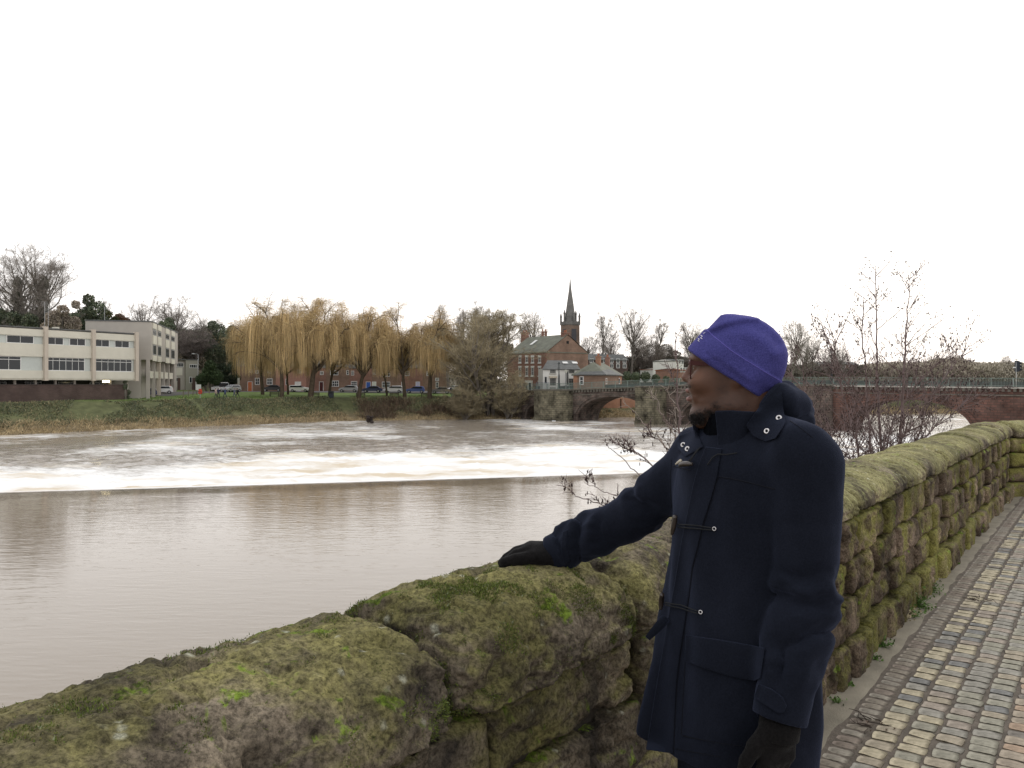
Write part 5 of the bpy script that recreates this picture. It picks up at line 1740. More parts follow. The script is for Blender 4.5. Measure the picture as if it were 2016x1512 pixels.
# ---- weeping willows
WCOL = np.array([(0.57, 0.415, 0.20), (0.50, 0.37, 0.18), (0.62, 0.455, 0.24), (0.42, 0.315, 0.165)])
def willow(label, pxb, d, ytop, px_c, half_px, seed, dens=1.0, thick=1.0, bottom=742):
    r = np.random.default_rng(seed)
    if d < 150:
        d = on_ground(pxb, 784)[1] + (seed % 3) * 0.8
    x = (pxb - 1008) / FPX * d
    zb = gz(x, d)
    H = EYE - (ytop - 756) / FPX * d - zb
    Rd = half_px / FPX * d * 1.14
    off = (px_c - pxb) / FPX * d
    t = thing('weeping_willow', label, 'tree', (x, d, zb - 0.1), 'weeping willows along the lawn')
    T, B = MB(), MB()
    tr = curves(np.array([[0, 0, 0.0]]), np.array([[off * 0.06, 0, 1.0]]), np.array([H * 0.34]), 6, r, 0.06)
    T.add(*prisms(tr, 0.062 * H ** .75 * thick * .8, 0.030 * H ** .75 * thick, 10))
    fork = tr[0, -1]
    n1 = 8
    an = r.uniform(0, 2 * np.pi, n1)
    el = np.radians(r.uniform(35, 80, n1))
    dd = np.stack([np.cos(an) * np.cos(el) + off / H * 1.4, np.sin(an) * np.cos(el), np.sin(el)], 1)
    L1 = H * r.uniform(0.42, 0.60, n1)
    p1 = curves(np.repeat(tr[:, 4 + 0], n1, 0) + (fork - tr[0, 4]) * r.uniform(0, 1, (n1, 1)), dd, L1, 7, r, 0.10, 0.05)
    T.add(*prisms(p1, 0.30 * thick, 0.07, 6))
    st, d2, L2 = children(p1, L1, 7, r, 0.2, 1, (20, 60), (0.5, 0.85))
    d2[:, 2] += 0.25
    p2 = curves(st, d2, L2, 6, r, 0.13, 0.0)
    T.add(*prisms(p2, 0.09, 0.03, 4))
    st, d3, L3 = children(p2, L2, 6, r, 0.15, 1, (20, 65), (0.5, 0.9))
    p3 = curves(st, d3, L3, 4, r, 0.15, -0.02)
    B.add(*ribbons(p3, 0.04, r))
    # hanging shoots leave every branch, arch over and fall
    src = np.concatenate([p2[:, 2:].reshape(-1, 3), p3[:, 1:].reshape(-1, 3)])
    cxy = np.array([off * 0.8, 0])
    n = int(3700 * dens)
    k = r.integers(0, len(src), n)
    st = src[k] + r.normal(0, 0.25, (n, 3))
    # keep the crown inside its own reach
    rel = (st[:, :2] - cxy) / Rd
    rr = np.linalg.norm(rel, axis=1)
    st[:, :2] = cxy + rel / np.maximum(rr, 1e-6)[:, None] * np.where(rr > 0.9, 0.9 + 0.1 * np.tanh(rr - 0.9), rr)[:, None] * Rd
    st[:, 2] = np.minimum(st[:, 2], H * (0.985 - 0.30 * np.minimum(rr, 1.1) ** 2.2) + r.normal(0, .25, n))
    clump = fbm(np.c_[st[:, :2] * 0.55, 0 * st[:, 0]], 3, seed)
    zlow = (EYE - (bottom - 756) / FPX * d - zb) + 0.9 * clump * 2 + r.exponential(1.6, n)
    long_ = (rr > 0.38) & (r.random(n) < np.where(st[:, 2] < H * 0.80, 0.72, 0.22))
    fall = np.where(long_, np.maximum(st[:, 2] - zlow, 0.6), r.uniform(0.5, 2.4, n))
    fall = np.minimum(fall, r.uniform(6.5, 12, n) * np.clip(0.6 + clump, 0.35, 1))
    K = 6
    tt = np.linspace(0, 1, K + 1)
    ad = unit(np.c_[st[:, :2] - cxy, 0 * rr] + r.normal(0, 0.5, (n, 3)) + np.array([0.35, 0, 0]))
    reach = np.where(long_, r.uniform(0.2, 1.0, n), r.uniform(0.6, 2.0, n))
    pts = st[:, None, :] + ad[:, None, :] * (reach[:, None] * (1 - (1 - tt[None]) ** 3))[..., None] * np.array([1, 1, 0.3])
    pts[:, :, 2] += 0.5 * np.sin(tt * np.pi)[None] * reach[:, None] * (1 - tt)[None] - fall[:, None] * (tt ** 1.35)[None]
    pts[:, :, :2] += 0.12 * r.normal(0, 1, (n, 1, 2)) * np.sin(tt * 5)[None, :, None]
    V, F = ribbons(pts, r.uniform(0.010, 0.028, n), r)
    cc = np.repeat(WCOL[r.integers(0, 4, n)] * r.uniform(0.7, 1.25, (n, 1)) * (1 + 0.35 * clump)[:, None], (K + 1) * 2, 0)
    T.build('trunk', m_wbark, t, True)
    B.build('branch', m_wbark, t)
    link('hanging_shoots', make_mesh('hanging_shoots', V, F, cc, False), simple('willow_shoots', None, 0.8, 0.15, 0.5, attr=True), t)
    # upper sprays against the sky
    n = int(2400 * dens)
    hi_ = src[src[:, 2] > H * 0.55]
    k = r.integers(0, len(hi_), n)
    dd = np.c_[r.normal(0.7, 0.7, n), r.normal(0, 0.6, n), r.uniform(0.0, 0.9, n)]
    q = curves(hi_[k], dd, r.uniform(0.8, 3.0, n), 4, r, 0.12, -0.20)
    q[..., 2] = np.minimum(q[..., 2], H + 0.2)
    V, F = ribbons(q, 0.016, r)
    cc = np.repeat(WCOL[r.integers(0, 4, n)] * 0.9, 10, 0)
    link('sprays', make_mesh('sprays', V, F, cc, False), MATS['willow_shoots'], t)
    return t
willow('leftmost weeping willow, its golden curtain touching the dark evergreen', 517, 155, 600, 508, 50, 1, 1.1, 0.85, 748)
willow('tallest weeping willow with wind-blown top, left of the leaning trunk', 554, 140, 572, 572, 72, 2, 1.9, 0.9, 746)
willow('weeping willow behind the white estate car', 567, 158, 618, 556, 40, 3, 0.8, 0.6, 748)
willow('weeping willow on a thick trunk leaning right', 611, 139, 580, 642, 66, 4, 1.3, 1.25, 722)
willow('weeping willow in the second row beside the litter bin', 648, 158, 604, 676, 40, 5, 0.7, 0.7, 730)
willow('weeping willow with a trunk forking low near the middle bench', 706, 141, 596, 712, 58, 6, 1.15, 1.0, 738)
willow('weeping willow behind the blue-doored house, short and loose', 762, 160, 628, 752, 36, 7, 0.7, 0.6, 735)
willow('weeping willow with an ivy-dark trunk leaning out over the bank', 797, 141, 595, 808, 60, 8, 1.5, 0.9, 750)
willow('rightmost weeping willow with the thickest reddish-brown trunk', 846, 143, 604, 852, 42, 9, 1.0, 1.15, 742)

# ---- bare trees to the right of the willows
for px, yt, k, d, w_ in ((884, 596, 'tall1', 178, .8), (900, 604, 'tall2', 182, .8), (917, 606, 'tall1', 176, .7), (934, 591, 'tall2', 184, .9), (952, 606, 'tall3', 180, .8)):
    lab = {884: 'slim bare tree nearest the last willow', 900: 'second slim bare tree right of the willows', 917: 'narrow upright bare tree above the street lamp', 934: 'tallest of the slim bare trees between the willows and the brick house', 952: 'slim bare tree half merged with the greenish riverside tree'}[px]
    plant_tree(k, lab, px, d, yt, None, 'slim bare trees behind the lawn', 'n', w_)
plant_tree('multi', 'large greenish-brown bushy riverside tree left of the brick house', 966, 150, 603, None, None, 'o', 1.45)
plant_tree('multi', 'olive twiggy tree leaning against the left side of the larger riverside tree', 930, 151, 665, None, None, 'o', 1.3)
plant_tree('multi2', 'olive twiggy shrub in front of the left end of the bridge', 1002, 147, 728, None, None, 'o', 1.3)
plant_tree('multi2', 'brown leafless bush on the bank below the fallen branch', 915, 145, 752, None, None, 'o', 1.8)
plant_tree('tall2', 'bare tree left of the red chimney, the shorter of two', 1019, 205, 622, None, None, 'n', .8)
plant_tree('tall3', 'bare tree just right of the red chimney', 1038, 205, 606, None, None, 'n', .8)
rt = [(1166, 655, 'tall3', 230, 'bare tree against the right edge of the church tower', 'n'), (1190, 613, 'tall2', 225, 'bare tree with a thin crown left of the tallest one on the right', 'n'),
      (1208, 648, 'tall3', 228, 'smaller bare tree between the two tall ones', 'd'), (1240, 600, 'tall3', 222, 'tallest bare tree right of the church spire', 'n'),
      (1262, 655, 'round2', 230, 'dark twiggy tree low beside the tallest one', 'd'), (1290, 626, 'tall2', 226, 'upright bare tree above the dark scrub', 'n'),
      (1310, 660, 'round1', 232, 'dense dark bare tree in the middle of the wooded slope', 'd'), (1350, 628, 'tall3', 220, 'bare tree directly left of the blue hat', 'n'),
      (1375, 650, 'round2', 235, 'bare tree partly hidden by the brim of the blue hat', 'n'),
      (1556, 626, 'tall3', 215, 'bare tree rising just behind the blue hat', 'n'), (1580, 655, 'round1', 225, 'second bare tree to the right of the blue hat', 'n'),
      (1606, 660, 'tall3', 228, 'third bare tree to the right of the hat', 'n'), (1655, 668, 'round2', 240, 'round bare tree beside the old street lantern', 'n'),
      (1632, 680, 'round1', 245, 'small bare tree just left of the street lantern', 'n'), (1840, 690, 'round1', 260, 'bare tree breaking the skyline over the right half of the bridge', 'n'), (1905, 702, 'round2', 270, 'faint bare tree between the shrub and the traffic light', 'n'), (1985, 697, 'tall3', 250, 'pale bare tree next to the traffic light', 'n')]
for px, yt, k, d, lab, mt in rt:
    plant_tree(k, lab, px, d, yt, None, None, mt, 1.0)
bush('dark scrubby wood on the slope behind the lodge', 1270, 232, [(1240, 715, 18), (1262, 700, 20), (1285, 690, 22), (1310, 695, 22), (1300, 715, 20), (1330, 700, 14)], 7000, 0.22, [(0.23, 0.195, 0.16), (0.20, 0.17, 0.14), (0.14, 0.14, 0.11)], 'thicket', 'bush', 0)
bush('dark green laurel hedge behind the bridge railing', 1265, 200, [(1235, 740, 11), (1250, 742, 11), (1270, 742, 12), (1290, 745, 10), (1310, 747, 8), (1335, 748, 8)], 5000, 0.2, GREENS, 'hedge', 'hedge', 0)

# far woods: masses nobody could count
def wood(name, pts, n, size, cols, seed):
    r = np.random.default_rng(seed)
    pts = np.asarray(pts, float)       # px, ytop, d, depth thickness
    s = r.uniform(0, len(pts) - 1.001, n); i = s.astype(int); f = s - i
    a = pts[i] * (1 - f)[:, None] + pts[i + 1] * f[:, None]
    d = a[:, 2] + r.uniform(0, 1, n) * a[:, 3]
    x = (a[:, 0] - 1008) / FPX * d
    top = EYE - (a[:, 1] - 756) / FPX * d
    top = top * (1 + 0.0 * x) + 1.6 * fbm(np.c_[x * 0.16, d * 0.16, 0 * x], 3, seed)
    g = terrain_z(x, d)
    h = g + (top - g) * np.sqrt(r.uniform(0, 1, n))
    c = np.c_[x, d, h]
    u = unit(r.normal(0, 1, (n, 3)) + np.array([0, 0, 1.2])); b = ortho(u, r)
    sz = size * r.uniform(0.6, 1.6, (n, 1))
    V = np.stack([c - u * sz, c - b * sz * .3, c + u * sz, c + b * sz * .3], 1).reshape(-1, 3)
    cols = np.asarray(cols); ck = cols[r.integers(0, len(cols), n)] * (1 + 0.35 * fbm(c * 0.2, 3, 2))[:, None]
    return link(name, make_mesh(name, V, np.arange(4 * n).reshape(-1, 4), np.repeat(ck, 4, 0), False), m_ivy, kind='stuff')
wood('woodland', [(1150, 722, 236, 30), (1230, 706, 236, 30), (1300, 702, 236, 30), (1380, 708, 240, 30), (1520, 722, 240, 30), (1600, 722, 250, 30), (1700, 722, 255, 30)], 36000, 0.42, [(0.15, 0.125, 0.10), (0.13, 0.11, 0.09), (0.17, 0.14, 0.11), (0.09, 0.09, 0.07)], 3)
wood('woodland', [(1700, 722, 255, 40), (1790, 716, 250, 40), (1880, 708, 245, 40), (1925, 718, 245, 40), (2016, 717, 245, 40), (2120, 712, 245, 40), (2300, 700, 240, 40)], 60000, 0.34, [(0.36, 0.32, 0.25), (0.33, 0.295, 0.235), (0.39, 0.345, 0.275)], 4)
wood('woodland', [(-320, 600, 185, 25), (-150, 610, 185, 25), (0, 618, 180, 25), (100, 622, 180, 25), (230, 632, 182, 25), (330, 650, 190, 25), (470, 665, 200, 25)], 26000, 0.5, GREENS + BROWNS, 5)
wood('woodland', [(455, 690, 215, 30), (600, 680, 215, 30), (800, 676, 215, 30), (900, 668, 212, 30), (1010, 676, 212, 25)], 20000, 0.5, OLIVES + BROWNS, 6)
# bank vegetation: tall dry grass at the water, bramble and ivy above
def bank_tufts(name, pts_u, v0, v1, n, hgt, wid, cols, seed, patch=None):
    r = np.random.default_rng(seed)
    sh = np.array(SHORE[1:14], float)
    seg = np.linalg.norm(np.diff(sh, axis=0), axis=1); cum = np.r_[0, np.cumsum(seg)]
    dist = r.uniform(pts_u[0], pts_u[1], n)
    i = np.clip(np.searchsorted(cum, dist) - 1, 0, len(seg) - 1)
    f = (dist - cum[i]) / seg[i]
    p = sh[i] * (1 - f)[:, None] + sh[i + 1] * f[:, None]
    tn = (sh[i + 1] - sh[i]) / seg[i][:, None]
    nr = np.c_[-tn[:, 1], tn[:, 0]]
    v = r.uniform(v0, v1, n)
    if patch is not None:
        keep = fbm(np.c_[p + nr * v[:, None], 0 * v] * 0.16, 3, seed) > patch
        p, nr, v = p[keep], nr[keep], v[keep]; n = len(v)
    xy = p + nr * v[:, None]
    z = terrain_z(xy[:, 0], xy[:, 1])
    base = np.c_[xy, z - 0.05]
    hh = hgt * r.uniform(0.5, 1.3, n) * (1 + 0.6 * fbm(np.c_[xy, 0 * v] * 0.35, 2, seed + 1))
    lean = np.c_[r.normal(0, 0.85, (n, 2)), np.ones(n)]
    pts = curves(base, lean, hh, 2, r, 0.18, -0.1)
    V, F = ribbons(pts, wid, r)
    cols = np.asarray(cols, float); ck = cols[r.integers(0, len(cols), n)] * r.uniform(0.7, 1.3, (n, 1))
    return link(name, make_mesh(name, V, F, np.repeat(ck, 6, 0), False), m_ivy, kind='stuff')
TANS = [(0.46, 0.355, 0.20), (0.38, 0.295, 0.17), (0.52, 0.41, 0.25), (0.27, 0.215, 0.125)]
bank_tufts('dry_grass', (95, 350), -0.5, 3.8, 60000, 0.48, 0.035, TANS, 31)
bank_tufts('dry_grass', (95, 350), 3.0, 10.6, 42000, 0.34, 0.035, [(0.30, 0.255, 0.14), (0.22, 0.22, 0.11), (0.38, 0.31, 0.18)], 32, -0.1)
bank_tufts('bramble', (95, 330), 2.5, 10.2, 90000, 0.34, 0.06, [(0.12, 0.14, 0.075), (0.15, 0.16, 0.085), (0.09, 0.11, 0.07), (0.19, 0.17, 0.095)], 33, -0.22)
bank_tufts('bramble', (178, 213), 0.6, 8.0, 9000, 1.2, 0.05, [(0.14, 0.095, 0.065), (0.10, 0.075, 0.055), (0.17, 0.13, 0.08)], 34, -0.15)
bank_tufts('grass', (100, 300), 10.0, 20.0, 26000, 0.16, 0.06, [(0.10, 0.16, 0.035), (0.12, 0.18, 0.045), (0.085, 0.13, 0.03)], 35)
# =================================================================== CARS
def car_mesh(kind, colr, name_label):
    """side profile swept over the width with tumblehome; x forward, y left"""
    prof = {
        'hatch': [(-1.95, .35), (-2.0, .62), (-1.93, .95), (-1.75, 1.35), (-1.45, 1.46), (-.2, 1.50), (.35, 1.40), (1.0, 1.02), (1.75, .90), (1.98, .72), (2.02, .38)],
        'saloon': [(-2.2, .35), (-2.25, .62), (-2.2, .92), (-1.65, 1.0), (-1.1, 1.38), (-.5, 1.45), (.2, 1.42), (.95, 1.0), (1.9, .86), (2.2, .68), (2.22, .36)],
        'estate': [(-2.2, .35), (-2.25, .65), (-2.18, 1.0), (-1.95, 1.42), (-1.4, 1.5), (.1, 1.48), (.95, 1.05), (1.9, .90), (2.2, .70), (2.22, .36)],
        'van': [(-2.3, .4), (-2.35, .8), (-2.32, 1.75), (-2.1, 1.95), (.7, 1.95), (1.2, 1.75), (1.75, 1.15), (2.2, 1.0), (2.35, .7), (2.35, .4)]}[kind]
    p = np.array(prof); n = len(p)
    hgt = p[:, 1]
    t = thing('parked_car', name_label, 'car')
    V = []
    for y in (-.86, -.80, .80, .86):
        out = abs(y) > .83
        q = p.copy()
        if out:
            q[:, 0] *= .985; q[:, 1] = np.where(q[:, 1] > 1, 1 + (q[:, 1] - 1) * .8, q[:, 1])
        yy = y * np.where(q[:, 1] > 1.0, 1 - (q[:, 1] - 1.0) * .33, 1.0)
        V.append(np.c_[q[:, 0], yy, q[:, 1]])
    V = np.concatenate(V); F = []
    for r_ in range(3):
        for k in range(n):
            F.append([r_ * n + k, r_ * n + (k + 1) % n, (r_ + 1) * n + (k + 1) % n, (r_ + 1) * n + k])
    paint = simple('car_paint_%s' % colr[0], (*colr[1], 1), 0.3, 0.05, spec=0.5)
    link('body', make_mesh('body', V, [np.array(F), np.arange(n)[::-1][None, :], (np.arange(n) + 3 * n)[None, :]], None, False), paint, t)
    top = hgt.max()
    gl = [(x, z) for x, z in prof if z > 0.98]
    xs = [x for x, z in gl]
    x0, x1 = min(xs) + .15, max(xs) + .05
    for sgn in (-1, 1):
        mb = MB()
        y0 = .86 * (1 - (top - 1.12) * .25)
        o = [(x0 + .05, 1.02), (x1 - .12, 1.02), (x1 - .62, top - .12), (x0 + .28, top - .12)]
        V = [(x, sgn * .875, z) if z < 1.1 else (x, sgn * .83 * (1 - (z - 1.0) * .2), z) for x, z in o]
        V += [(x, y * .9, z) for x, y, z in V]
        mb.add(V, CUBE_F[:, ::(1 if sgn > 0 else -1)])
        mb.build('side_window', m_glass, t)
    k = max(range(n), key=lambda i: (p[i][1] > 1.3) * p[i][0])
    a, b = p[k], p[k + 1]
    nr = np.array([a[1] - b[1], b[0] - a[0]]); nr /= np.linalg.norm(nr)
    mb = MB(); c0, c1 = a * .9 + b * .1 + nr * .01, a * .1 + b * .9 + nr * .01
    mb.add([(c0[0], -.62, c0[1]), (c0[0], .62, c0[1]), (c1[0], .72, c1[1]), (c1[0], -.72, c1[1])] + [(c0[0] - .1, -.62, c0[1] - .1), (c0[0] - .1, .62, c0[1] - .1), (c1[0] - .1, .72, c1[1] - .1), (c1[0] - .1, -.72, c1[1] - .1)], CUBE_F)
    mb.build('windscreen', m_glass, t)
    for x in (-1.35, 1.35):
        for sgn in (-1, 1):
            mb = MB(); mb.tube([(x, sgn * .90, .32), (x, sgn * .68, .32)], .32, 14)
            w = mb.build('wheel', simple('tyre', (0.02, 0.02, 0.02, 1), 0.85), t)
            mb = MB(); mb.tube([(x, sgn * .915, .32), (x, sgn * .85, .32)], .19, 10)
            mb.build('rim', simple('alloy_rim', (0.35, 0.35, 0.36, 1), 0.4), w)
    for sgn in (-1, 1):
        mb = MB(); mb.ball((2.0 if kind != 'hatch' else 1.85, sgn * .62, .70), (.12, .16, .09)); mb.build('headlight', simple('lamp_glass', (0.6, 0.6, 0.62, 1), .2), t, True)
        mb = MB(); mb.ball((-2.15 if kind != 'hatch' else -1.9, sgn * .68, .82), (.10, .12, .12)); mb.build('tail_light', simple('red_lamp', (0.3, 0.01, 0.01, 1), .3), t, True)
    return t
W_, K_, S_c, B_, N_, G_ = ('white', (0.72, 0.72, 0.72)), ('black', (0.02, 0.02, 0.025)), ('silver', (0.38, 0.39, 0.40)), ('blue', (0.04, 0.08, 0.28)), ('navy', (0.02, 0.03, 0.08)), ('grey', (0.13, 0.12, 0.12))
cars = [(318, 775.5, 'hatch', W_, 'white car parked in front of the garages under the tan block', 200), (283, 781, 'hatch', N_, 'dark blue car nose showing from the corner of the tan block', 235),
        (434, 771, 'van', W_, 'white van parked nose on beside the dark hedge', 262), (456, 772, 'hatch', S_c, 'silver car with people standing in front of it, next to the white van', 250),
        (536, 771, 'saloon', K_, 'black car parked left of the white estate under the willows', 188), (590, 772, 'estate', W_, 'long white estate car between the first willow trunks and the leaning one', 2),
        (686, 772, 'hatch', S_c, 'silver grey car behind the forked willow trunk', 184), (733, 773, 'saloon', N_, 'dark navy saloon in front of the blue front door', 182),
        (774, 773, 'estate', W_, 'white estate car left of the ivy-dark willow trunk', 182), (818, 774, 'hatch', B_, 'bright blue hatchback near the lavender door', 182),
        (868, 775, 'saloon', G_, 'grey saloon parked at the right end of the lawn', 181), (897, 772, 'hatch', W_, 'white hatchback facing the railings by the riverside tree', 215),
        (997, 763, 'hatch', W_, 'white car glimpsed through the twigs of the riverside shrub', 190)]
for px, py, kd, cl, lab, rz in cars:
    t = car_mesh(kd, cl, lab)
    p = on_ground(px, py)
    t.location = p + np.array([0, 0, 0.0]); t.rotation_euler = (0, 0, R(rz))
    t['group'] = 'parked cars across the river'
# road in front of the terrace, following the parked cars
rp_ = [on_ground(px, py) for px, py in ((300, 779), (360, 774), (430, 771.5), (540, 771), (690, 772), (820, 773.5), (910, 772))]
rp_ = np.array(rp_); nn_ = np.gradient(rp_[:, :2], axis=0); nn_ /= np.linalg.norm(nn_, axis=1)[:, None]; nn_ = np.c_[-nn_[:, 1], nn_[:, 0]]
fine = []
for k in range(len(rp_) - 1):
    for f_ in np.linspace(0, 1, 9)[:-1]:
        fine.append(np.r_[rp_[k, :2] * (1 - f_) + rp_[k + 1, :2] * f_, nn_[k] * (1 - f_) + nn_[k + 1] * f_])
fine = np.array(fine); rows = []
for off in np.linspace(-3.0, 7, 7):
    xy = fine[:, :2] + fine[:, 2:] * off
    rows.append(np.c_[xy, terrain_z(xy[:, 0], xy[:, 1]) + 0.05])
V = np.concatenate(rows); m_ = len(fine); i = np.arange(m_ - 1)
F = np.concatenate([np.stack([r_ * m_ + i, r_ * m_ + i + 1, (r_ + 1) * m_ + i + 1, (r_ + 1) * m_ + i], 1) for r_ in range(6)])
link('road', make_mesh('road', V, F), simple('far_asphalt', (0.13, 0.125, 0.12, 1), 0.9, 0.2, 1), kind='structure')

# =================================================================== STREET FURNITURE
m_iron = simple('dark_iron', (0.03, 0.033, 0.035, 1), 0.6)
m_galv = simple('galvanised', (0.36, 0.37, 0.37, 1), 0.5)
def lamp_post(px, py_top, d, label, arm=1, base=None):
    x = (px - 1008) / FPX * d
    zb = gz(x, d) if base is None else base
    H = EYE - (py_top - 756) / FPX * d - zb
    t = thing('street_lamp', label, 'street lamp', (x, d, zb))
    mb = MB(); mb.tube([(0, 0, -.3), (0, 0, 1.2), (0, 0, 1.25), (0, 0, H)], [.11, .11, .07, .05], 8); mb.build('post', m_galv, t, True)
    mb = MB(); mb.tube([(0, 0, H), (-.25 * arm, 0, H + .12), (-.8 * arm, 0, H + .15)], .04, 6); mb.build('arm', m_galv, t, True)
    mb = MB(); mb.ball((-1.0 * arm, 0, H + .14), (.4, .14, .10)); mb.build('lantern', simple('lamp_hood', (0.45, 0.46, 0.46, 1), .4), t, True)
lamp_post(390, 698, 166, 'tall grey street lamp at the corner of the flat-roofed house')
lamp_post(925.5, 707, 172, 'slim street lamp among the bare trees right of the lawn', -1)
def old_lantern(px, py_top, d, base, label):
    x = (px - 1008) / FPX * d
    H = EYE - (py_top - 756) / FPX * d - base
    t = thing('street_lantern', label, 'street lamp', (x, d, base))
    mb = MB(); mb.tube([(0, 0, 0), (0, 0, .5), (0, 0, .55), (0, 0, 1.3), (0, 0, 1.35), (0, 0, H * .55), (0, 0, H * .56), (0, 0, H - .9)], [.30, .30, .22, .22, .15, .13, .09, .06], 8); mb.build('post', m_iron, t)
    mb = MB(); mb.tube([(-.35, 0, H - 1.15), (.35, 0, H - 1.15)], .03, 5); mb.build('ladder_bar', m_iron, t)
    mb = MB(); ngon_solid(mb, [(H - .9, .14), (H - .35, .24)], 6); mb.build('lantern', simple('lantern_glass', (0.16, 0.17, 0.17, 1), .2), t)
    mb = MB(); ngon_solid(mb, [(H - .35, .30), (H - .12, .10), (H - .1, .05), (H, .02)], 6); mb.build('cap', m_iron, t)
old_lantern(1100.5, 712, b_depth(b_s(1100)) + 3, 0.45, 'old iron street lantern on the bridge in front of the white pub')
old_lantern(1637, 684, b_depth(b_s(1637)) + 6, 1.4, 'old iron street lantern on the bridge behind the shrub, right of the hat')
def pole_sign(name, px, y0, y1, d, label, cat, w, colr, base=None, sh=None):
    x = (px - 1008) / FPX * d
    zb = gz(x, d) if base is None else base
    z1, z0 = EYE - (y0 - 756) / FPX * d - zb, EYE - (y1 - 756) / FPX * d - zb
    t = thing(name, label, cat, (x, d, zb))
    mb = MB(); mb.tube([(0, 0, -.3), (0, 0, z1)], .045, 6); mb.build('post', m_galv, t)
    mb = MB(); mb.box(-w / 2, w / 2, -.08, -.05, z0, z1); mb.build('panel', simple('sign_%s' % name, (*colr, 1), 0.5), t)
    return t
pole_sign('notice_board', 391, 757, 768, 146, 'white notice board on posts at the path beside the flat-roofed house', 'sign', 0.95, (0.68, 0.68, 0.68))
pole_sign('road_sign', 470, 744, 757, 166, 'narrow grey road sign at the edge of the leftmost willow', 'sign', 0.45, (0.42, 0.42, 0.36))
pole_sign('road_sign', 963, 745, 757, 150, 'narrow white sign among the twigs near the bridge end', 'sign', 0.35, (0.75, 0.75, 0.75))
pole_sign('road_sign', 1114, 728, 734, 147.5, 'dark sign plate on a tall pole in front of the white pub', 'sign', 0.5, (0.05, 0.05, 0.06), 0.4)
# lifebuoy stand
x, y, z = on_ground(394.5, 783)
t = thing('lifebuoy_stand', 'red lifebuoy housing on a post at the river bank near the notice board', 'lifebuoy', (x, y, z))
mb = MB(); mb.box(-.06, .06, -.06, .06, -.2, 1.2); mb.build('post', m_galv, t)
mb = MB(); a_ = np.linspace(0, 2 * np.pi, 17); mb.tube(np.c_[.30 * np.cos(a_), 0 * a_ - .14, 1.0 + .30 * np.sin(a_)], .09, 6, cap=False); mb.build('ring', simple('orange_red', (0.55, 0.06, 0.03, 1), .5), t, True)
mb = MB(); mb.box(-.27, .27, -.08, .02, .65, 1.55); mb.build('backboard', simple('red_board', (0.42, 0.07, 0.05, 1), .5), t)
# timber posts along the drive
for k, px in enumerate((361, 371, 380, 387, 400, 412)):
    x, y, z = on_ground(px, 781 - k * 1.2)
    mb = MB(); mb.box(-.07, .07, -.07, .07, -.1, 1.0); mb.box(-.09, .09, -.09, .09, 1.0, 1.05)
    o = mb.build('bollard', simple('weathered_timber', (0.22, 0.19, 0.15, 1), .9), loc=(x, y, z))
    tag(o, ('leftmost short timber post', 'second short timber post from the left', 'third short timber post from the left', 'timber post nearest the notice board', 'timber post just right of the lifebuoy', 'rightmost short timber post')[k] + ' along the drive by the tan block', 'bollard', 'timber posts along the drive')
# benches
for px, py, lab, rz in ((540, 781, 'wooden bench at the foot of the tallest willow', 5), (619, 783, 'wooden bench just right of the leaning willow trunk', -10), (710, 783, 'wooden bench half behind the forked willow trunk', 15),
                        (776, 783, 'wooden bench alone in the grass left of the ivy-dark trunk', 0), (838, 783, 'pale low bench beside the thickest willow trunk', 8)):
    x, y, z = on_ground(px, py)
    t = thing('park_bench', lab, 'bench', (x, y, z), 'benches on the riverside lawn', R(rz))
    wd = simple('bench_wood', (0.06, 0.055, 0.035, 1), .8)
    for k in range(3):
        mb = MB(); mb.box(-.9, .9, -.25 + k * .17, -.11 + k * .17, .43, .47); mb.build('seat_slat', wd, t)
    for k in range(3):
        mb = MB(); mb.box(-.9, .9, .27, .30, .55 + k * .14, .65 + k * .14); mb.build('back_slat', wd, t)
    for sx in (-.78, .78):
        mb = MB(); mb.box(sx - .04, sx + .04, -.25, -.18, 0, .62); mb.box(sx - .04, sx + .04, .20, .27, 0, .95); mb.box(sx - .05, sx + .05, -.27, .2, .62, .67)
        mb.build('leg', wd, t)
x, y, z = on_ground(652, 783)
t = thing('litter_bin', 'dark square litter bin on the lawn between two willow trunks', 'bin', (x, y, z))
mb = MB(); mb.box(-.42, .42, -.35, .35, 0, 1.05); mb.build('body', simple('bin_green', (0.025, 0.03, 0.04, 1), .6), t)
mb = MB(); mb.box(-.47, .47, -.40, .40, 1.05, 1.22); mb.build('lid', m_iron, t)
mb = MB(); mb.box(-.3, .3, -.43, -.36, .8, 1.0); mb.build('opening', m_dark, t)
# railing at the end of the lawn and along the bridge approach
def fence(label, p, q, h=1.1, step=.14, mat=None):
    p, q = np.array(p), np.array(q)
    L = np.linalg.norm(q - p); d_ = (q - p) / L
    t = thing('railing', label, 'railing', tuple(p)); mb = MB()
    ang = math.atan2(d_[1], d_[0]); t.rotation_euler = (0, 0, ang)
    hl = math.hypot(*(q - p)[:2]); dz = (q - p)[2]
    for x in np.arange(0, hl, step):
        z = dz * x / hl; mb.box(x - .012, x + .012, -.012, .012, z, z + h)
    mb.build('baluster', mat or m_rail, t, kind='stuff')
    for z in (.12, h):
        mb = MB(); mb.add([(0, -.03, z), (hl, -.03, z + dz), (hl, .03, z + dz), (0, .03, z), (0, -.03, z + .05), (hl, -.03, z + dz + .05), (hl, .03, z + dz + .05), (0, .03, z + .05)], CUBE_F); mb.build('rail', mat or m_rail, t)
    for x in np.arange(0, hl + .1, 2.0):
        z = dz * x / hl; mb = MB(); mb.box(x - .04, x + .04, -.04, .04, z - .2, z + h + .12); mb.build('post', mat or m_rail, t)
fence('dark green railing at the right end of the lawn by the white hatchback', on_ground(889, 783), on_ground(905, 783) + np.array([0, 2, 0]), 1.3)
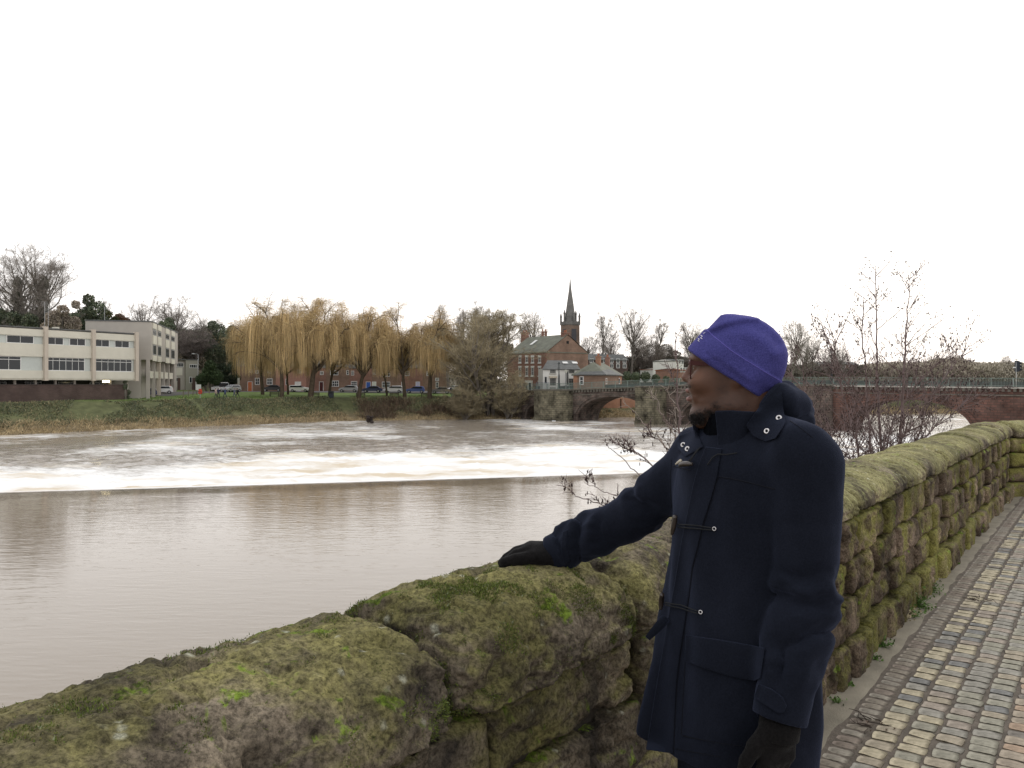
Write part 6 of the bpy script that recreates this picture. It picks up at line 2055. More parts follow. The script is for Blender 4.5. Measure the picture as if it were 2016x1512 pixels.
fence('grey-green railing on the approach to the left end of the bridge', (*b_pt(-22, 0, 0)[:2], 0.2), (*b_pt(-6.2, 0, 0)[:2], 0.35), 1.2)
fence('blue-grey gate railings before the brick house door', (*P(1056, 756, 149)[:2], 0.3), (*P(1082, 756, 149.5)[:2], 0.4), 1.5, .2, simple('blue_grey_paint', (0.15, 0.18, 0.22, 1), .6))
# stone block and person on the approach: dark-clad pedestrian leaning on the rail
# traffic light at the right end of the bridge
d_t = b_depth(b_s(2000)) + 1.5
xt = (2001 - 1008) / FPX * d_t
zb_t = float(deck(b_s(2000)))
t = thing('traffic_light', 'traffic light on a pale pole at the right end of the bridge', 'traffic light', (xt, d_t, zb_t))
zz2 = lambda py: EYE - (py - 756) / FPX * d_t - zb_t
mb = MB(); mb.tube([(0, 0, -.4), (0, 0, zz2(712))], .055, 8); mb.build('pole', simple('pale_pole', (0.42, 0.42, 0.40, 1), .6), t, True)
mb = MB(); mb.box(-.03, .10, -.3, .3, zz2(732), zz2(710)); mb.build('backing_board', simple('signal_black', (0.02, 0.025, 0.035, 1), .6), t)
mb = MB(); mb.box(.10, .34, -.18, .18, zz2(731), zz2(711)); hd = mb.build('signal_head', MATS['signal_black'], t)
for k in range(3):
    zc_ = zz2(714.5 + k * 6.2)
    mb = MB(); mb.tube([(.34, 0, zc_), (.62, 0, zc_ - .03)], .14, 10, cap=False); mb.tube([(.34, 0, zc_), (.36, 0, zc_)], .12, 10)
    mb.build('hood', MATS['signal_black'], hd)
mb = MB(); mb.box(-.42, -.03, -.05, .02, zz2(724.8), zz2(722.4)); mb.build('side_plate', m_frame, t)
mb = MB(); mb.box(-.12, .12, -.12, .12, zz2(708), zz2(706.5)); mb.tube([(0, 0, zz2(712)), (0, 0, zz2(707))], .02, 5); mb.build('detector', m_galv, t)
mb = MB(); mb.tube([(-.35, .1, -.4), (-.35, .1, zz2(744))], .04, 6); mb.build('cable_post', m_galv, t)

# driftwood: pale fallen branch on the bank, dark stump in the water, gull
t = thing('fallen_branch', 'pale dead branch lying down the bank near the riverside tree', 'branch')
pts = [P(962, 788, 147), P(945, 792, 146.5), P(925, 795.5, 146), P(916, 798, 145.8), P(910, 802, 145.5), P(907, 808, 145.3)]
mb = MB(); mb.tube(pts, [.12, .16, .17, .16, .14, .10], 7); mb.build('limb', simple('dead_wood', (0.34, 0.28, 0.20, 1), .85, .2, 2), t, True)
pts = [P(910, 803, 145.5), P(918, 813, 145.2), P(920, 820, 145)]
mb = MB(); mb.tube(pts, [.11, .09, .05], 6); mb.build('twig', MATS['dead_wood'], t, True)
p = PG(728, 833, ZD)
mb = MB()
for k in range(9):
    a = rs.uniform(0, 6.28); mb.ball((.35 * math.cos(a), .3 * math.sin(a), .15 + .12 * k), (.35, .3, .22), n=6)
o = mb.build('stump', simple('wet_wood', (0.035, 0.025, 0.022, 1), .7), smooth=True, loc=tuple(p)); tag(o, 'dark lump of driftwood sticking out of the water below the left bank', 'driftwood')
p = P(1090, 829.5, 128)
t = thing('gull', 'white gull flying low over the water in front of the bridge pier', 'gull', tuple(p), rz=R(20))
m_gull = simple('gull_white', (0.78, 0.78, 0.76, 1), .8)
mb = MB(); V, F = uvball(10, 8); V = V * np.array([.30, .10, .09]); V[:, 1] *= np.clip(1.1 - .5 * np.abs(V[:, 0] / .3), .3, 1); mb.add(V, F); mb.ball((.28, 0, .05), (.08, .07, .06)); mb.build('body', m_gull, t, True)
for sg in (-1, 1):
    mb = MB(); Vw_ = np.array([(.12, 0, .03), (-.12, 0, .03), (-.10, sg * .35, .16), (.10, sg * .35, .18), (-.22, sg * .68, .06), (-.12, sg * .70, .06)])
    mb.add(np.concatenate([Vw_, Vw_ - [0, 0, .02]]), [np.array([[0, 1, 2, 3], [3, 2, 4, 5], [9, 8, 7, 6], [11, 10, 8, 9]])]); mb.build('wing', simple('gull_grey', (0.42, 0.43, 0.45, 1), .8), t)
mb = MB(); mb.add([(.35, -.015, .05), (.35, .015, .05), (.42, 0, .035), (.35, 0, .03)], [np.array([[0, 1, 2], [0, 2, 3], [1, 3, 2]])]); mb.build('beak', simple('beak_yellow', (0.5, 0.3, 0.03, 1), .6), t)

# =================================================================== FAR PEDESTRIANS
def walker(px, py, label, coat, legs, hair=(0.02, 0.015, 0.01), skin=(0.40, 0.26, 0.19), rz=0, stride=.25, scale=1.0, pos=None, lean=0.0):
    p = on_ground(px, py) if pos is None else np.array(pos)
    ax = np.arange(-.45, .46, .03); az = np.arange(-.05, 1.9, .03)
    X, Y, Z = np.meshgrid(ax, ax, az, indexing='ij')
    hip = (0, .0, .92)
    D = sd_cap(X, Y, Z, (0, 0, .95), (0.02 + lean, 0, 1.38), .13, .15)
    for sg in (-1, 1):
        D = smin(D, sd_cap(X, Y, Z, (0, sg * .09, .90), (stride * sg * .5, sg * .09, .48), .085, .06), .04)
        D = smin(D, sd_cap(X, Y, Z, (stride * sg * .5, sg * .09, .48), (stride * sg * .8 - .03, sg * .09, .08), .058, .045), .02)
        D = smin(D, sd_cap(X, Y, Z, (stride * sg * .8 - .05, sg * .09, .04), (stride * sg * .8 + .14, sg * .09, .035), .045, .035), .02)
        D = smin(D, sd_cap(X, Y, Z, (lean, sg * .19, 1.38), (-stride * sg * .3, sg * .25, 1.10), .055, .045), .03)
        D = smin(D, sd_cap(X, Y, Z, (-stride * sg * .3, sg * .25, 1.10), (-stride * sg * .5 + .1, sg * .23, .88), .042, .035), .02)
    D = smin(D, sd_cap(X, Y, Z, (0.02 + lean, 0, 1.42), (0.03 + lean, 0, 1.55), .055), .03)
    D = smin(D, sd_ell(X, Y, Z, (0.04 + lean, 0, 1.64), (.10, .08, .125)), .02)
    V, F = surface_nets(D.astype(np.float32), ax, ax, az)
    c = np.tile(np.array(legs)[None], (len(V), 1)); c[V[:, 2] > 1.5] = skin
    hands = (V[:, 2] < .96) & (np.abs(V[:, 1]) > .19) & (V[:, 2] > .75); c[hands] = skin
    c[(V[:, 2] > 1.68) | ((V[:, 2] > 1.58) & (V[:, 0] < .03 + lean))] = hair; c[V[:, 2] < .09] = (.02, .02, .02)
    t = thing('person', label, 'person', tuple(p), 'people across the river', R(rz)); t.scale = (scale,) * 3
    link('body', make_mesh('body', V, F, c), simple('person_colours', None, .8, .1, attr=True), t)
    D2 = smax(smax(D - .022, Z - 1.50, .01), .80 - Z, .01)
    D2 = np.where((np.abs(Y) > .17) & (Z < .95), .1, D2)
    V, F = surface_nets(D2.astype(np.float32), ax, ax, az)
    link('coat', make_mesh('coat', V, F), simple('coat_%d_%d' % (int(coat[0] * 999), int(coat[2] * 999)), (*coat, 1), .9), t)
walker(425, 784, 'person in a pale pink top on the bank, leftmost of the group', (0.45, 0.33, 0.30), (0.05, 0.05, 0.06), rz=200, scale=.95)
walker(430, 784, 'person in a dark navy coat beside the pale pink one on the bank', (0.03, 0.035, 0.07), (0.03, 0.03, 0.04), rz=170)
walker(443, 784, 'person in a blue jacket standing alone in the middle of the group on the bank', (0.06, 0.08, 0.16), (0.04, 0.045, 0.07), rz=10, stride=.35)
walker(461.5, 784, 'person in a grey-blue jacket near the right of the group on the bank', (0.10, 0.11, 0.15), (0.08, 0.08, 0.10), rz=0, stride=.3)
walker(467.5, 784, 'person in black at the right end of the group on the bank', (0.02, 0.02, 0.025), (0.02, 0.02, 0.02), rz=190, stride=.4)
walker(888, 777, 'person in dark clothes standing in front of the white hatchback', (0.03, 0.035, 0.06), (0.03, 0.03, 0.05), rz=90, stride=.1)
walker(1033, 770, 'person in a dark coat on the bridge approach by the brick house door', (0.02, 0.025, 0.04), (0.02, 0.02, 0.03), rz=90, stride=.1, pos=(*P(1033, 756, 149)[:2], -.05 + .35))
walker(333, 772, 'person in an orange top by the bins near the small flat-roofed house', (0.45, 0.12, 0.05), (0.02, 0.02, 0.03), rz=90, stride=.1)

# =================================================================== ALDER SAPLINGS BEHIND THE WALL
m_ald = simple('alder_bark', (0.16, 0.115, 0.11, 1), 0.75, 0.35, 18)
m_ald_p = simple('pale_alder_bark', (0.30, 0.25, 0.215, 1), 0.75, 0.3, 18)
m_cone = simple('alder_cones', (0.045, 0.028, 0.026, 1), 0.85, 0.3, 30)
def alder(label, base, stems, seed, cones, low_branches=None, pale=None):
    """stems: list of (points in photo px with depth); side branches and cones grown along them"""
    r = np.random.default_rng(seed)
    base = np.array(base)
    t = thing('alder_sapling', label, 'shrub', tuple(base), 'leafless alder saplings behind the wall')
    cone_pts = []
    for si, (pts, r0, r1, nb, blen, spread) in enumerate(stems):
        q = np.array([P(*p) for p in pts]) - base
        # smooth
        n = 26; k = np.linspace(0, len(q) - 1, n); i = np.clip(k.astype(int), 0, len(q) - 2); f = (k - i)[:, None]
        q = q[i] * (1 - f) + q[i + 1] * f + r.normal(0, 0.006, (n, 3))
        mb = MB(); mb.tube(q, np.linspace(r0, r1, n), 6)
        L = np.linalg.norm(np.diff(q, axis=0), axis=1).sum()
        st, dd, L1 = children(q[None], np.array([1.0]), nb, r, 0.10, 0.98, spread, (1, 1))
        s_fr = np.linalg.norm(st - q[0], axis=1) / L
        L1 = blen * (1.20 - 0.72 * s_fr) * r.uniform(0.5, 1.2, len(st))
        dd[:, 2] = np.abs(dd[:, 2]) * 0.7 + 0.25
        p1 = curves(st, dd, L1, 6, r, 0.10, 0.06)
        rb = 0.0032 + 0.0032 * L1
        mb2 = MB(); mb2.add(*prisms(p1, rb, 0.0016, 4))
        st2, d2, L2 = children(p1, L1, 5, r, 0.25, 1, (30, 60), (0.3, 0.6))
        p2 = curves(st2, d2, np.maximum(L2, .08), 4, r, 0.14, 0.02)
        mb2.add(*prisms(p2, 0.0026, 0.0016, 3))
        mat = (pale or m_ald) if si % 2 else m_ald
        mb.build('stem', mat, t, True)
        mb2.build('branch', mat, t, kind='stuff')
        cand = np.concatenate([p2[:, 2:].reshape(-1, 3), p1[:, 3:].reshape(-1, 3)])
        nc = min(len(cand), int(cones * len(cand)))
        cone_pts.append(cand[r.choice(len(cand), nc, replace=False)])
    cp = np.concatenate(cone_pts)
    V, F = uvball(5, 4); mb = MB()
    allV, allq, allt, o_ = [], [], [], 0
    for c in cp:
        m_ = r.integers(1, 3)
        for _ in range(m_):
            s_ = r.uniform(.0050, .0085)
            off = r.normal(0, .012, 3) - np.array([0, 0, .018])
            lng = r.random() < .25
            allV.append(V * np.array([s_ * (.5 if lng else .8), s_ * (.5 if lng else .8), s_ * (2.2 if lng else 1.35)]) + c + off); allq.append(F[0] + o_); allt.append(F[1] + o_); o_ += len(V)
    link('cones', make_mesh('cones', np.concatenate(allV), [np.concatenate(allq), np.concatenate(allt)]), m_cone, t, kind='stuff')
    return t
D1 = 9.6
alder('leafless alder behind the wall with the tallest straight leader and many small cones', P(1740, 1010, D1),
      [([(1745, 1010, D1), (1735, 900, D1), (1728, 760, D1), (1726, 640, D1), (1723, 517, D1 + .1)], .022, .003, 34, .72, (35, 60)),
       ([(1772, 1010, D1), (1773, 860, D1), (1780, 740, D1), (1783, 650, D1 + .1), (1794, 538, D1 + .2)], .024, .003, 46, .72, (35, 62)),
       ([(1722, 985, D1 + .2), (1712, 850, D1 + .2), (1704, 720, D1 + .2), (1696, 640, D1 + .3), (1702, 582, D1 + .3)], .014, .003, 26, .5, (35, 60))], 5, .32)
alder('wide low alder thicket filling the gap between the man\'s back and the tall alders', P(1650, 1010, 9.0),
      [([(1660, 1010, 9), (1650, 900, 9), (1600, 800, 9.1), (1560, 740, 9.2), (1528, 700, 9.3)], .012, .003, 44, .8, (30, 65)),
       ([(1690, 1010, 9.2), (1690, 880, 9.1), (1660, 780, 9), (1646, 700, 9), (1640, 655, 9)], .012, .003, 44, .8, (30, 65)),
       ([(1640, 1000, 8.6), (1610, 920, 8.6), (1590, 850, 8.6), (1560, 800, 8.6)], .010, .003, 36, .7, (30, 65)),
       ([(1720, 1000, 9.3), (1740, 900, 9.4), (1700, 800, 9.4), (1655, 730, 9.4)], .012, .003, 40, .8, (30, 65))], 6, .30)
alder('spreading alder thicket right of the tallest leaders, leaning towards the bridge', P(1790, 1000, 10.2),
      [([(1790, 1000, 10.2), (1800, 880, 10.2), (1830, 790, 10.3), (1870, 730, 10.4), (1915, 672, 10.5)], .013, .003, 44, .85, (30, 60)),
       ([(1780, 1000, 10), (1790, 900, 10), (1830, 850, 10), (1880, 810, 10), (1925, 775, 10)], .012, .003, 36, .8, (30, 60)),
       ([(1760, 1000, 9.8), (1740, 900, 9.8), (1760, 820, 9.8), (1800, 760, 9.8), (1850, 712, 9.9)], .013, .003, 44, .85, (30, 60))], 7, .42)
D2_ = 6.4
alder('thin pale alder sapling just in front of the man\'s face', P(1336, 1010, D2_),
      [([(1338, 1010, D2_), (1337, 900, D2_), (1336, 800, D2_), (1331, 720, D2_), (1329, 668, D2_)], .011, .003, 4, .35, (35, 55)),
       ([(1337, 880, D2_), (1322, 845, D2_), (1302, 810, D2_), (1290, 775, D2_)], .006, .002, 3, .2, (30, 50)),
       ([(1334, 765, D2_), (1322, 742, D2_), (1306, 706, D2_)], .005, .002, 2, .15, (30, 50)),
       ([(1338, 930, D2_), (1300, 862, D2_), (1262, 830, D2_), (1250, 810, D2_)], .007, .002, 3, .25, (30, 50)),
       ([(1336, 860, D2_), (1352, 838, D2_), (1372, 818, D2_)], .005, .002, 2, .15, (30, 50)),
       ([(1335, 810, D2_), (1318, 780, D2_), (1310, 765, D2_)], .005, .002, 2, .12, (30, 50))], 8, .10, pale=m_ald_p)
alder('low alder branches with dark cones reaching over the water left of the man', P(1350, 1100, 6.0),
      [([(1360, 1090, 6), (1310, 935, 6), (1260, 895, 6), (1215, 875, 6), (1198, 862, 6)], .008, .002, 9, .16, (30, 60)),
       ([(1360, 1080, 6), (1290, 960, 6), (1252, 928, 6), (1212, 892, 6), (1187, 865, 6)], .006, .002, 1, .06, (30, 60)),
       ([(1350, 1090, 5.8), (1230, 1012, 5.8), (1172, 990, 5.8), (1128, 972, 5.8), (1103, 950, 5.8)], .006, .002, 7, .13, (30, 60)),
       ([(1345, 1070, 5.8), (1245, 985, 5.8), (1195, 972, 5.8), (1150, 948, 5.8)], .005, .0018, 5, .11, (30, 60)),
       ([(1345, 1000, 6), (1330, 900, 6), (1300, 868, 6), (1268, 850, 6)], .006, .002, 10, .18, (30, 60))], 9, .22)
alder('dark alder scrub low behind the wall at the right of the man\'s shoulder', P(1700, 1000, 8.4),
      [([(1700, 1000, 8.4), (1685, 930, 8.4), (1665, 880, 8.4), (1640, 830, 8.4)], .010, .003, 34, .6, (30, 70)),
       ([(1730, 1000, 8.8), (1740, 930, 8.8), (1765, 880, 8.8), (1790, 835, 8.8)], .010, .003, 34, .6, (30, 70)),
       ([(1690, 1000, 8.2), (1650, 940, 8.2), (1610, 900, 8.2), (1590, 870, 8.2)], .009, .003, 30, .5, (30, 70))], 10, .30)

# =================================================================== WEEDS AND LITTER AT THE FOOT OF THE WALL
def weed(px, py, label, n, size, seed, cols=((0.07, 0.13, 0.03), (0.10, 0.17, 0.04))):
    p = PG(px, py, 0.0); r = np.random.default_rng(seed)
    t = thing('weed', label, 'weed', tuple(p))
    st = np.zeros((n, 3)); dd = np.c_[r.normal(0, .6, (n, 2)) + np.array([.25, -.2]), r.uniform(.3, 1.1, n)]
    c = curves(st, dd, r.uniform(.4, 1, n) * size, 3, r, .2, -.15)
    V, F = ribbons(c, .0025, r); mb = MB(); mb.add(V, F)
    tips = c[:, 1:].reshape(-1, 3); m_ = len(tips)
    a = unit(r.normal(0, 1, (m_, 3)) + [0, 0, .3]); b = ortho(a, r); s_ = r.uniform(.006, .014, (m_, 1))
    L = np.stack([tips, tips + a * s_ + b * s_ * .7, tips + a * s_ * 2, tips + a * s_ - b * s_ * .7], 1).reshape(-1, 3)
    mb.add(L, np.arange(4 * m_).reshape(-1, 4))
    cc = np.array(cols)[r.integers(0, len(cols), mb.n)]
    link('leaves', make_mesh('leaves', np.concatenate(mb.V), np.concatenate(mb.F), cc, False), simple('weed_leaves', None, .6, .3, 20, attr=True), t)
for k, (px, py, lab, n, s_) in enumerate(((1803, 1196, 'green leafy weed at the wall foot, the lower of the two big ones', 60, .16), (1822, 1166, 'green leafy weed growing up the wall foot, the upper big one', 70, .17), (1790, 1215, 'straggling weed with pale dead stalks beside the big weeds', 40, .12),
        (1735, 1275, 'small weed tuft at the wall foot between the big weeds and the coat', 26, .09), (1718, 1298, 'low creeping weed at the foot of the wall in front of a mossy round stone', 22, .07), (1662, 1350, 'tiny sprig of weed beside the third lowest stone at the coat', 16, .06),
        (1645, 1385, 'tiny pale sprig of weed near the coat hem', 16, .06), (1870, 1110, 'small weed high up the path edge below a pale stone', 24, .09), (1920, 1047, 'farther little weed tuft at the wall foot', 20, .09), (1960, 985, 'dark weed in the far corner where the wall turns', 60, .2))):
    weed(px, py, lab, n, s_, 80 + k)
weed(1775, 1222, 'bunch of pale dead grass stalks lying at the wall foot', 26, .14, 95, ((0.42, 0.36, 0.22), (0.34, 0.29, 0.18)))
for px, py, lab in ((1712, 1425, 'clump of dark dead twigs and leaves lying on the setts near the coat'), (1925, 1180, 'dark curled twig lying across the setts farther up the path')):
    p = PG(px, py, 0.012); r = np.random.default_rng(int(px))
    t = thing('dead_twig', lab, 'twig', tuple(p))
    st = r.normal(0, .03, (9, 3)) * [1, 1, .1]; dd = np.c_[r.normal(0, 1, (9, 2)), r.normal(.1, .15, 9)]
    c = curves(st, dd, r.uniform(.05, .14, 9), 4, r, .35, -.02); c[..., 2] = np.maximum(c[..., 2], .0)
    mb = MB(); mb.add(*prisms(c, .0032, .0012, 4)); mb.build('twig', simple('dead_twig_bark', (0.05, 0.038, 0.03, 1), .9), t)
    mb = MB()
    for k in range(7):
        q = r.normal(0, .05, 3) * [1, 1, 0]; a = r.uniform(0, 6.28); s_ = r.uniform(.008, .018)
        mb.add([q, q + [s_ * math.cos(a), s_ * math.sin(a), .006], q + [s_ * 2 * math.cos(a + .3), s_ * 2 * math.sin(a + .3), .002], q + [s_ * math.cos(a + .9), s_ * math.sin(a + .9), .008]], np.array([[0, 1, 2, 3]]))
    mb.build('leaf', simple('dead_leaf', (0.09, 0.06, 0.04, 1), .9), t, kind='stuff')
# =================================================================== THE MAN AT THE WALL
HO = P(1452, 742, 2.06)
HF = np.array([-0.963, 0.27, 0.0]); HL = np.array([-0.27, -0.963, 0.0])
def hp(px, py):
    """photo pixel -> (forward, up) in the head's median plane"""
    d = np.array([(px - 1008) / FPX, 1.0, -(py - 756) / FPX])
    e = np.array([0, 0, EYE])
    t = ((HO - e) @ HL) / (d @ HL)
    q = e + d * t - HO
    return float(q @ HF), float(q[2])
def hpoly(l): return np.array([hp(*q) for q in l])
def h2w(V): return HO + V[:, :1] * HF + V[:, 1:2] * HL + V[:, 2:] * np.array([0, 0, 1.0])
def w2h(p):
    q = np.asarray(p, float) - HO
    return np.array([q @ HF, q @ HL, q[2]])
FB = np.array([-0.906, -0.423, 0.0]); LB = np.array([0.423, -0.906, 0.0]); UP = np.array([0, 0, 1.0])
man = thing('person', 'bearded man in blue beanie and navy duffle coat, one gloved hand on the wall', 'person', (0.60, 2.06, 0.0))
def mput(name, V, F, mat, parent=None, c=None, smooth=True, attrs=None, kind=None):
    par = parent or man
    o = link(name, make_mesh(name, np.asarray(V) - np.array([0.60, 2.06, 0.0]), F, c, smooth, attrs), mat, par)
    if kind: o['kind'] = kind
    return o

# ------------------------------------------------------------ body with head
fx = axes_of((-0.40, -0.15, 0.02), (-0.15, 0.075, 0.004), (0.075, 0.15, 0.0022), (0.15, 0.60, 0.02))
lx = axes_of((-0.50, -0.09, 0.02), (-0.09, 0.10, 0.0030), (0.10, 0.36, 0.02))
zx = axes_of((-1.56, -0.20, 0.022), (-0.20, -0.10, 0.004), (-0.10, 0.055, 0.0023), (0.055, 0.15, 0.006))
Fg, Zg = np.meshgrid(fx, zx, indexing='ij')
face = smooth_poly(hpoly([(1425, 668), (1392, 676), (1369, 690), (1362, 697), (1359, 704), (1362, 714), (1363, 726), (1362, 742), (1360, 757), (1359, 768), (1362, 778), (1361, 789), (1362, 799), (1360, 812), (1363, 826), (1376, 836),
                      (1402, 836), (1424, 842), (1436, 870), (1442, 905), (1538, 905), (1536, 850), (1530, 790), (1530, 735), (1518, 700), (1495, 672), (1455, 662)]), 200)
D2 = -poly_sdf(Fg, Zg, face)
Wz = np.interp(Zg, [-0.25, -0.14, -0.10, -0.04, 0.0, 0.04, 0.15], [0.060, 0.060, 0.064, 0.069, 0.072, 0.072, 0.066])
X, Y, Z = np.meshgrid(fx, lx, zx, indexing='ij')
X = X.astype(np.float32); Y = Y.astype(np.float32); Z = Z.astype(np.float32)
q = np.clip(1 - D2 / 0.062, 0, 3)[:, None, :]
B = (np.sqrt((Y / Wz[:, None, :]) ** 2 + q ** 2) - 1) * 0.05
B = np.maximum(B, -D2[:, None, :] * 0.9).astype(np.float32)
B = smax(B, -(Z + 0.17), 0.01)
def HP(px, py, l): f, z = hp(px, py); return (f, l, z)
for sg in (-1, 1):
    B = smin(B, sd_ell(X, Y, Z, HP(1384, 752, sg * 0.040), (0.030, 0.024, 0.024)), 0.022)          # cheek
    B = smin(B, sd_cap(X, Y, Z, HP(1366, 708, sg * 0.014), HP(1374, 708, sg * 0.042), 0.010), 0.014)  # brow
    B = smax(B, -sd_ell(X, Y, Z, HP(1358, 724, sg * 0.031), (0.015, 0.019, 0.013)), 0.012)          # eye socket
    B = smin(B, sd_ell(X, Y, Z, HP(1374, 724, sg * 0.031), (0.0125, 0.0145, 0.0125)), 0.004)        # lid over the eyeball
    B = smax(B, -sd_cap(X, Y, Z, HP(1362, 726, sg * 0.022), HP(1366, 726, sg * 0.044), 0.0020), 0.003)
    B = smin(B, sd_ell(X, Y, Z, HP(1362.5, 747.5, sg * 0.0180), (0.0150, 0.0092, 0.0112)), 0.006)     # nostril wing
    B = smax(B, -sd_ell(X, Y, Z, HP(1356, 755, sg * 0.0085), (0.0062, 0.0040, 0.0035)), 0.003)
    B = smin(B, sd_cap(X, Y, Z, HP(1440, 800, sg * 0.050), HP(1385, 826, sg * 0.026), 0.018), 0.03)  # jaw
    B = smin(B, sd_ell(X, Y, Z, HP(1450, 751, sg * 0.071), (0.010, 0.005, 0.012)), 0.006)            # ear lobe
    B = smin(B, sd_ell(X, Y, Z, HP(1457, 736, sg * 0.074), (0.014, 0.006, 0.022)), 0.006)
    B = smin(B, sd_cap(X, Y, Z, HP(1368, 757, sg * 0.026), HP(1374, 780, sg * 0.034), 0.012), 0.012)  # muzzle
B = smin(B, sd_cap(X, Y, Z, HP(1364.5, 716, 0), HP(1352.5, 742, 0), 0.0080, 0.0108), 0.012)              # nose ridge
B = smin(B, sd_ell(X, Y, Z, HP(1353.2, 743.5, 0), (0.0138, 0.0152, 0.0125)), 0.006)
B = smin(B, sd_ell(X, Y, Z, HP(1363.5, 768.8, 0), (0.0190, 0.0255, 0.0092)), 0.005)                      # upper lip
B = smin(B, sd_ell(X, Y, Z, HP(1365, 785.4, 0), (0.0190, 0.0235, 0.0098)), 0.005)                      # lower lip
B = smax(B, -sd_ell(X, Y, Z, HP(1357, 777.2, 0), (0.0190, 0.0300, 0.0022)), 0.003)
B = smin(B, sd_ell(X, Y, Z, HP(1376, 818, 0), (0.0200, 0.024, 0.0190)), 0.014)                         # chin
# torso, arms and legs inside the clothes
def W_(px, py, d): return P(px, py, d)
SR, MR, ER, WR = W_(1380, 903, 2.22), W_(1322, 956, 2.27), W_(1235, 1022, 2.33), W_(1094, 1088, 2.40)
SL, EL, WL = W_(1588, 903, 1.87), W_(1585, 1185, 1.85), W_(1538, 1405, 1.80)
pel = np.array([0.575, 2.06, 0.93])
def BC(a, b, ra, rb=None, k=0.04):
    global B
    B = smin(B, sd_cap(X, Y, Z, w2h(a), w2h(b), ra, rb).astype(np.float32), k)
BC(np.array([0.60, 2.06, 1.36]), pel, 0.11, 0.12, .05)
BC(SL + (SR - SL) * .12, SL + (SR - SL) * .88, 0.055, None, .06)
BC(W_(1475, 850, 2.07), W_(1465, 820, 2.07), 0.055, None, .03)
for a, b, ra, rb in ((SR, ER, .045, .038), (ER, WR, .038, .025), (WR, WR + np.array([-.07, .005, .0]), .025, .018), (SL, EL, .045, .038), (EL, WL, .038, .025), (WL, WL + np.array([-.01, 0, -.06]), .024, .018)):
    BC(a, b, ra, rb, .03)
legs = []
for sg in (-1, 1):
    h_ = pel + LB * sg * .09 + np.array([0, 0, -.04]); kn = h_ + FB * .02 + np.array([0, 0, -.42]); an = kn - FB * .02 + LB * sg * .02 + np.array([0, 0, -.38])
    legs.append((h_, kn, an)); BC(h_, kn, .075, .05); BC(kn, an, .05, .036); BC(an + [0, 0, -.03], an + FB * .14 + [0, 0, -.04], .03, .025)
Vh, Fh = surface_nets(B, fx, lx, zx)
# skin pigment: beard shadow and lips
def g2(c, r): return np.exp(-(((Vh - np.array(c)) / np.array(r)) ** 2).sum(1))
Cb = np.tile(np.array([[0.086, 0.041, 0.026]]), (len(Vh), 1))
Cb *= (1 + 0.10 * fbm(Vh * 60, 3, 3))[:, None]
for sg in (-1, 1):
    Cb += g2(HP(1376, 742, sg * .05), (.022, .02, .018))[:, None] * np.array([.075, .035, .020])
Cb += g2(HP(1350, 742, 0), (.012, .02, .02))[:, None] * np.array([.05, .022, .015])
stub = np.zeros(len(Vh))
fb_, zb_ = Vh[:, 0], Vh[:, 2]
fch, zch = hp(1376, 822)
stub = np.maximum(stub, np.exp(-(((fb_ - fch) / .026) ** 2 + ((zb_ - zch) / .020) ** 2) ** 1.6) * 1.0)
fs, zs = hp(1424, 770); stub = np.maximum(stub, 0.5 * np.exp(-(((fb_ - fs) / .022) ** 2 + ((zb_ - zs) / .05) ** 2) ** 1.3))
fs, zs = hp(1415, 800); stub = np.maximum(stub, 0.50 * np.exp(-(((fb_ - fs) / .036) ** 2 + ((zb_ - zs) / .034) ** 2) ** 1.2))
fs, zs = hp(1450, 800); stub = np.maximum(stub, 0.42 * np.exp(-(((fb_ - fs) / .07) ** 2 + ((zb_ - zs) / .05) ** 2)))
fs, zs = hp(1402, 812); stub = np.maximum(stub, 0.75 * np.exp(-(((fb_ - fs) / .045) ** 2 + ((zb_ - zs) / .020) ** 2) ** 1.3))
fs, zs = hp(1358, 761); stub = np.maximum(stub, 0.60 * np.exp(-(((fb_ - fs) / .014) ** 2 + ((zb_ - zs) / .006) ** 2)))
stub *= (0.85 + 0.35 * fbm(Vh * 160, 2, 9))
Cb = Cb * (1 - stub[:, None]) + np.array([0.022, 0.015, 0.013]) * stub[:, None]
lip = np.clip(1.5 * np.maximum(np.exp(-(((Vh - np.array(HP(1355, 770, 0))) / np.array([.016, .024, .0085])) ** 2).sum(1) ** 2), np.exp(-(((Vh - np.array(HP(1356, 786, 0))) / np.array([.016, .021, .0085])) ** 2).sum(1) ** 2)), 0, 1)
Cb = Cb * (1 - .75 * lip[:, None]) + np.array([0.22, 0.105, 0.095]) * .75 * lip[:, None]
m_skin, sn, sl_, sb_ = new_mat('brown_skin')
va = sn.new('ShaderNodeVertexColor'); va.layer_name = 'Col'; sl_.new(va.outputs['Color'], sb_.inputs['Base Color'])
sb_.inputs['Roughness'].default_value = 0.52; sb_.inputs['Specular IOR Level'].default_value = 0.28
sb_.inputs['Subsurface Weight'].default_value = 0.06; sb_.inputs['Subsurface Radius'].default_value = (0.012, 0.004, 0.002)
nz_ = sn.new('ShaderNodeTexNoise'); nz_.inputs['Scale'].default_value = 420; bp_ = sn.new('ShaderNodeBump'); bp_.inputs['Strength'].default_value = .35; bp_.inputs['Distance'].default_value = .0008
tc_ = sn.new('ShaderNodeTexCoord'); sl_.new(tc_.outputs['Object'], nz_.inputs['Vector']); sl_.new(nz_.outputs['Fac'], bp_.inputs['Height']); sl_.new(bp_.outputs[0], sb_.inputs['Normal'])
Vw = h2w(Vh)
body = mput('body', Vw, Fh, m_skin, None, Cb)
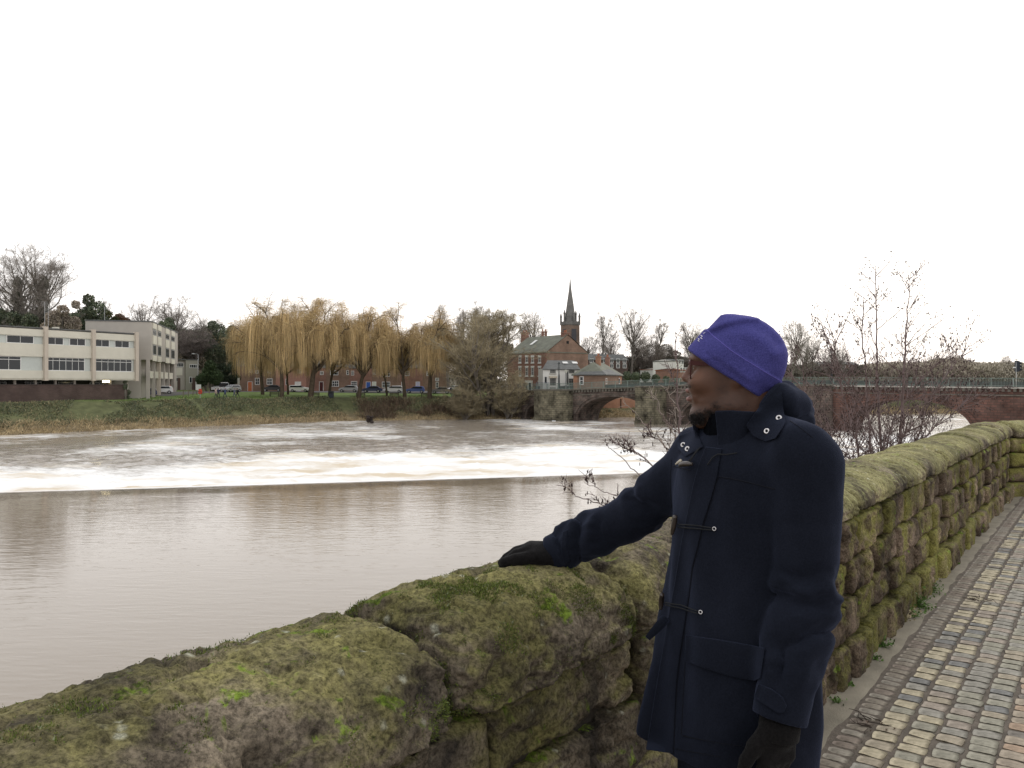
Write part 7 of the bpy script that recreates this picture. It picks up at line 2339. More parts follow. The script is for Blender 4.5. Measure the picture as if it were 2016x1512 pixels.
# eyeball just visible behind the lens
for sg in (-1, 1):
    V, F = uvball(16, 12); c_ = np.array(HP(1374.5, 724, sg * .031))
    Vb = h2w(V * .0118 + c_ + np.array([.0012, 0, 0]))
    cc = np.where((V[:, :1] > .80), np.array([[.02, .01, .008]]), np.array([[.55, .50, .46]]))
    mput('eye', Vb, F, simple('eye', None, .15, .02, attr=True, spec=.6), None, cc)
# short beard: separate hairs on the chin, jaw and lip
def hairs(V, F, w, n, ln, wd, seed, name, down=.5):
    r = np.random.default_rng(seed)
    e1 = V[F[:, 1]] - V[F[:, 0]]; e2 = V[F[:, 2]] - V[F[:, 0]]; fn = unit(np.cross(e1, e2))
    fc = V[F].mean(1); wf = w[F].mean(1) * np.linalg.norm(np.cross(e1, e2), axis=1)
    k = r.choice(len(F), n, p=wf / wf.sum())
    b = fc[k] + r.normal(0, .0012, (n, 3))
    d = fn[k] + r.normal(0, .45, (n, 3)) + np.array([0, 0, -down])
    pts = curves(b - fn[k] * .0006, d, ln * r.uniform(.5, 1.2, n), 2, r, .35, -.1)
    Vr, Fr = ribbons(pts, wd, r)
    return Vr, Fr
Vr, Fr = hairs(Vw, Fh, np.clip(stub - .35, 0, 1) ** 1.2 * (zb_ < hp(1370, 790)[1]), 7000, .006, .00035, 3, 'beard')
mput('beard', Vr, Fr, simple('black_hair', (0.012, 0.010, 0.010, 1), .55, .2), None, None, False)
Vr, Fr = hairs(Vw, Fh, np.clip(stub - .38, 0, 1) * (zb_ >= hp(1370, 800)[1]), 2200, .0014, .00022, 4, 'beard')
mput('moustache_and_stubble', Vr, Fr, MATS['black_hair'], None, None, False, None, 'stuff')

# ------------------------------------------------------------ beanie
hx = np.arange(-0.15, 0.15, 0.0026); hl = np.arange(-0.105, 0.106, 0.0030); hz = np.arange(-0.085, 0.185, 0.0026)
Fg, Zg = np.meshgrid(hx, hz, indexing='ij')
low = [(1504, 784.5), (1490, 779.5), (1475, 769.5), (1460, 759), (1449, 751.5), (1436, 744.5), (1423, 736.5), (1409, 727.5), (1394, 717.5), (1380, 707), (1366, 697.5), (1357, 691)]
top = [(1356, 688), (1362, 680), (1377, 664), (1389, 652), (1396, 646), (1408, 632), (1419, 620.5), (1430, 618), (1445, 618.5), (1470, 622), (1492, 627.5), (1510, 636), (1523, 645.5), (1534, 657), (1543.6, 671), (1550, 685), (1552.5, 699), (1550, 717), (1544, 735), (1537, 752), (1526, 768), (1513, 779)]
dn = np.array([-14, 30.0])
outl = hpoly(top + [tuple(np.array(q) + dn) for q in low])
D2 = -poly_sdf(Fg, Zg, outl)
cut = poly_sdf(Fg, Zg, hpoly(low + [(1340, 676), (1300, 560), (1640, 560), (1640, 800), (1520, 793)]))
cuffl = [(1392, 650), (1405, 662), (1420, 674), (1438, 689), (1463, 705.5), (1490, 722), (1515, 738), (1540, 752)]
cuff = poly_sdf(Fg, Zg, hpoly(low + [(1340, 680), (1360, 630)] + cuffl + [(1560, 765), (1530, 810)]))
X, Y, Z = np.meshgrid(hx, hl, hz, indexing='ij')
W0 = 0.090 - 0.010 * sstep(Zg, 0.06, 0.16) + 0.004 * sstep(-Fg, 0, .1)
q = np.clip(1 - D2 / 0.080, 0, 3)[:, None, :]
Hh = (np.sqrt((Y / W0[:, None, :]) ** 2 + q ** 2) - 1) * 0.07
Hh = Hh - (0.0035 * (1 - sstep(cuff, -0.0012, 0.0012)))[:, None, :]
def ridge(pts, w, a):
    pl = hpoly(pts); d = np.full(Fg.shape, 9.0)
    for i in range(len(pl) - 1):
        e = pl[i + 1] - pl[i]; wx, wy = Fg - pl[i][0], Zg - pl[i][1]
        t = np.clip((wx * e[0] + wy * e[1]) / (e @ e), 0, 1)
        d = np.minimum(d, np.hypot(wx - e[0] * t, wy - e[1] * t))
    return (a * np.exp(-(d / w) ** 2))[:, None, :]
side_m = sstep(Y, 0.0, 0.05)
Hh = Hh - side_m * (ridge([(1398, 650), (1425, 640), (1455, 633), (1490, 629)], .009, .0055) + ridge([(1402, 662), (1440, 650), (1475, 641), (1505, 655), (1528, 680)], .013, -.0050)
                    + ridge([(1470, 660), (1500, 672), (1520, 700)], .012, .0030) + ridge([(1425, 672), (1450, 668), (1480, 690)], .012, -.0022) + ridge([(1440, 722), (1480, 750)], .010, .0015)
                    + ridge([(1395, 700), (1430, 726), (1470, 756)], .007, -.0018))
Hh = Hh - 0.0022 * fbm(np.stack([X * 22, Y * 22, Z * 22], -1), 2, 4)
Hh = smax(Hh, cut[:, None, :] + 0 * Y, 0.004)
Vc_, Fc_ = surface_nets(Hh.astype(np.float32), hx, hl, hz)
m_hat, hn, hll, hb = new_mat('blue_fleece')
tc_ = hn.new('ShaderNodeTexCoord'); nz_ = hn.new('ShaderNodeTexNoise'); nz_.inputs['Scale'].default_value = 330; nz_.inputs['Detail'].default_value = 3
hll.new(tc_.outputs['Object'], nz_.inputs['Vector'])
rp_h = hn.new('ShaderNodeValToRGB'); rp_h.color_ramp.elements[0].position = .3; rp_h.color_ramp.elements[0].color = (0.034, 0.034, 0.135, 1); rp_h.color_ramp.elements[1].position = .7; rp_h.color_ramp.elements[1].color = (0.068, 0.066, 0.235, 1)
hll.new(nz_.outputs['Fac'], rp_h.inputs[0]); hll.new(rp_h.outputs[0], hb.inputs['Base Color'])
hb.inputs['Roughness'].default_value = .95; hb.inputs['Sheen Weight'].default_value = .22; hb.inputs['Sheen Roughness'].default_value = .4; hb.inputs['Sheen Tint'].default_value = (.35, .32, .9, 1); hb.inputs['Specular IOR Level'].default_value = .1
bp_ = hn.new('ShaderNodeBump'); bp_.inputs['Strength'].default_value = .5; bp_.inputs['Distance'].default_value = .0015; hll.new(nz_.outputs['Fac'], bp_.inputs['Height']); hll.new(bp_.outputs[0], hb.inputs['Normal'])
hat = mput('beanie', h2w(Vc_), Fc_, m_hat)
Vhat = h2w(Vc_)
# fleece fuzz catching the light along the outline
Vr, Fr = hairs(Vhat, Fc_, np.ones(len(Vhat)), 16000, .0022, .00016, 8, 'fuzz', 0)
mput('fuzz', Vr, Fr, m_hat, hat, None, False, None, 'stuff')
bvh_hat = BVHTree.FromPolygons([tuple(v) for v in Vhat], Fc_.tolist())
eye_v = Vector((0, 0, EYE))
def ray(bv, px, py):
    d = Vector(((px - 1008) / FPX, 1.0, -(py - 756) / FPX)).normalized()
    h = bv.ray_cast(eye_v, d)
    return (np.array(h[0]), np.array(h[1])) if h[0] is not None else (None, None)
def on_surf(bv, pts, off, n=None):
    """walk a pixel polyline over a surface; returns points lifted by off along the normal"""
    pts = np.asarray(pts, float)
    if n:
        k = np.linspace(0, len(pts) - 1, n); i = np.clip(k.astype(int), 0, len(pts) - 2); f = (k - i)[:, None]
        pts = pts[i] * (1 - f) + pts[i + 1] * f
    out = []
    for px, py in pts:
        for dx in (0, 3, 6, 10, 16):
            h, nn = ray(bv, px + dx, py)
            if h is not None: break
        if h is None: continue
        if nn @ (h - np.array([0, 0, EYE])) > 0: nn = -nn
        out.append(h + nn * off)
    return np.array(out)
mb = MB(); mb.tube(on_surf(bvh_hat, cuffl, 0.0004, 40), .0009, 5)
mput('cuff_seam', np.concatenate(mb.V), mb.F[:1], simple('blue_thread', (0.13, 0.11, 0.42, 1), .9), hat)
# white embroidery on the front of the cuff, seen almost edge on
mth_ = simple('white_thread', (0.75, 0.72, 0.80, 1), .8)
for (cx, cy, sc_) in ((1381.5, 664, 4.0), (1376, 669.5, 3.2)):
    a_ = np.linspace(0, 1, 14); S = np.c_[cx + sc_ * .55 * np.sin(a_ * 2 * np.pi) + (a_ - .5) * sc_ * .8, cy + (a_ - .5) * sc_ * 1.7]
    Vt, Ft = tube(on_surf(bvh_hat, S, .0009), .0008, 5); mput('embroidery', Vt, Ft, mth_, hat)
Vt, Ft = tube(on_surf(bvh_hat, [(1385, 657), (1388.5, 655.5)], .0009, 8), .0008, 5); mput('embroidery', Vt, Ft, mth_, hat)

# ------------------------------------------------------------ glasses
m_spec = simple('dark_red_acetate', (0.045, 0.009, 0.008, 1), .45, .1, spec=.2)
gl = bpy.data.objects.new('glasses', None); col.objects.link(gl); gl.parent = man
ff0, zt_ = hp(1358.0, 713); _, zb0 = hp(1358, 746)
def gput(name, Vl, F, mat): return mput(name, h2w(np.asarray(Vl)), F, mat, gl)
for sg in (-1, 1):
    c_ = np.array([[.006, 1], [.020, 1.06], [.045, 1.05], [.060, .9], [.062, .5], [.055, .08], [.035, -.03], [.016, .02], [.007, .35]])
    loop = smooth_poly(np.c_[c_[:, 0] * sg, zb0 + c_[:, 1] * (zt_ - zb0)], 54)
    depth = ff0 - .10 * (np.abs(loop[:, 0])) ** 1.0 * .9
    P3 = np.c_[depth, loop]
    P3 = np.concatenate([P3, P3[:2]])
    topm = 1 + 1.0 * sstep(P3[:, 2], zt_ - .008, zt_ - .001)
    Vt, Ft = tube(P3, .0016 * topm, 7, False); gput('rim', Vt, Ft, m_spec)
    n = len(loop); cen = np.array([[depth.mean(), loop[:, 0].mean(), loop[:, 1].mean()]])
    V = np.concatenate([np.c_[depth, loop], cen]); i = np.arange(n)
    m_lens = bpy.data.materials.get('lens')
    if m_lens is None:
        m_lens, ln_, ll_, lb_ = new_mat('lens')
        tr = ln_.new('ShaderNodeBsdfTransparent'); tr.inputs[0].default_value = (.93, .95, .94, 1); gs = ln_.new('ShaderNodeBsdfGlossy'); gs.inputs['Roughness'].default_value = .03
        mx = ln_.new('ShaderNodeMixShader'); mx.inputs[0].default_value = .10
        ll_.new(tr.outputs[0], mx.inputs[1]); ll_.new(gs.outputs[0], mx.inputs[2]); ll_.new(mx.outputs[0], [x for x in ln_ if x.type == 'OUTPUT_MATERIAL'][0].inputs[0])
    gput('lens', V, np.stack([i, (i + 1) % n, np.full(n, n)], 1), m_lens)
    # temple arm: a deep flat bar running back under the hat
    a0 = np.array([ff0 - .006, sg * .061, zt_ - .003]); a1 = np.array([hp(1402, 719)[0], sg * .073, hp(1402, 719)[1]]); a2 = np.array([hp(1450, 726)[0], sg * .079, hp(1450, 726)[1]])
    V = []
    for p_, h_ in ((a0, .0066), (a0 * .6 + a1 * .4, .0060), (a1, .0045), (a2, .0030)):
        for dy, dz in ((-.0018, -1), (.0018, -1), (.0018, 1), (-.0018, 1)):
            V.append([p_[0], p_[1] + dy, p_[2] + dz * h_ * .9])
    F = []
    for k in range(3):
        for j in range(4): F.append([k * 4 + j, k * 4 + (j + 1) % 4, (k + 1) * 4 + (j + 1) % 4, (k + 1) * 4 + j])
    F += [[3, 2, 1, 0], [12, 13, 14, 15]]
    o = gput('temple', V, np.array(F), m_spec)
    for pl in o.data.polygons: pl.use_smooth = False
Vt, Ft = tube([(ff0, -.007, zt_ - .006), (ff0 + .003, 0, zt_ - .003), (ff0, .007, zt_ - .006)], .0022, 7); gput('bridge', Vt, Ft, m_spec)

# ------------------------------------------------------------ duffle coat
cxs = np.arange(-0.02, 0.86, 0.0052); cys = np.arange(1.70, 2.50, 0.0056); czs = np.arange(0.655, 1.56, 0.0052)
zz_c = [0.60, 0.68, 0.90, 1.10, 1.30, 1.40, 1.455, 1.49, 1.53, 1.6]
cx_ = np.interp(czs, zz_c, [.548, .552, .578, .592, .604, .604, .602, .600, .598, .598])
ra_ = np.interp(czs, zz_c, [.190, .182, .168, .160, .160, .150, .118, .088, .05, .01])
rb_ = np.interp(czs, zz_c, [.243, .236, .216, .208, .214, .200, .150, .098, .06, .01])
k3 = np.ones(9) / 9
cx_, ra_, rb_ = [np.convolve(np.pad(a, 4, mode='edge'), k3, 'valid') for a in (cx_, ra_, rb_)]
X, Y, Z = [a.astype(np.float32) for a in np.meshgrid(cxs, cys, czs, indexing='ij')]
da = (X - cx_) * FB[0] + (Y - 2.06) * FB[1]
db = (X - cx_) * LB[0] + (Y - 2.06) * LB[1]
e = 2.25
Ct = ((np.abs(da / ra_) ** e + np.abs(db / rb_) ** e) ** (1 / e) - 1) * np.minimum(ra_, rb_) * 0.9
ang_ = np.arctan2(db, da)
Ct = Ct - (0.010 * sstep(-Z, -1.15, -0.75) * np.sin(ang_ * 5 + 1.3 * np.sin(Z * 6)) + 0.004 * np.sin(ang_ * 9 + Z * 11)) * sstep(-Z, -1.42, -1.1)
def CC_(a, b, ra, rb=None, k=.03, f=None):
    global Ct
    q, t = sd_cap(X, Y, Z, a, b, ra, rb, True)
    if f is not None: q = q - f(t)
    Ct = smin(Ct, q.astype(np.float32), k)
fold = fbm(np.stack([X * 9, Y * 9, Z * 9], -1), 2, 77)
wr2 = 1 - np.abs(fbm(np.stack([X * 16, Y * 16, Z * 34], -1), 2, 78))
CC_(W_(1505, 838, 2.02), SL + np.array([-.02, .0, .025]), .050, .066, .05)
CC_(W_(1440, 862, 2.13), SR + np.array([.0, 0, .02]), .045, .062, .05)
CC_(SR, MR, .080, .072, .05)
CC_(MR, ER, .072, .066, .03, lambda t: (.009 * np.sin(t * 9 + 4 * fold) + .012 * (wr2 - .8)) * np.sin(np.pi * np.clip(t, 0, 1)))
def fr(t):      # bunched sleeve towards the wrist
    return (.0155 * (np.abs(np.sin(t * 9.5 + 3.4 * fold + .4)) ** .7 - .5) * (1 + .8 * sstep(Z, 1.10, 1.18)) + .010 * (wr2 - .8)) * sstep(t, .15, .45) * (1 - sstep(t, .86, .94))
CC_(ER, WR, .068, .056, .012, fr)
CC_(SL + np.array([0, 0, -.01]), SL * .65 + EL * .35, .084, .080, .022)
CC_(SL * .65 + EL * .35, SL * .5 + EL * .5, .080, .079, .008)
CC_(SL * .5 + EL * .5, EL, .079, .074, .005, lambda t: (.010 * np.sin(t * 11 + 5 * fold) + .012 * (wr2 - .85)) * sstep(t, .3, .8))
CC_(EL, WL, .073, .060, .005, lambda t: (.023 * (np.abs(np.sin(t * 8.5 + 3.2 * fold + (Z - 1.1) * 4 + (X - .65) * 18)) ** .65 - .55) + .007 * (wr2 - .8)) * (1 - sstep(t, .66, .84)))
# cut the sleeves square at the cuffs, and the hem
dR = unit((WR - ER)[None])[0]; dL = unit((WL - EL)[None])[0]
sideR = (X - WR[0]) * dR[0] + (Y - WR[1]) * dR[1] + (Z - WR[2]) * dR[2]
Ct = np.where(X < WR[0] + .10, smax(Ct, sideR - .012, .004), Ct)
sideL = (X - WL[0]) * dL[0] + (Y - WL[1]) * dL[1] + (Z - WL[2]) * dL[2]
nearL = (X - WL[0]) ** 2 + (Y - WL[1]) ** 2 + (Z - WL[2]) ** 2
armL = sd_cap(X, Y, Z, EL, WL + dL * .06, .078, .064)
torso_only = ((np.abs(da / ra_) ** e + np.abs(db / rb_) ** e) ** (1 / e) - 1) * np.minimum(ra_, rb_) * 0.9
Ct = np.where((armL < 0) & (sideL > .012) & (torso_only > .004), np.maximum(Ct, sideL - .012), Ct)
# crease under the near arm, wool surface
Ct = Ct - 0.0028 * fbm(np.stack([X * 20, Y * 20, Z * 13], -1), 3, 91) - 0.0085 * fbm(np.stack([X * 7, Y * 7, Z * 3.2], -1), 2, 92)
hemz = 0.676 + 0.010 * np.sin(ang_ * 2)
Ct = smax(Ct, hemz - Z, .006)
Vt_, Ft_ = surface_nets(Ct.astype(np.float32), cxs, cys, czs)
m_coat, cn_, cl_, cb_ = new_mat('navy_wool')
tc_ = cn_.new('ShaderNodeTexCoord')
n1 = cn_.new('ShaderNodeTexNoise'); n1.inputs['Scale'].default_value = 260; n1.inputs['Detail'].default_value = 4; n1.inputs['Roughness'].default_value = .7
n2 = cn_.new('ShaderNodeTexNoise'); n2.inputs['Scale'].default_value = 9; n2.inputs['Detail'].default_value = 4
for n_ in (n1, n2): cl_.new(tc_.outputs['Object'], n_.inputs['Vector'])
rp_c = cn_.new('ShaderNodeValToRGB'); rp_c.color_ramp.elements[0].position = .3; rp_c.color_ramp.elements[0].color = (0.0046, 0.0055, 0.0088, 1); rp_c.color_ramp.elements[1].position = .72; rp_c.color_ramp.elements[1].color = (0.0125, 0.0148, 0.0232, 1)
mxc = cn_.new('ShaderNodeMath'); mxc.operation = 'MULTIPLY_ADD'; mxc.inputs[1].default_value = .35; cl_.new(n2.outputs['Fac'], mxc.inputs[0]); mc2 = cn_.new('ShaderNodeMath'); mc2.operation = 'MULTIPLY'; mc2.inputs[1].default_value = .65; cl_.new(n1.outputs['Fac'], mc2.inputs[0]); cl_.new(mc2.outputs[0], mxc.inputs[2])
cl_.new(mxc.outputs[0], rp_c.inputs[0]); cl_.new(rp_c.outputs[0], cb_.inputs['Base Color'])
cb_.inputs['Roughness'].default_value = 1.0; cb_.inputs['Specular IOR Level'].default_value = .05
cb_.inputs['Sheen Weight'].default_value = .10; cb_.inputs['Sheen Roughness'].default_value = .5; cb_.inputs['Sheen Tint'].default_value = (.5, .6, 1, 1)
bp_ = cn_.new('ShaderNodeBump'); bp_.inputs['Strength'].default_value = .6; bp_.inputs['Distance'].default_value = .0015; cl_.new(n1.outputs['Fac'], bp_.inputs['Height']); cl_.new(bp_.outputs[0], cb_.inputs['Normal'])
coat = mput('duffle_coat', Vt_, Ft_, m_coat)
# hood bunched behind the neck
hx_ = np.arange(.46, .84, .005); hy_ = np.arange(1.88, 2.34, .005); hz_ = np.arange(1.40, 1.66, .0045)
X, Y, Z = np.meshgrid(hx_, hy_, hz_, indexing='ij')
Hd = np.full(X.shape, 9.0)
lst = [((1508, 803, 1.975), .016), ((1540, 792, 1.975), .032), ((1556, 802, 2.02), .042), ((1558, 808, 2.08), .046), ((1540, 812, 2.15), .042), ((1495, 822, 2.19), .030)]
for (a, ra), (b, rb) in zip(lst[:-1], lst[1:]): Hd = smin(Hd, sd_cap(X, Y, Z, W_(*a), W_(*b), ra, rb), .04)
lst = [((1520, 792, 1.972), .012), ((1538, 770, 1.98), .014), ((1547, 768, 2.03), .020), ((1548, 772, 2.08), .020), ((1530, 776, 2.15), .018), ((1490, 792, 2.17), .014)]
for (a, ra), (b, rb) in zip(lst[:-1], lst[1:]): Hd = smin(Hd, sd_cap(X, Y, Z, W_(*a), W_(*b), ra, rb), .016)
lst = [((1560, 822, 1.97), .018), ((1583, 832, 2.01), .022), ((1580, 838, 2.10), .026)]
for (a, ra), (b, rb) in zip(lst[:-1], lst[1:]): Hd = smin(Hd, sd_cap(X, Y, Z, W_(*a), W_(*b), ra, rb), .018)
# keep the neck clear
nk = sd_ell(X, Y, Z, W_(1462, 800, 2.06), (.080, .075, .11)); Hd = smax(Hd, -nk, .01)
Hd = Hd - .0025 * fbm(np.stack([X * 18, Y * 18, Z * 30], -1), 2, 5) + .006 * np.exp(-((Z - (1.545 + .3 * (Y - 2.06))) / .006) ** 2) * (X > .66)
Vd_, Fd_ = surface_nets(Hd.astype(np.float32), hx_, hy_, hz_)
hood = mput('hood', Vd_, Fd_, m_coat)

def shell(Vo, nu, nv, th_vec, close_u=False):
    """outer grid (nu,nv,3) plus inner copy displaced by th_vec -> closed slab"""
    Vo = np.asarray(Vo); Vi = Vo + th_vec
    V = np.concatenate([Vo.reshape(-1, 3), Vi.reshape(-1, 3)]); N = nu * nv; F = []
    for i in range(nu - 1):
        for j in range(nv - 1):
            a = i * nv + j
            F.append([a, a + nv, a + nv + 1, a + 1]); F.append([N + a, N + a + 1, N + a + nv + 1, N + a + nv])
    for i in range(nu - 1):
        a = i * nv; F.append([a, N + a, N + a + nv, a + nv]); a = i * nv + nv - 1; F.append([a, a + nv, N + a + nv, N + a])
    for j in range(nv - 1):
        a = j; F.append([a, a + 1, N + a + 1, N + a]); a = (nu - 1) * nv + j; F.append([a, N + a, N + a + 1, a + 1])
    return V, np.array(F)
# stand collar, open at the throat
ccen = np.array([P(1458, 800, 2.06)[0], 2.06])
nu, nv = 72, 9
th0, th1 = R(-298), R(14)       # measured from the coat front towards his right; runs round the back to the left front edge
TH = np.linspace(R(-22), R(-330), nu)      # angle: negative = towards his left (near) side going round the back
G = np.zeros((nu, nv, 3)); TV = np.zeros((nu, nv, 3))
for i, th in enumerate(TH):
    near = -math.degrees(th)            # 22..330: 90 = near side, 180 = back, 270 = far side
    ztop = np.interp(near, [10, 40, 90, 150, 210, 270, 320, 350], [1.532, 1.535, 1.530, 1.545, 1.545, 1.52, 1.500, 1.495])
    zbot = np.interp(near, [10, 40, 90, 180, 270, 350], [1.405, 1.42, 1.44, 1.45, 1.44, 1.415])
    for j in range(nv):
        v = j / (nv - 1)
        a = .112 + .014 * v ** 2 + (1 - v) * .012; b = .098 + .010 * v ** 2 + (1 - v) * .016
        d = FB * math.cos(th) * a - LB * math.sin(th) * b
        wob = .003 * math.sin(th * 7 + v * 4)
        n_ = d / np.linalg.norm(d)
        G[i, j] = np.array([*(ccen + d[:2] + n_[:2] * wob), zbot + (ztop - zbot) * v]); TV[i, j] = -n_ * .011
Vk, Fk = shell(G, nu, nv, TV)
collar = mput('collar', Vk, Fk, m_coat)
mod = collar.modifiers.new('soft', 'BEVEL'); mod.width = .004; mod.segments = 2; mod.limit_method = 'ANGLE'; mod.angle_limit = R(50)
# dark jersey and zip inside the collar
Vj = []; 
G2 = np.zeros((40, 5, 3))
for i, th in enumerate(np.linspace(0, 2 * np.pi, 40)):
    for j in range(5):
        d = FB * math.cos(th) * .099 - LB * math.sin(th) * .084
        G2[i, j] = np.array([*(ccen + d[:2] * (1 + .0 * j)), 1.38 + j * (.030 + .006 * math.cos(th))])
Vj, Fj = shell(G2, 40, 5, np.zeros(3) + 1e-4)
mput('inner_collar', Vj, Fj, simple('black_jersey', (0.004, 0.0045, 0.006, 1), 1.0, .2, 80, spec=0.0))

allV = np.concatenate([Vt_, Vd_, Vk]); allF = Ft_.tolist() + (Fd_ + len(Vt_)).tolist() + (Fk + len(Vt_) + len(Vd_)).tolist()
bv = BVHTree.FromPolygons([tuple(v) for v in allV], allF)
bv_coat = BVHTree.FromPolygons([tuple(v) for v in Vt_], Ft_.tolist())
def resample(p, n):
    p = np.asarray(p, float); s_ = np.r_[0, np.cumsum(np.linalg.norm(np.diff(p, axis=0), axis=1))]; k = np.linspace(0, s_[-1], n)
    return np.c_[np.interp(k, s_, p[:, 0]), np.interp(k, s_, p[:, 1])]
def patch(name, top, bottom, left, right, nu, nv, lift, th, bvh=bv_coat, mat=None, parent=None, relax=6):
    """a cloth panel lying on the coat; the four borders are photo polylines (top and bottom left to right, sides top to bottom)"""
    T, Bm, L, Rr = resample(top, nu), resample(bottom, nu), resample(left, nv), resample(right, nv)
    u = np.linspace(0, 1, nu)[:, None, None]; v = np.linspace(0, 1, nv)[None, :, None]
    S = (1 - v) * T[:, None] + v * Bm[:, None] + (1 - u) * L[None] + u * Rr[None] - ((1 - u) * (1 - v) * T[0] + u * (1 - v) * T[-1] + (1 - u) * v * Bm[0] + u * v * Bm[-1])
    dep = np.full((nu, nv), np.nan)
    for i in range(nu):
        for j in range(nv):
            h, _ = ray(bvh, *S[i, j])
            if h is not None: dep[i, j] = h[1]
    med = np.nanmedian(dep)
    for j in range(nv):                   # fill misses from the neighbours
        col_ = dep[:, j]; ok = ~np.isnan(col_)
        if ok.any(): dep[:, j] = np.interp(np.arange(nu), np.where(ok)[0], col_[ok])
        else: dep[:, j] = med
    d0 = dep.copy()
    for _ in range(relax):
        p_ = np.pad(dep, 1, mode='edge'); dep = np.minimum((p_[:-2, 1:-1] + p_[2:, 1:-1] + p_[1:-1, :-2] + p_[1:-1, 2:]) / 4, d0)
    Dm = dep - lift
    Vo = np.stack([(S[..., 0] - 1008) / FPX * Dm, Dm, EYE - (S[..., 1] - 756) / FPX * Dm], -1)
    tvec = np.zeros_like(Vo); tvec[..., 1] = th; tvec[..., 0] = th * (S[..., 0] - 1008) / FPX
    Vs, Fs = shell(Vo, nu, nv, tvec)
    o = mput(name, Vs, Fs, mat or m_coat, parent or coat)
    md = o.modifiers.new('soft', 'BEVEL'); md.width = min(.002, th * .4); md.segments = 2; md.limit_method = 'ANGLE'; md.angle_limit = R(50)
    return o, Vs, Fs
pl_left = [(1389, 880), (1376, 915), (1366, 949), (1354, 1006), (1341, 1070), (1328, 1150), (1316, 1215), (1303, 1290), (1291, 1360), (1280, 1430), (1272, 1476)]
pl_right = [(1421, 884), (1414, 920), (1412, 937), (1400, 980), (1384, 1030), (1372, 1080), (1362, 1118), (1355, 1177), (1349, 1217), (1338, 1290), (1331, 1345), (1327, 1430), (1325, 1484)]
patch('placket', [pl_left[0], pl_right[0]], [pl_left[-1], pl_right[-1]], pl_left, pl_right, 9, 90, .006, .010)
patch('pocket_flap', [(1350, 1251), (1400, 1258), (1450, 1266), (1506, 1277)], [(1348, 1302), (1392, 1318), (1440, 1333), (1486, 1341), (1497, 1336)], [(1350, 1251), (1348, 1302)], [(1506, 1277), (1497, 1336)], 26, 9, .007, .007)
0 and patch('storm_flap', [(1412, 890), (1450, 884), (1500, 878), (1545, 880)], [(1411, 938), (1440, 941), (1480, 950), (1532, 963)], [(1412, 890), (1411, 938)], [(1545, 880), (1532, 963)], 24, 10, .0028, .004)
_, Vn, Fn = patch('hood_tab', [(1500, 794), (1512, 780), (1536, 757)], [(1482, 858), (1507, 869), (1527, 863)], [(1500, 794), (1485, 815), (1469, 838), (1482, 858)], [(1536, 757), (1540, 780), (1541, 800), (1547, 832), (1527, 863)], 22, 22, .012, .012, bv, m_coat, hood, 10)
_, Vn2, Fn2 = patch('hood_tab', [(1337, 858), (1366, 846), (1372, 852)], [(1349, 899), (1360, 893), (1384, 880)], [(1337, 858), (1333, 880), (1349, 899)], [(1372, 852), (1384, 880)], 12, 12, .008, .009, bv, m_coat, hood, 8)
patch('cuff_strap', [(1493, 1347), (1520, 1358), (1541, 1374)], [(1484, 1374), (1512, 1392), (1532, 1405)], [(1493, 1347), (1484, 1374)], [(1541, 1374), (1549, 1392), (1543, 1404), (1532, 1405)], 14, 8, .006, .006)
patch('cuff_strap', [(1108, 1047), (1118, 1043)], [(1110, 1110), (1124, 1104)], [(1108, 1047), (1104, 1080), (1110, 1110)], [(1118, 1043), (1116, 1078), (1124, 1104)], 5, 12, .003, .005)
# belt end sticking out at the waist
Vs, Fs = tube([W_(1310, 1216, 2.05), W_(1296, 1234, 2.04), W_(1276, 1258, 2.03)], [.014, .013, .008], 8)
Vs[:, 1] = 2.04 + (Vs[:, 1] - 2.04) * .35; mput('belt_end', Vs, Fs, m_coat, coat)
bv2 = BVHTree.FromPolygons([tuple(v) for v in np.concatenate([allV, Vn, Vn2])], allF + (Fn + len(allV)).tolist() + (Fn2 + len(allV) + len(Vn)).tolist())
m_seam_shade = simple('seam_groove_shade', (0.004, 0.005, 0.010, 1), 1.0, .1)  # seams drawn as near-black tubes, their colour standing in for groove shade
def seam(pts, n, r_=.0011, bvh=None):
    q = on_surf(bvh or bv_coat, pts, .0004, n)
    if len(q) > 3:
        Vs, Fs = tube(q, r_, 5); mput('seam', Vs, Fs, m_seam_shade, coat)
seam([(x + 2, y) for x, y in pl_right[2:]], 80, .0016)
seam([(1325, 917), (1345, 922), (1360, 926)], 10)
seam([(1412, 938), (1440, 942), (1480, 951), (1526, 963)], 40, .0014)
seam([(1556, 829), (1575, 842), (1600, 862)], 16, .0010)
seam([(1349, 1305), (1345, 1380), (1342, 1448), (1380, 1456), (1419, 1463), (1470, 1470)], 50)
seam([(1322, 905), (1320, 950), (1322, 1000)], 16)
seam([(1276, 1462), (1350, 1478), (1420, 1490)], 26, .0009)
seam([(1352, 1259), (1400, 1266), (1450, 1274), (1504, 1285)], 26, .0008)
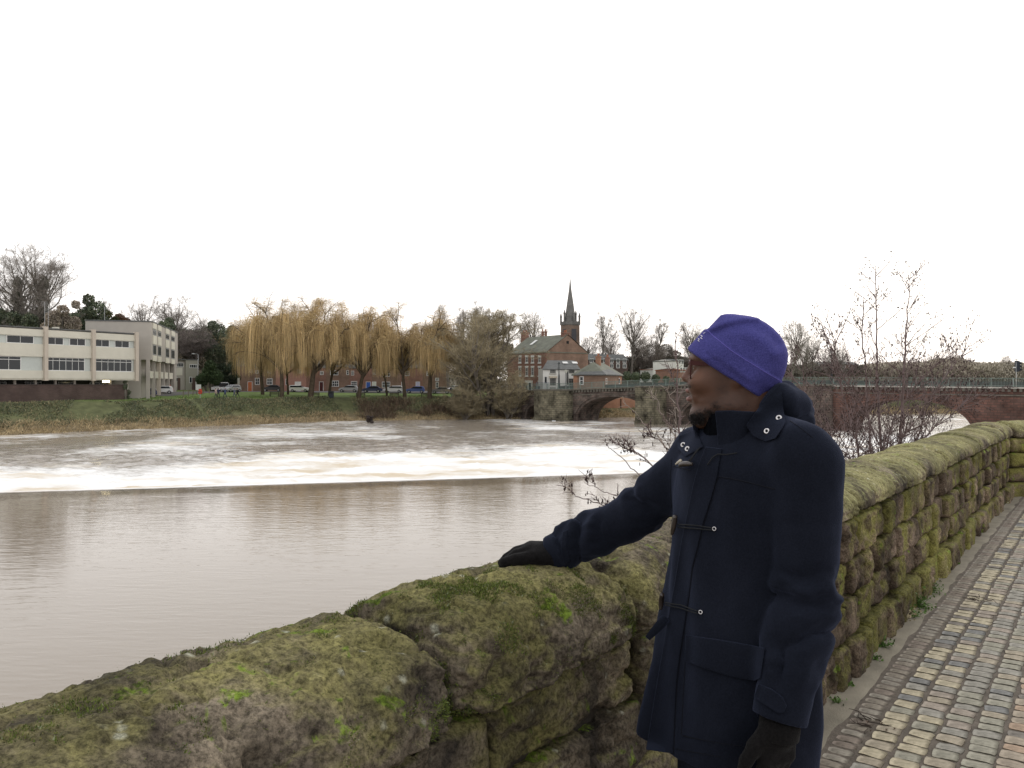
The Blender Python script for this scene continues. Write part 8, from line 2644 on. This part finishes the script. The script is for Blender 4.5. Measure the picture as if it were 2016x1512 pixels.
# toggles and cords
m_horn = simple('horn_toggle', (0.030, 0.022, 0.018, 1), .35, .5, 60, spec=.6)
m_tip = simple('pale_horn', (0.50, 0.45, 0.36, 1), .35, .1, spec=.6)
m_cord = simple('black_cord', (0.007, 0.008, 0.010, 1), .8)
def surf_tube(name, pts, off, rad, n, mat, parent=coat):
    q = on_surf(bv2, pts, off, n)
    if len(q) > 2:
        Vs, Fs = tube(q, rad if np.isscalar(rad) else np.interp(np.linspace(0, 1, len(q)), np.linspace(0, 1, len(rad)), rad), 8)
        return mput(name, Vs, Fs, mat, parent)
for pts, tip in (([(1352, 918), (1362, 916), (1373, 917)], ([(1345, 917), (1349, 914), (1354, 911)])), ([(1343, 1015), (1340, 1034), (1336, 1053)], None), ([(1318, 1171), (1316, 1187), (1314, 1203)], None)):
    surf_tube('toggle', pts, .019, [.0060, .0072, .0066, .0040], 12, m_horn)
    if tip: surf_tube('toggle_tip', tip, .020, [.002, .0035, .0045], 8, m_tip)
for pts in ([(1384, 884), (1373, 898), (1363, 914)], [(1379, 888), (1369, 902), (1359, 915)], [(1398, 917), (1407, 904), (1418, 898), (1434, 899), (1454, 896)],
            [(1342, 1032), (1375, 1035), (1407, 1039)], [(1341, 1037), (1375, 1041), (1407, 1043)], [(1317, 1187), (1348, 1191), (1379, 1203)], [(1317, 1191), (1346, 1197), (1379, 1207)],
            [(1340, 1028), (1333, 1018), (1330, 1026)]):
    surf_tube('cord', pts, .0105, .0017, 24, m_cord)
m_metal = simple('nickel', (0.62, 0.60, 0.60, 1), .3, .1, metal=.9, spec=.5)
def ring(px, py, R0, r0, name, parent, mat=m_metal, disc=True, off=.0015):
    h, n_ = ray(bv2, px, py)
    if h is None: return
    if n_ @ (h - np.array([0, 0, EYE])) > 0: n_ = -n_
    vd = -unit((h - np.array([0, 0, EYE]))[None])[0]; n_ = unit((n_ + 1.3 * vd)[None])[0]
    a = np.cross(n_, UP); a /= np.linalg.norm(a); b = np.cross(n_, a)
    an = np.linspace(0, 2 * np.pi, 17)
    pts = h + n_ * off + R0 * (np.cos(an)[:, None] * a + np.sin(an)[:, None] * b)
    Vs, Fs = tube(pts, r0, 6, False); o = mput(name, Vs, Fs, mat, parent)
    if disc:
        V = np.concatenate([h + n_ * (off + .0004) + R0 * .45 * (np.cos(an[:-1])[:, None] * a + np.sin(an[:-1])[:, None] * b), (h + n_ * off)[None]])
        i = np.arange(16); mput('stud', V, np.stack([i, (i + 1) % 16, np.full(16, 16)], 1), m_cord, o if parent is coat else parent)
for px, py in ((1533.5, 823), (1510, 849), (1345.5, 876), (1354, 884)): ring(px, py, .0052, .0024, 'snap', hood)
for px, py in ((1407, 1041), (1380, 1205)): ring(px, py, .0042, .0012, 'eyelet', coat, off=.004)

# ------------------------------------------------------------ gloves, trousers, shoes
def sdf_part(name, lo, hi, step, prims, mat, k=.006, noise=.0012, nsc=40, cutf=None):
    ax = [np.arange(lo[i], hi[i], step) for i in range(3)]
    X, Y, Z = np.meshgrid(*ax, indexing='ij'); D = np.full(X.shape, 9.0)
    for pr in prims:
        D = smin(D, sd_cap(X, Y, Z, pr[0], pr[1], pr[2], pr[3] if len(pr) > 3 and pr[3] else None), pr[4] if len(pr) > 4 else k)
    D = D - noise * fbm(np.stack([X, Y, Z], -1) * nsc, 2, 3)
    if cutf is not None: D = smax(D, cutf(X, Y, Z), .004)
    V, F = surface_nets(D.astype(np.float32), *ax); return mput(name, V, F, mat), V, F
m_glove = simple('black_knit_glove', (0.0085, 0.0078, 0.0080, 1), .95, .4, 160, bump=.8, bscale=420, spec=.06, sheen=.05)
# right hand flat on the coping, fingers towards the river
h0 = WR; fw = np.array([-0.985, 0.08, -0.10]); fw /= np.linalg.norm(fw); lat = np.array([0.06, -1.0, 0.0])
prims = [(h0 + np.array([.05, 0, .012]), h0 + fw * .03, .040, .036, .01)]
for k, (o_, ln) in enumerate(((.030, 1.0), (.010, 1.08), (-.010, 1.02), (-.029, .84))):
    kn = P(1042 + 2 * k, 1072, 2.40 + .0) ; kn = np.array([kn[0], 2.395 - o_, 1.108 - .004 * abs(k - 1.3)])
    m1 = kn + np.array([-.040 * ln, .002, -.010]); m2 = m1 + np.array([-.026 * ln, .001, -.019]); m3 = m2 + np.array([-.013 * ln, 0, -.014])
    prims += [(h0 + fw * .02 - np.array([0, o_ * .7, 0]), kn, .026, .0195, .014), (kn, m1, .0180, .0155, .005), (m1, m2, .0155, .0142, .004), (m2, m3, .0142, .0130, .003)]
t0 = h0 + np.array([-.015, -.030, -.012]); t1 = np.array([P(1050, 1086, 2.345)[0], 2.345, 1.090]); t2 = np.array([P(1016, 1090, 2.34)[0], 2.342, 1.083]); t3 = np.array([P(993, 1095, 2.345)[0], 2.348, 1.074])
prims += [(t0, t1, .025, .0205, .014), (t1, t2, .0200, .0180, .004), (t2, t3, .0180, .0150, .003)]
gr, Vg, Fg_ = sdf_part('glove', (-.10, 2.28, 1.02), (.24, 2.47, 1.17), .0030, prims, m_glove)
# the glove's turned cuff
def cuff_band(c, d, r0, w, n=28):
    d = d / np.linalg.norm(d); a = np.cross(d, UP); a /= np.linalg.norm(a); b = np.cross(d, a)
    pts = []
    for s_, rr in ((-.5, 0), (-.42, .0035), (0, .0045), (.42, .0035), (.5, 0)):
        an = np.linspace(0, 2 * np.pi, n, endpoint=False)
        pts.append(c + d * s_ * w + (r0 + rr) * (np.cos(an)[:, None] * a + np.sin(an)[:, None] * b))
    V = np.concatenate(pts); F = []
    for k in range(4):
        for j in range(n): F.append([k * n + j, k * n + (j + 1) % n, (k + 1) * n + (j + 1) % n, (k + 1) * n + j])
    return V, np.array(F)
V, F = cuff_band(h0 + np.array([-.008, 0, .008]), np.array([-1, .05, -.12]), .0385, .012); mput('glove_cuff', V, F, m_glove)
# left hand hanging: back of the hand to the camera, thumb forward
g0 = WL + dL * .01; dn_ = np.array([-.10, -.01, -1.0]); dn_ /= np.linalg.norm(dn_)
fwd = np.array([-.93, -.35, 0.05]); inn = np.array([-.35, .93, 0.0])
prims = [(g0 - dn_ * .03, g0 + dn_ * .035, .037, .036, .01)]
for k, (o_, ln) in enumerate(((.031, .98), (.010, 1.08), (-.011, 1.02), (-.031, .84))):
    kn = g0 + dn_ * (.098 - .004 * k) + fwd * o_
    m1 = kn + (dn_ * .040 + inn * .016) * ln; m2 = m1 + (dn_ * .020 + inn * .020) * ln; m3 = m2 + (dn_ * .010 + inn * .018) * ln
    prims += [(g0 + dn_ * .02 + fwd * o_ * .75, kn, .021, .0165, .012), (kn, m1, .0152, .0138, .005), (m1, m2, .0135, .0125, .004), (m2, m3, .0122, .011, .003)]
prims += [(g0 + dn_ * .02 + fwd * .022, g0 + dn_ * .062 + fwd * .056 + inn * .008, .022, .0185, .012), (g0 + dn_ * .062 + fwd * .056 + inn * .008, g0 + dn_ * .095 + fwd * .070 + inn * .016, .0178, .0155, .004), (g0 + dn_ * .095 + fwd * .070 + inn * .016, g0 + dn_ * .120 + fwd * .070 + inn * .024, .0152, .013, .003)]
lo_ = g0 - .14; hi_ = g0 + .12
sdf_part('glove', (lo_[0], lo_[1], g0[2] - .20), (hi_[0], hi_[1], g0[2] + .06), .0035, prims, m_glove)
V, F = cuff_band(g0 + dn_ * .022, dn_, .041, .045); mput('glove_cuff', V, F, m_glove)
m_jean = simple('dark_denim', (0.014, 0.018, 0.032, 1), .9, .3, 120, bump=.3, bscale=300)
pr = [(pel + [0, 0, .08], pel + [0, 0, -.02], .135, .15, .05)]
for h_, kn, an in legs: pr += [(h_, kn, .098, .070, .04), (kn, an + [0, 0, .05], .070, .058, .02)]
sdf_part('trousers', (.25, 1.75, .03), (.92, 2.36, .84), .013, pr, m_jean, noise=.006, nsc=9)
for h_, kn, an in legs:
    c_ = an.copy(); c_[2] = .045
    sdf_part('shoe', (c_[0] - .30, c_[1] - .25, -.02), (c_[0] + .14, c_[1] + .14, .14), .008, [(c_ - FB * .05, c_ + FB * .06, .042, .045, .02), (c_ + FB * .06 - [0, 0, .006], c_ + FB * .17 - [0, 0, .012], .045, .036, .02), (c_, c_ + [0, 0, .05], .04, .04, .02)],
             simple('black_leather', (0.015, 0.014, 0.014, 1), .4), noise=0, cutf=lambda X, Y, Z: .001 - Z)
bpy.data.objects.remove(bpy.data.objects['tmp']) if 'tmp' in bpy.data.objects else None
for o in [o for o in bpy.data.objects if o.name.startswith('tmp')]:
    bpy.data.objects.remove(o)
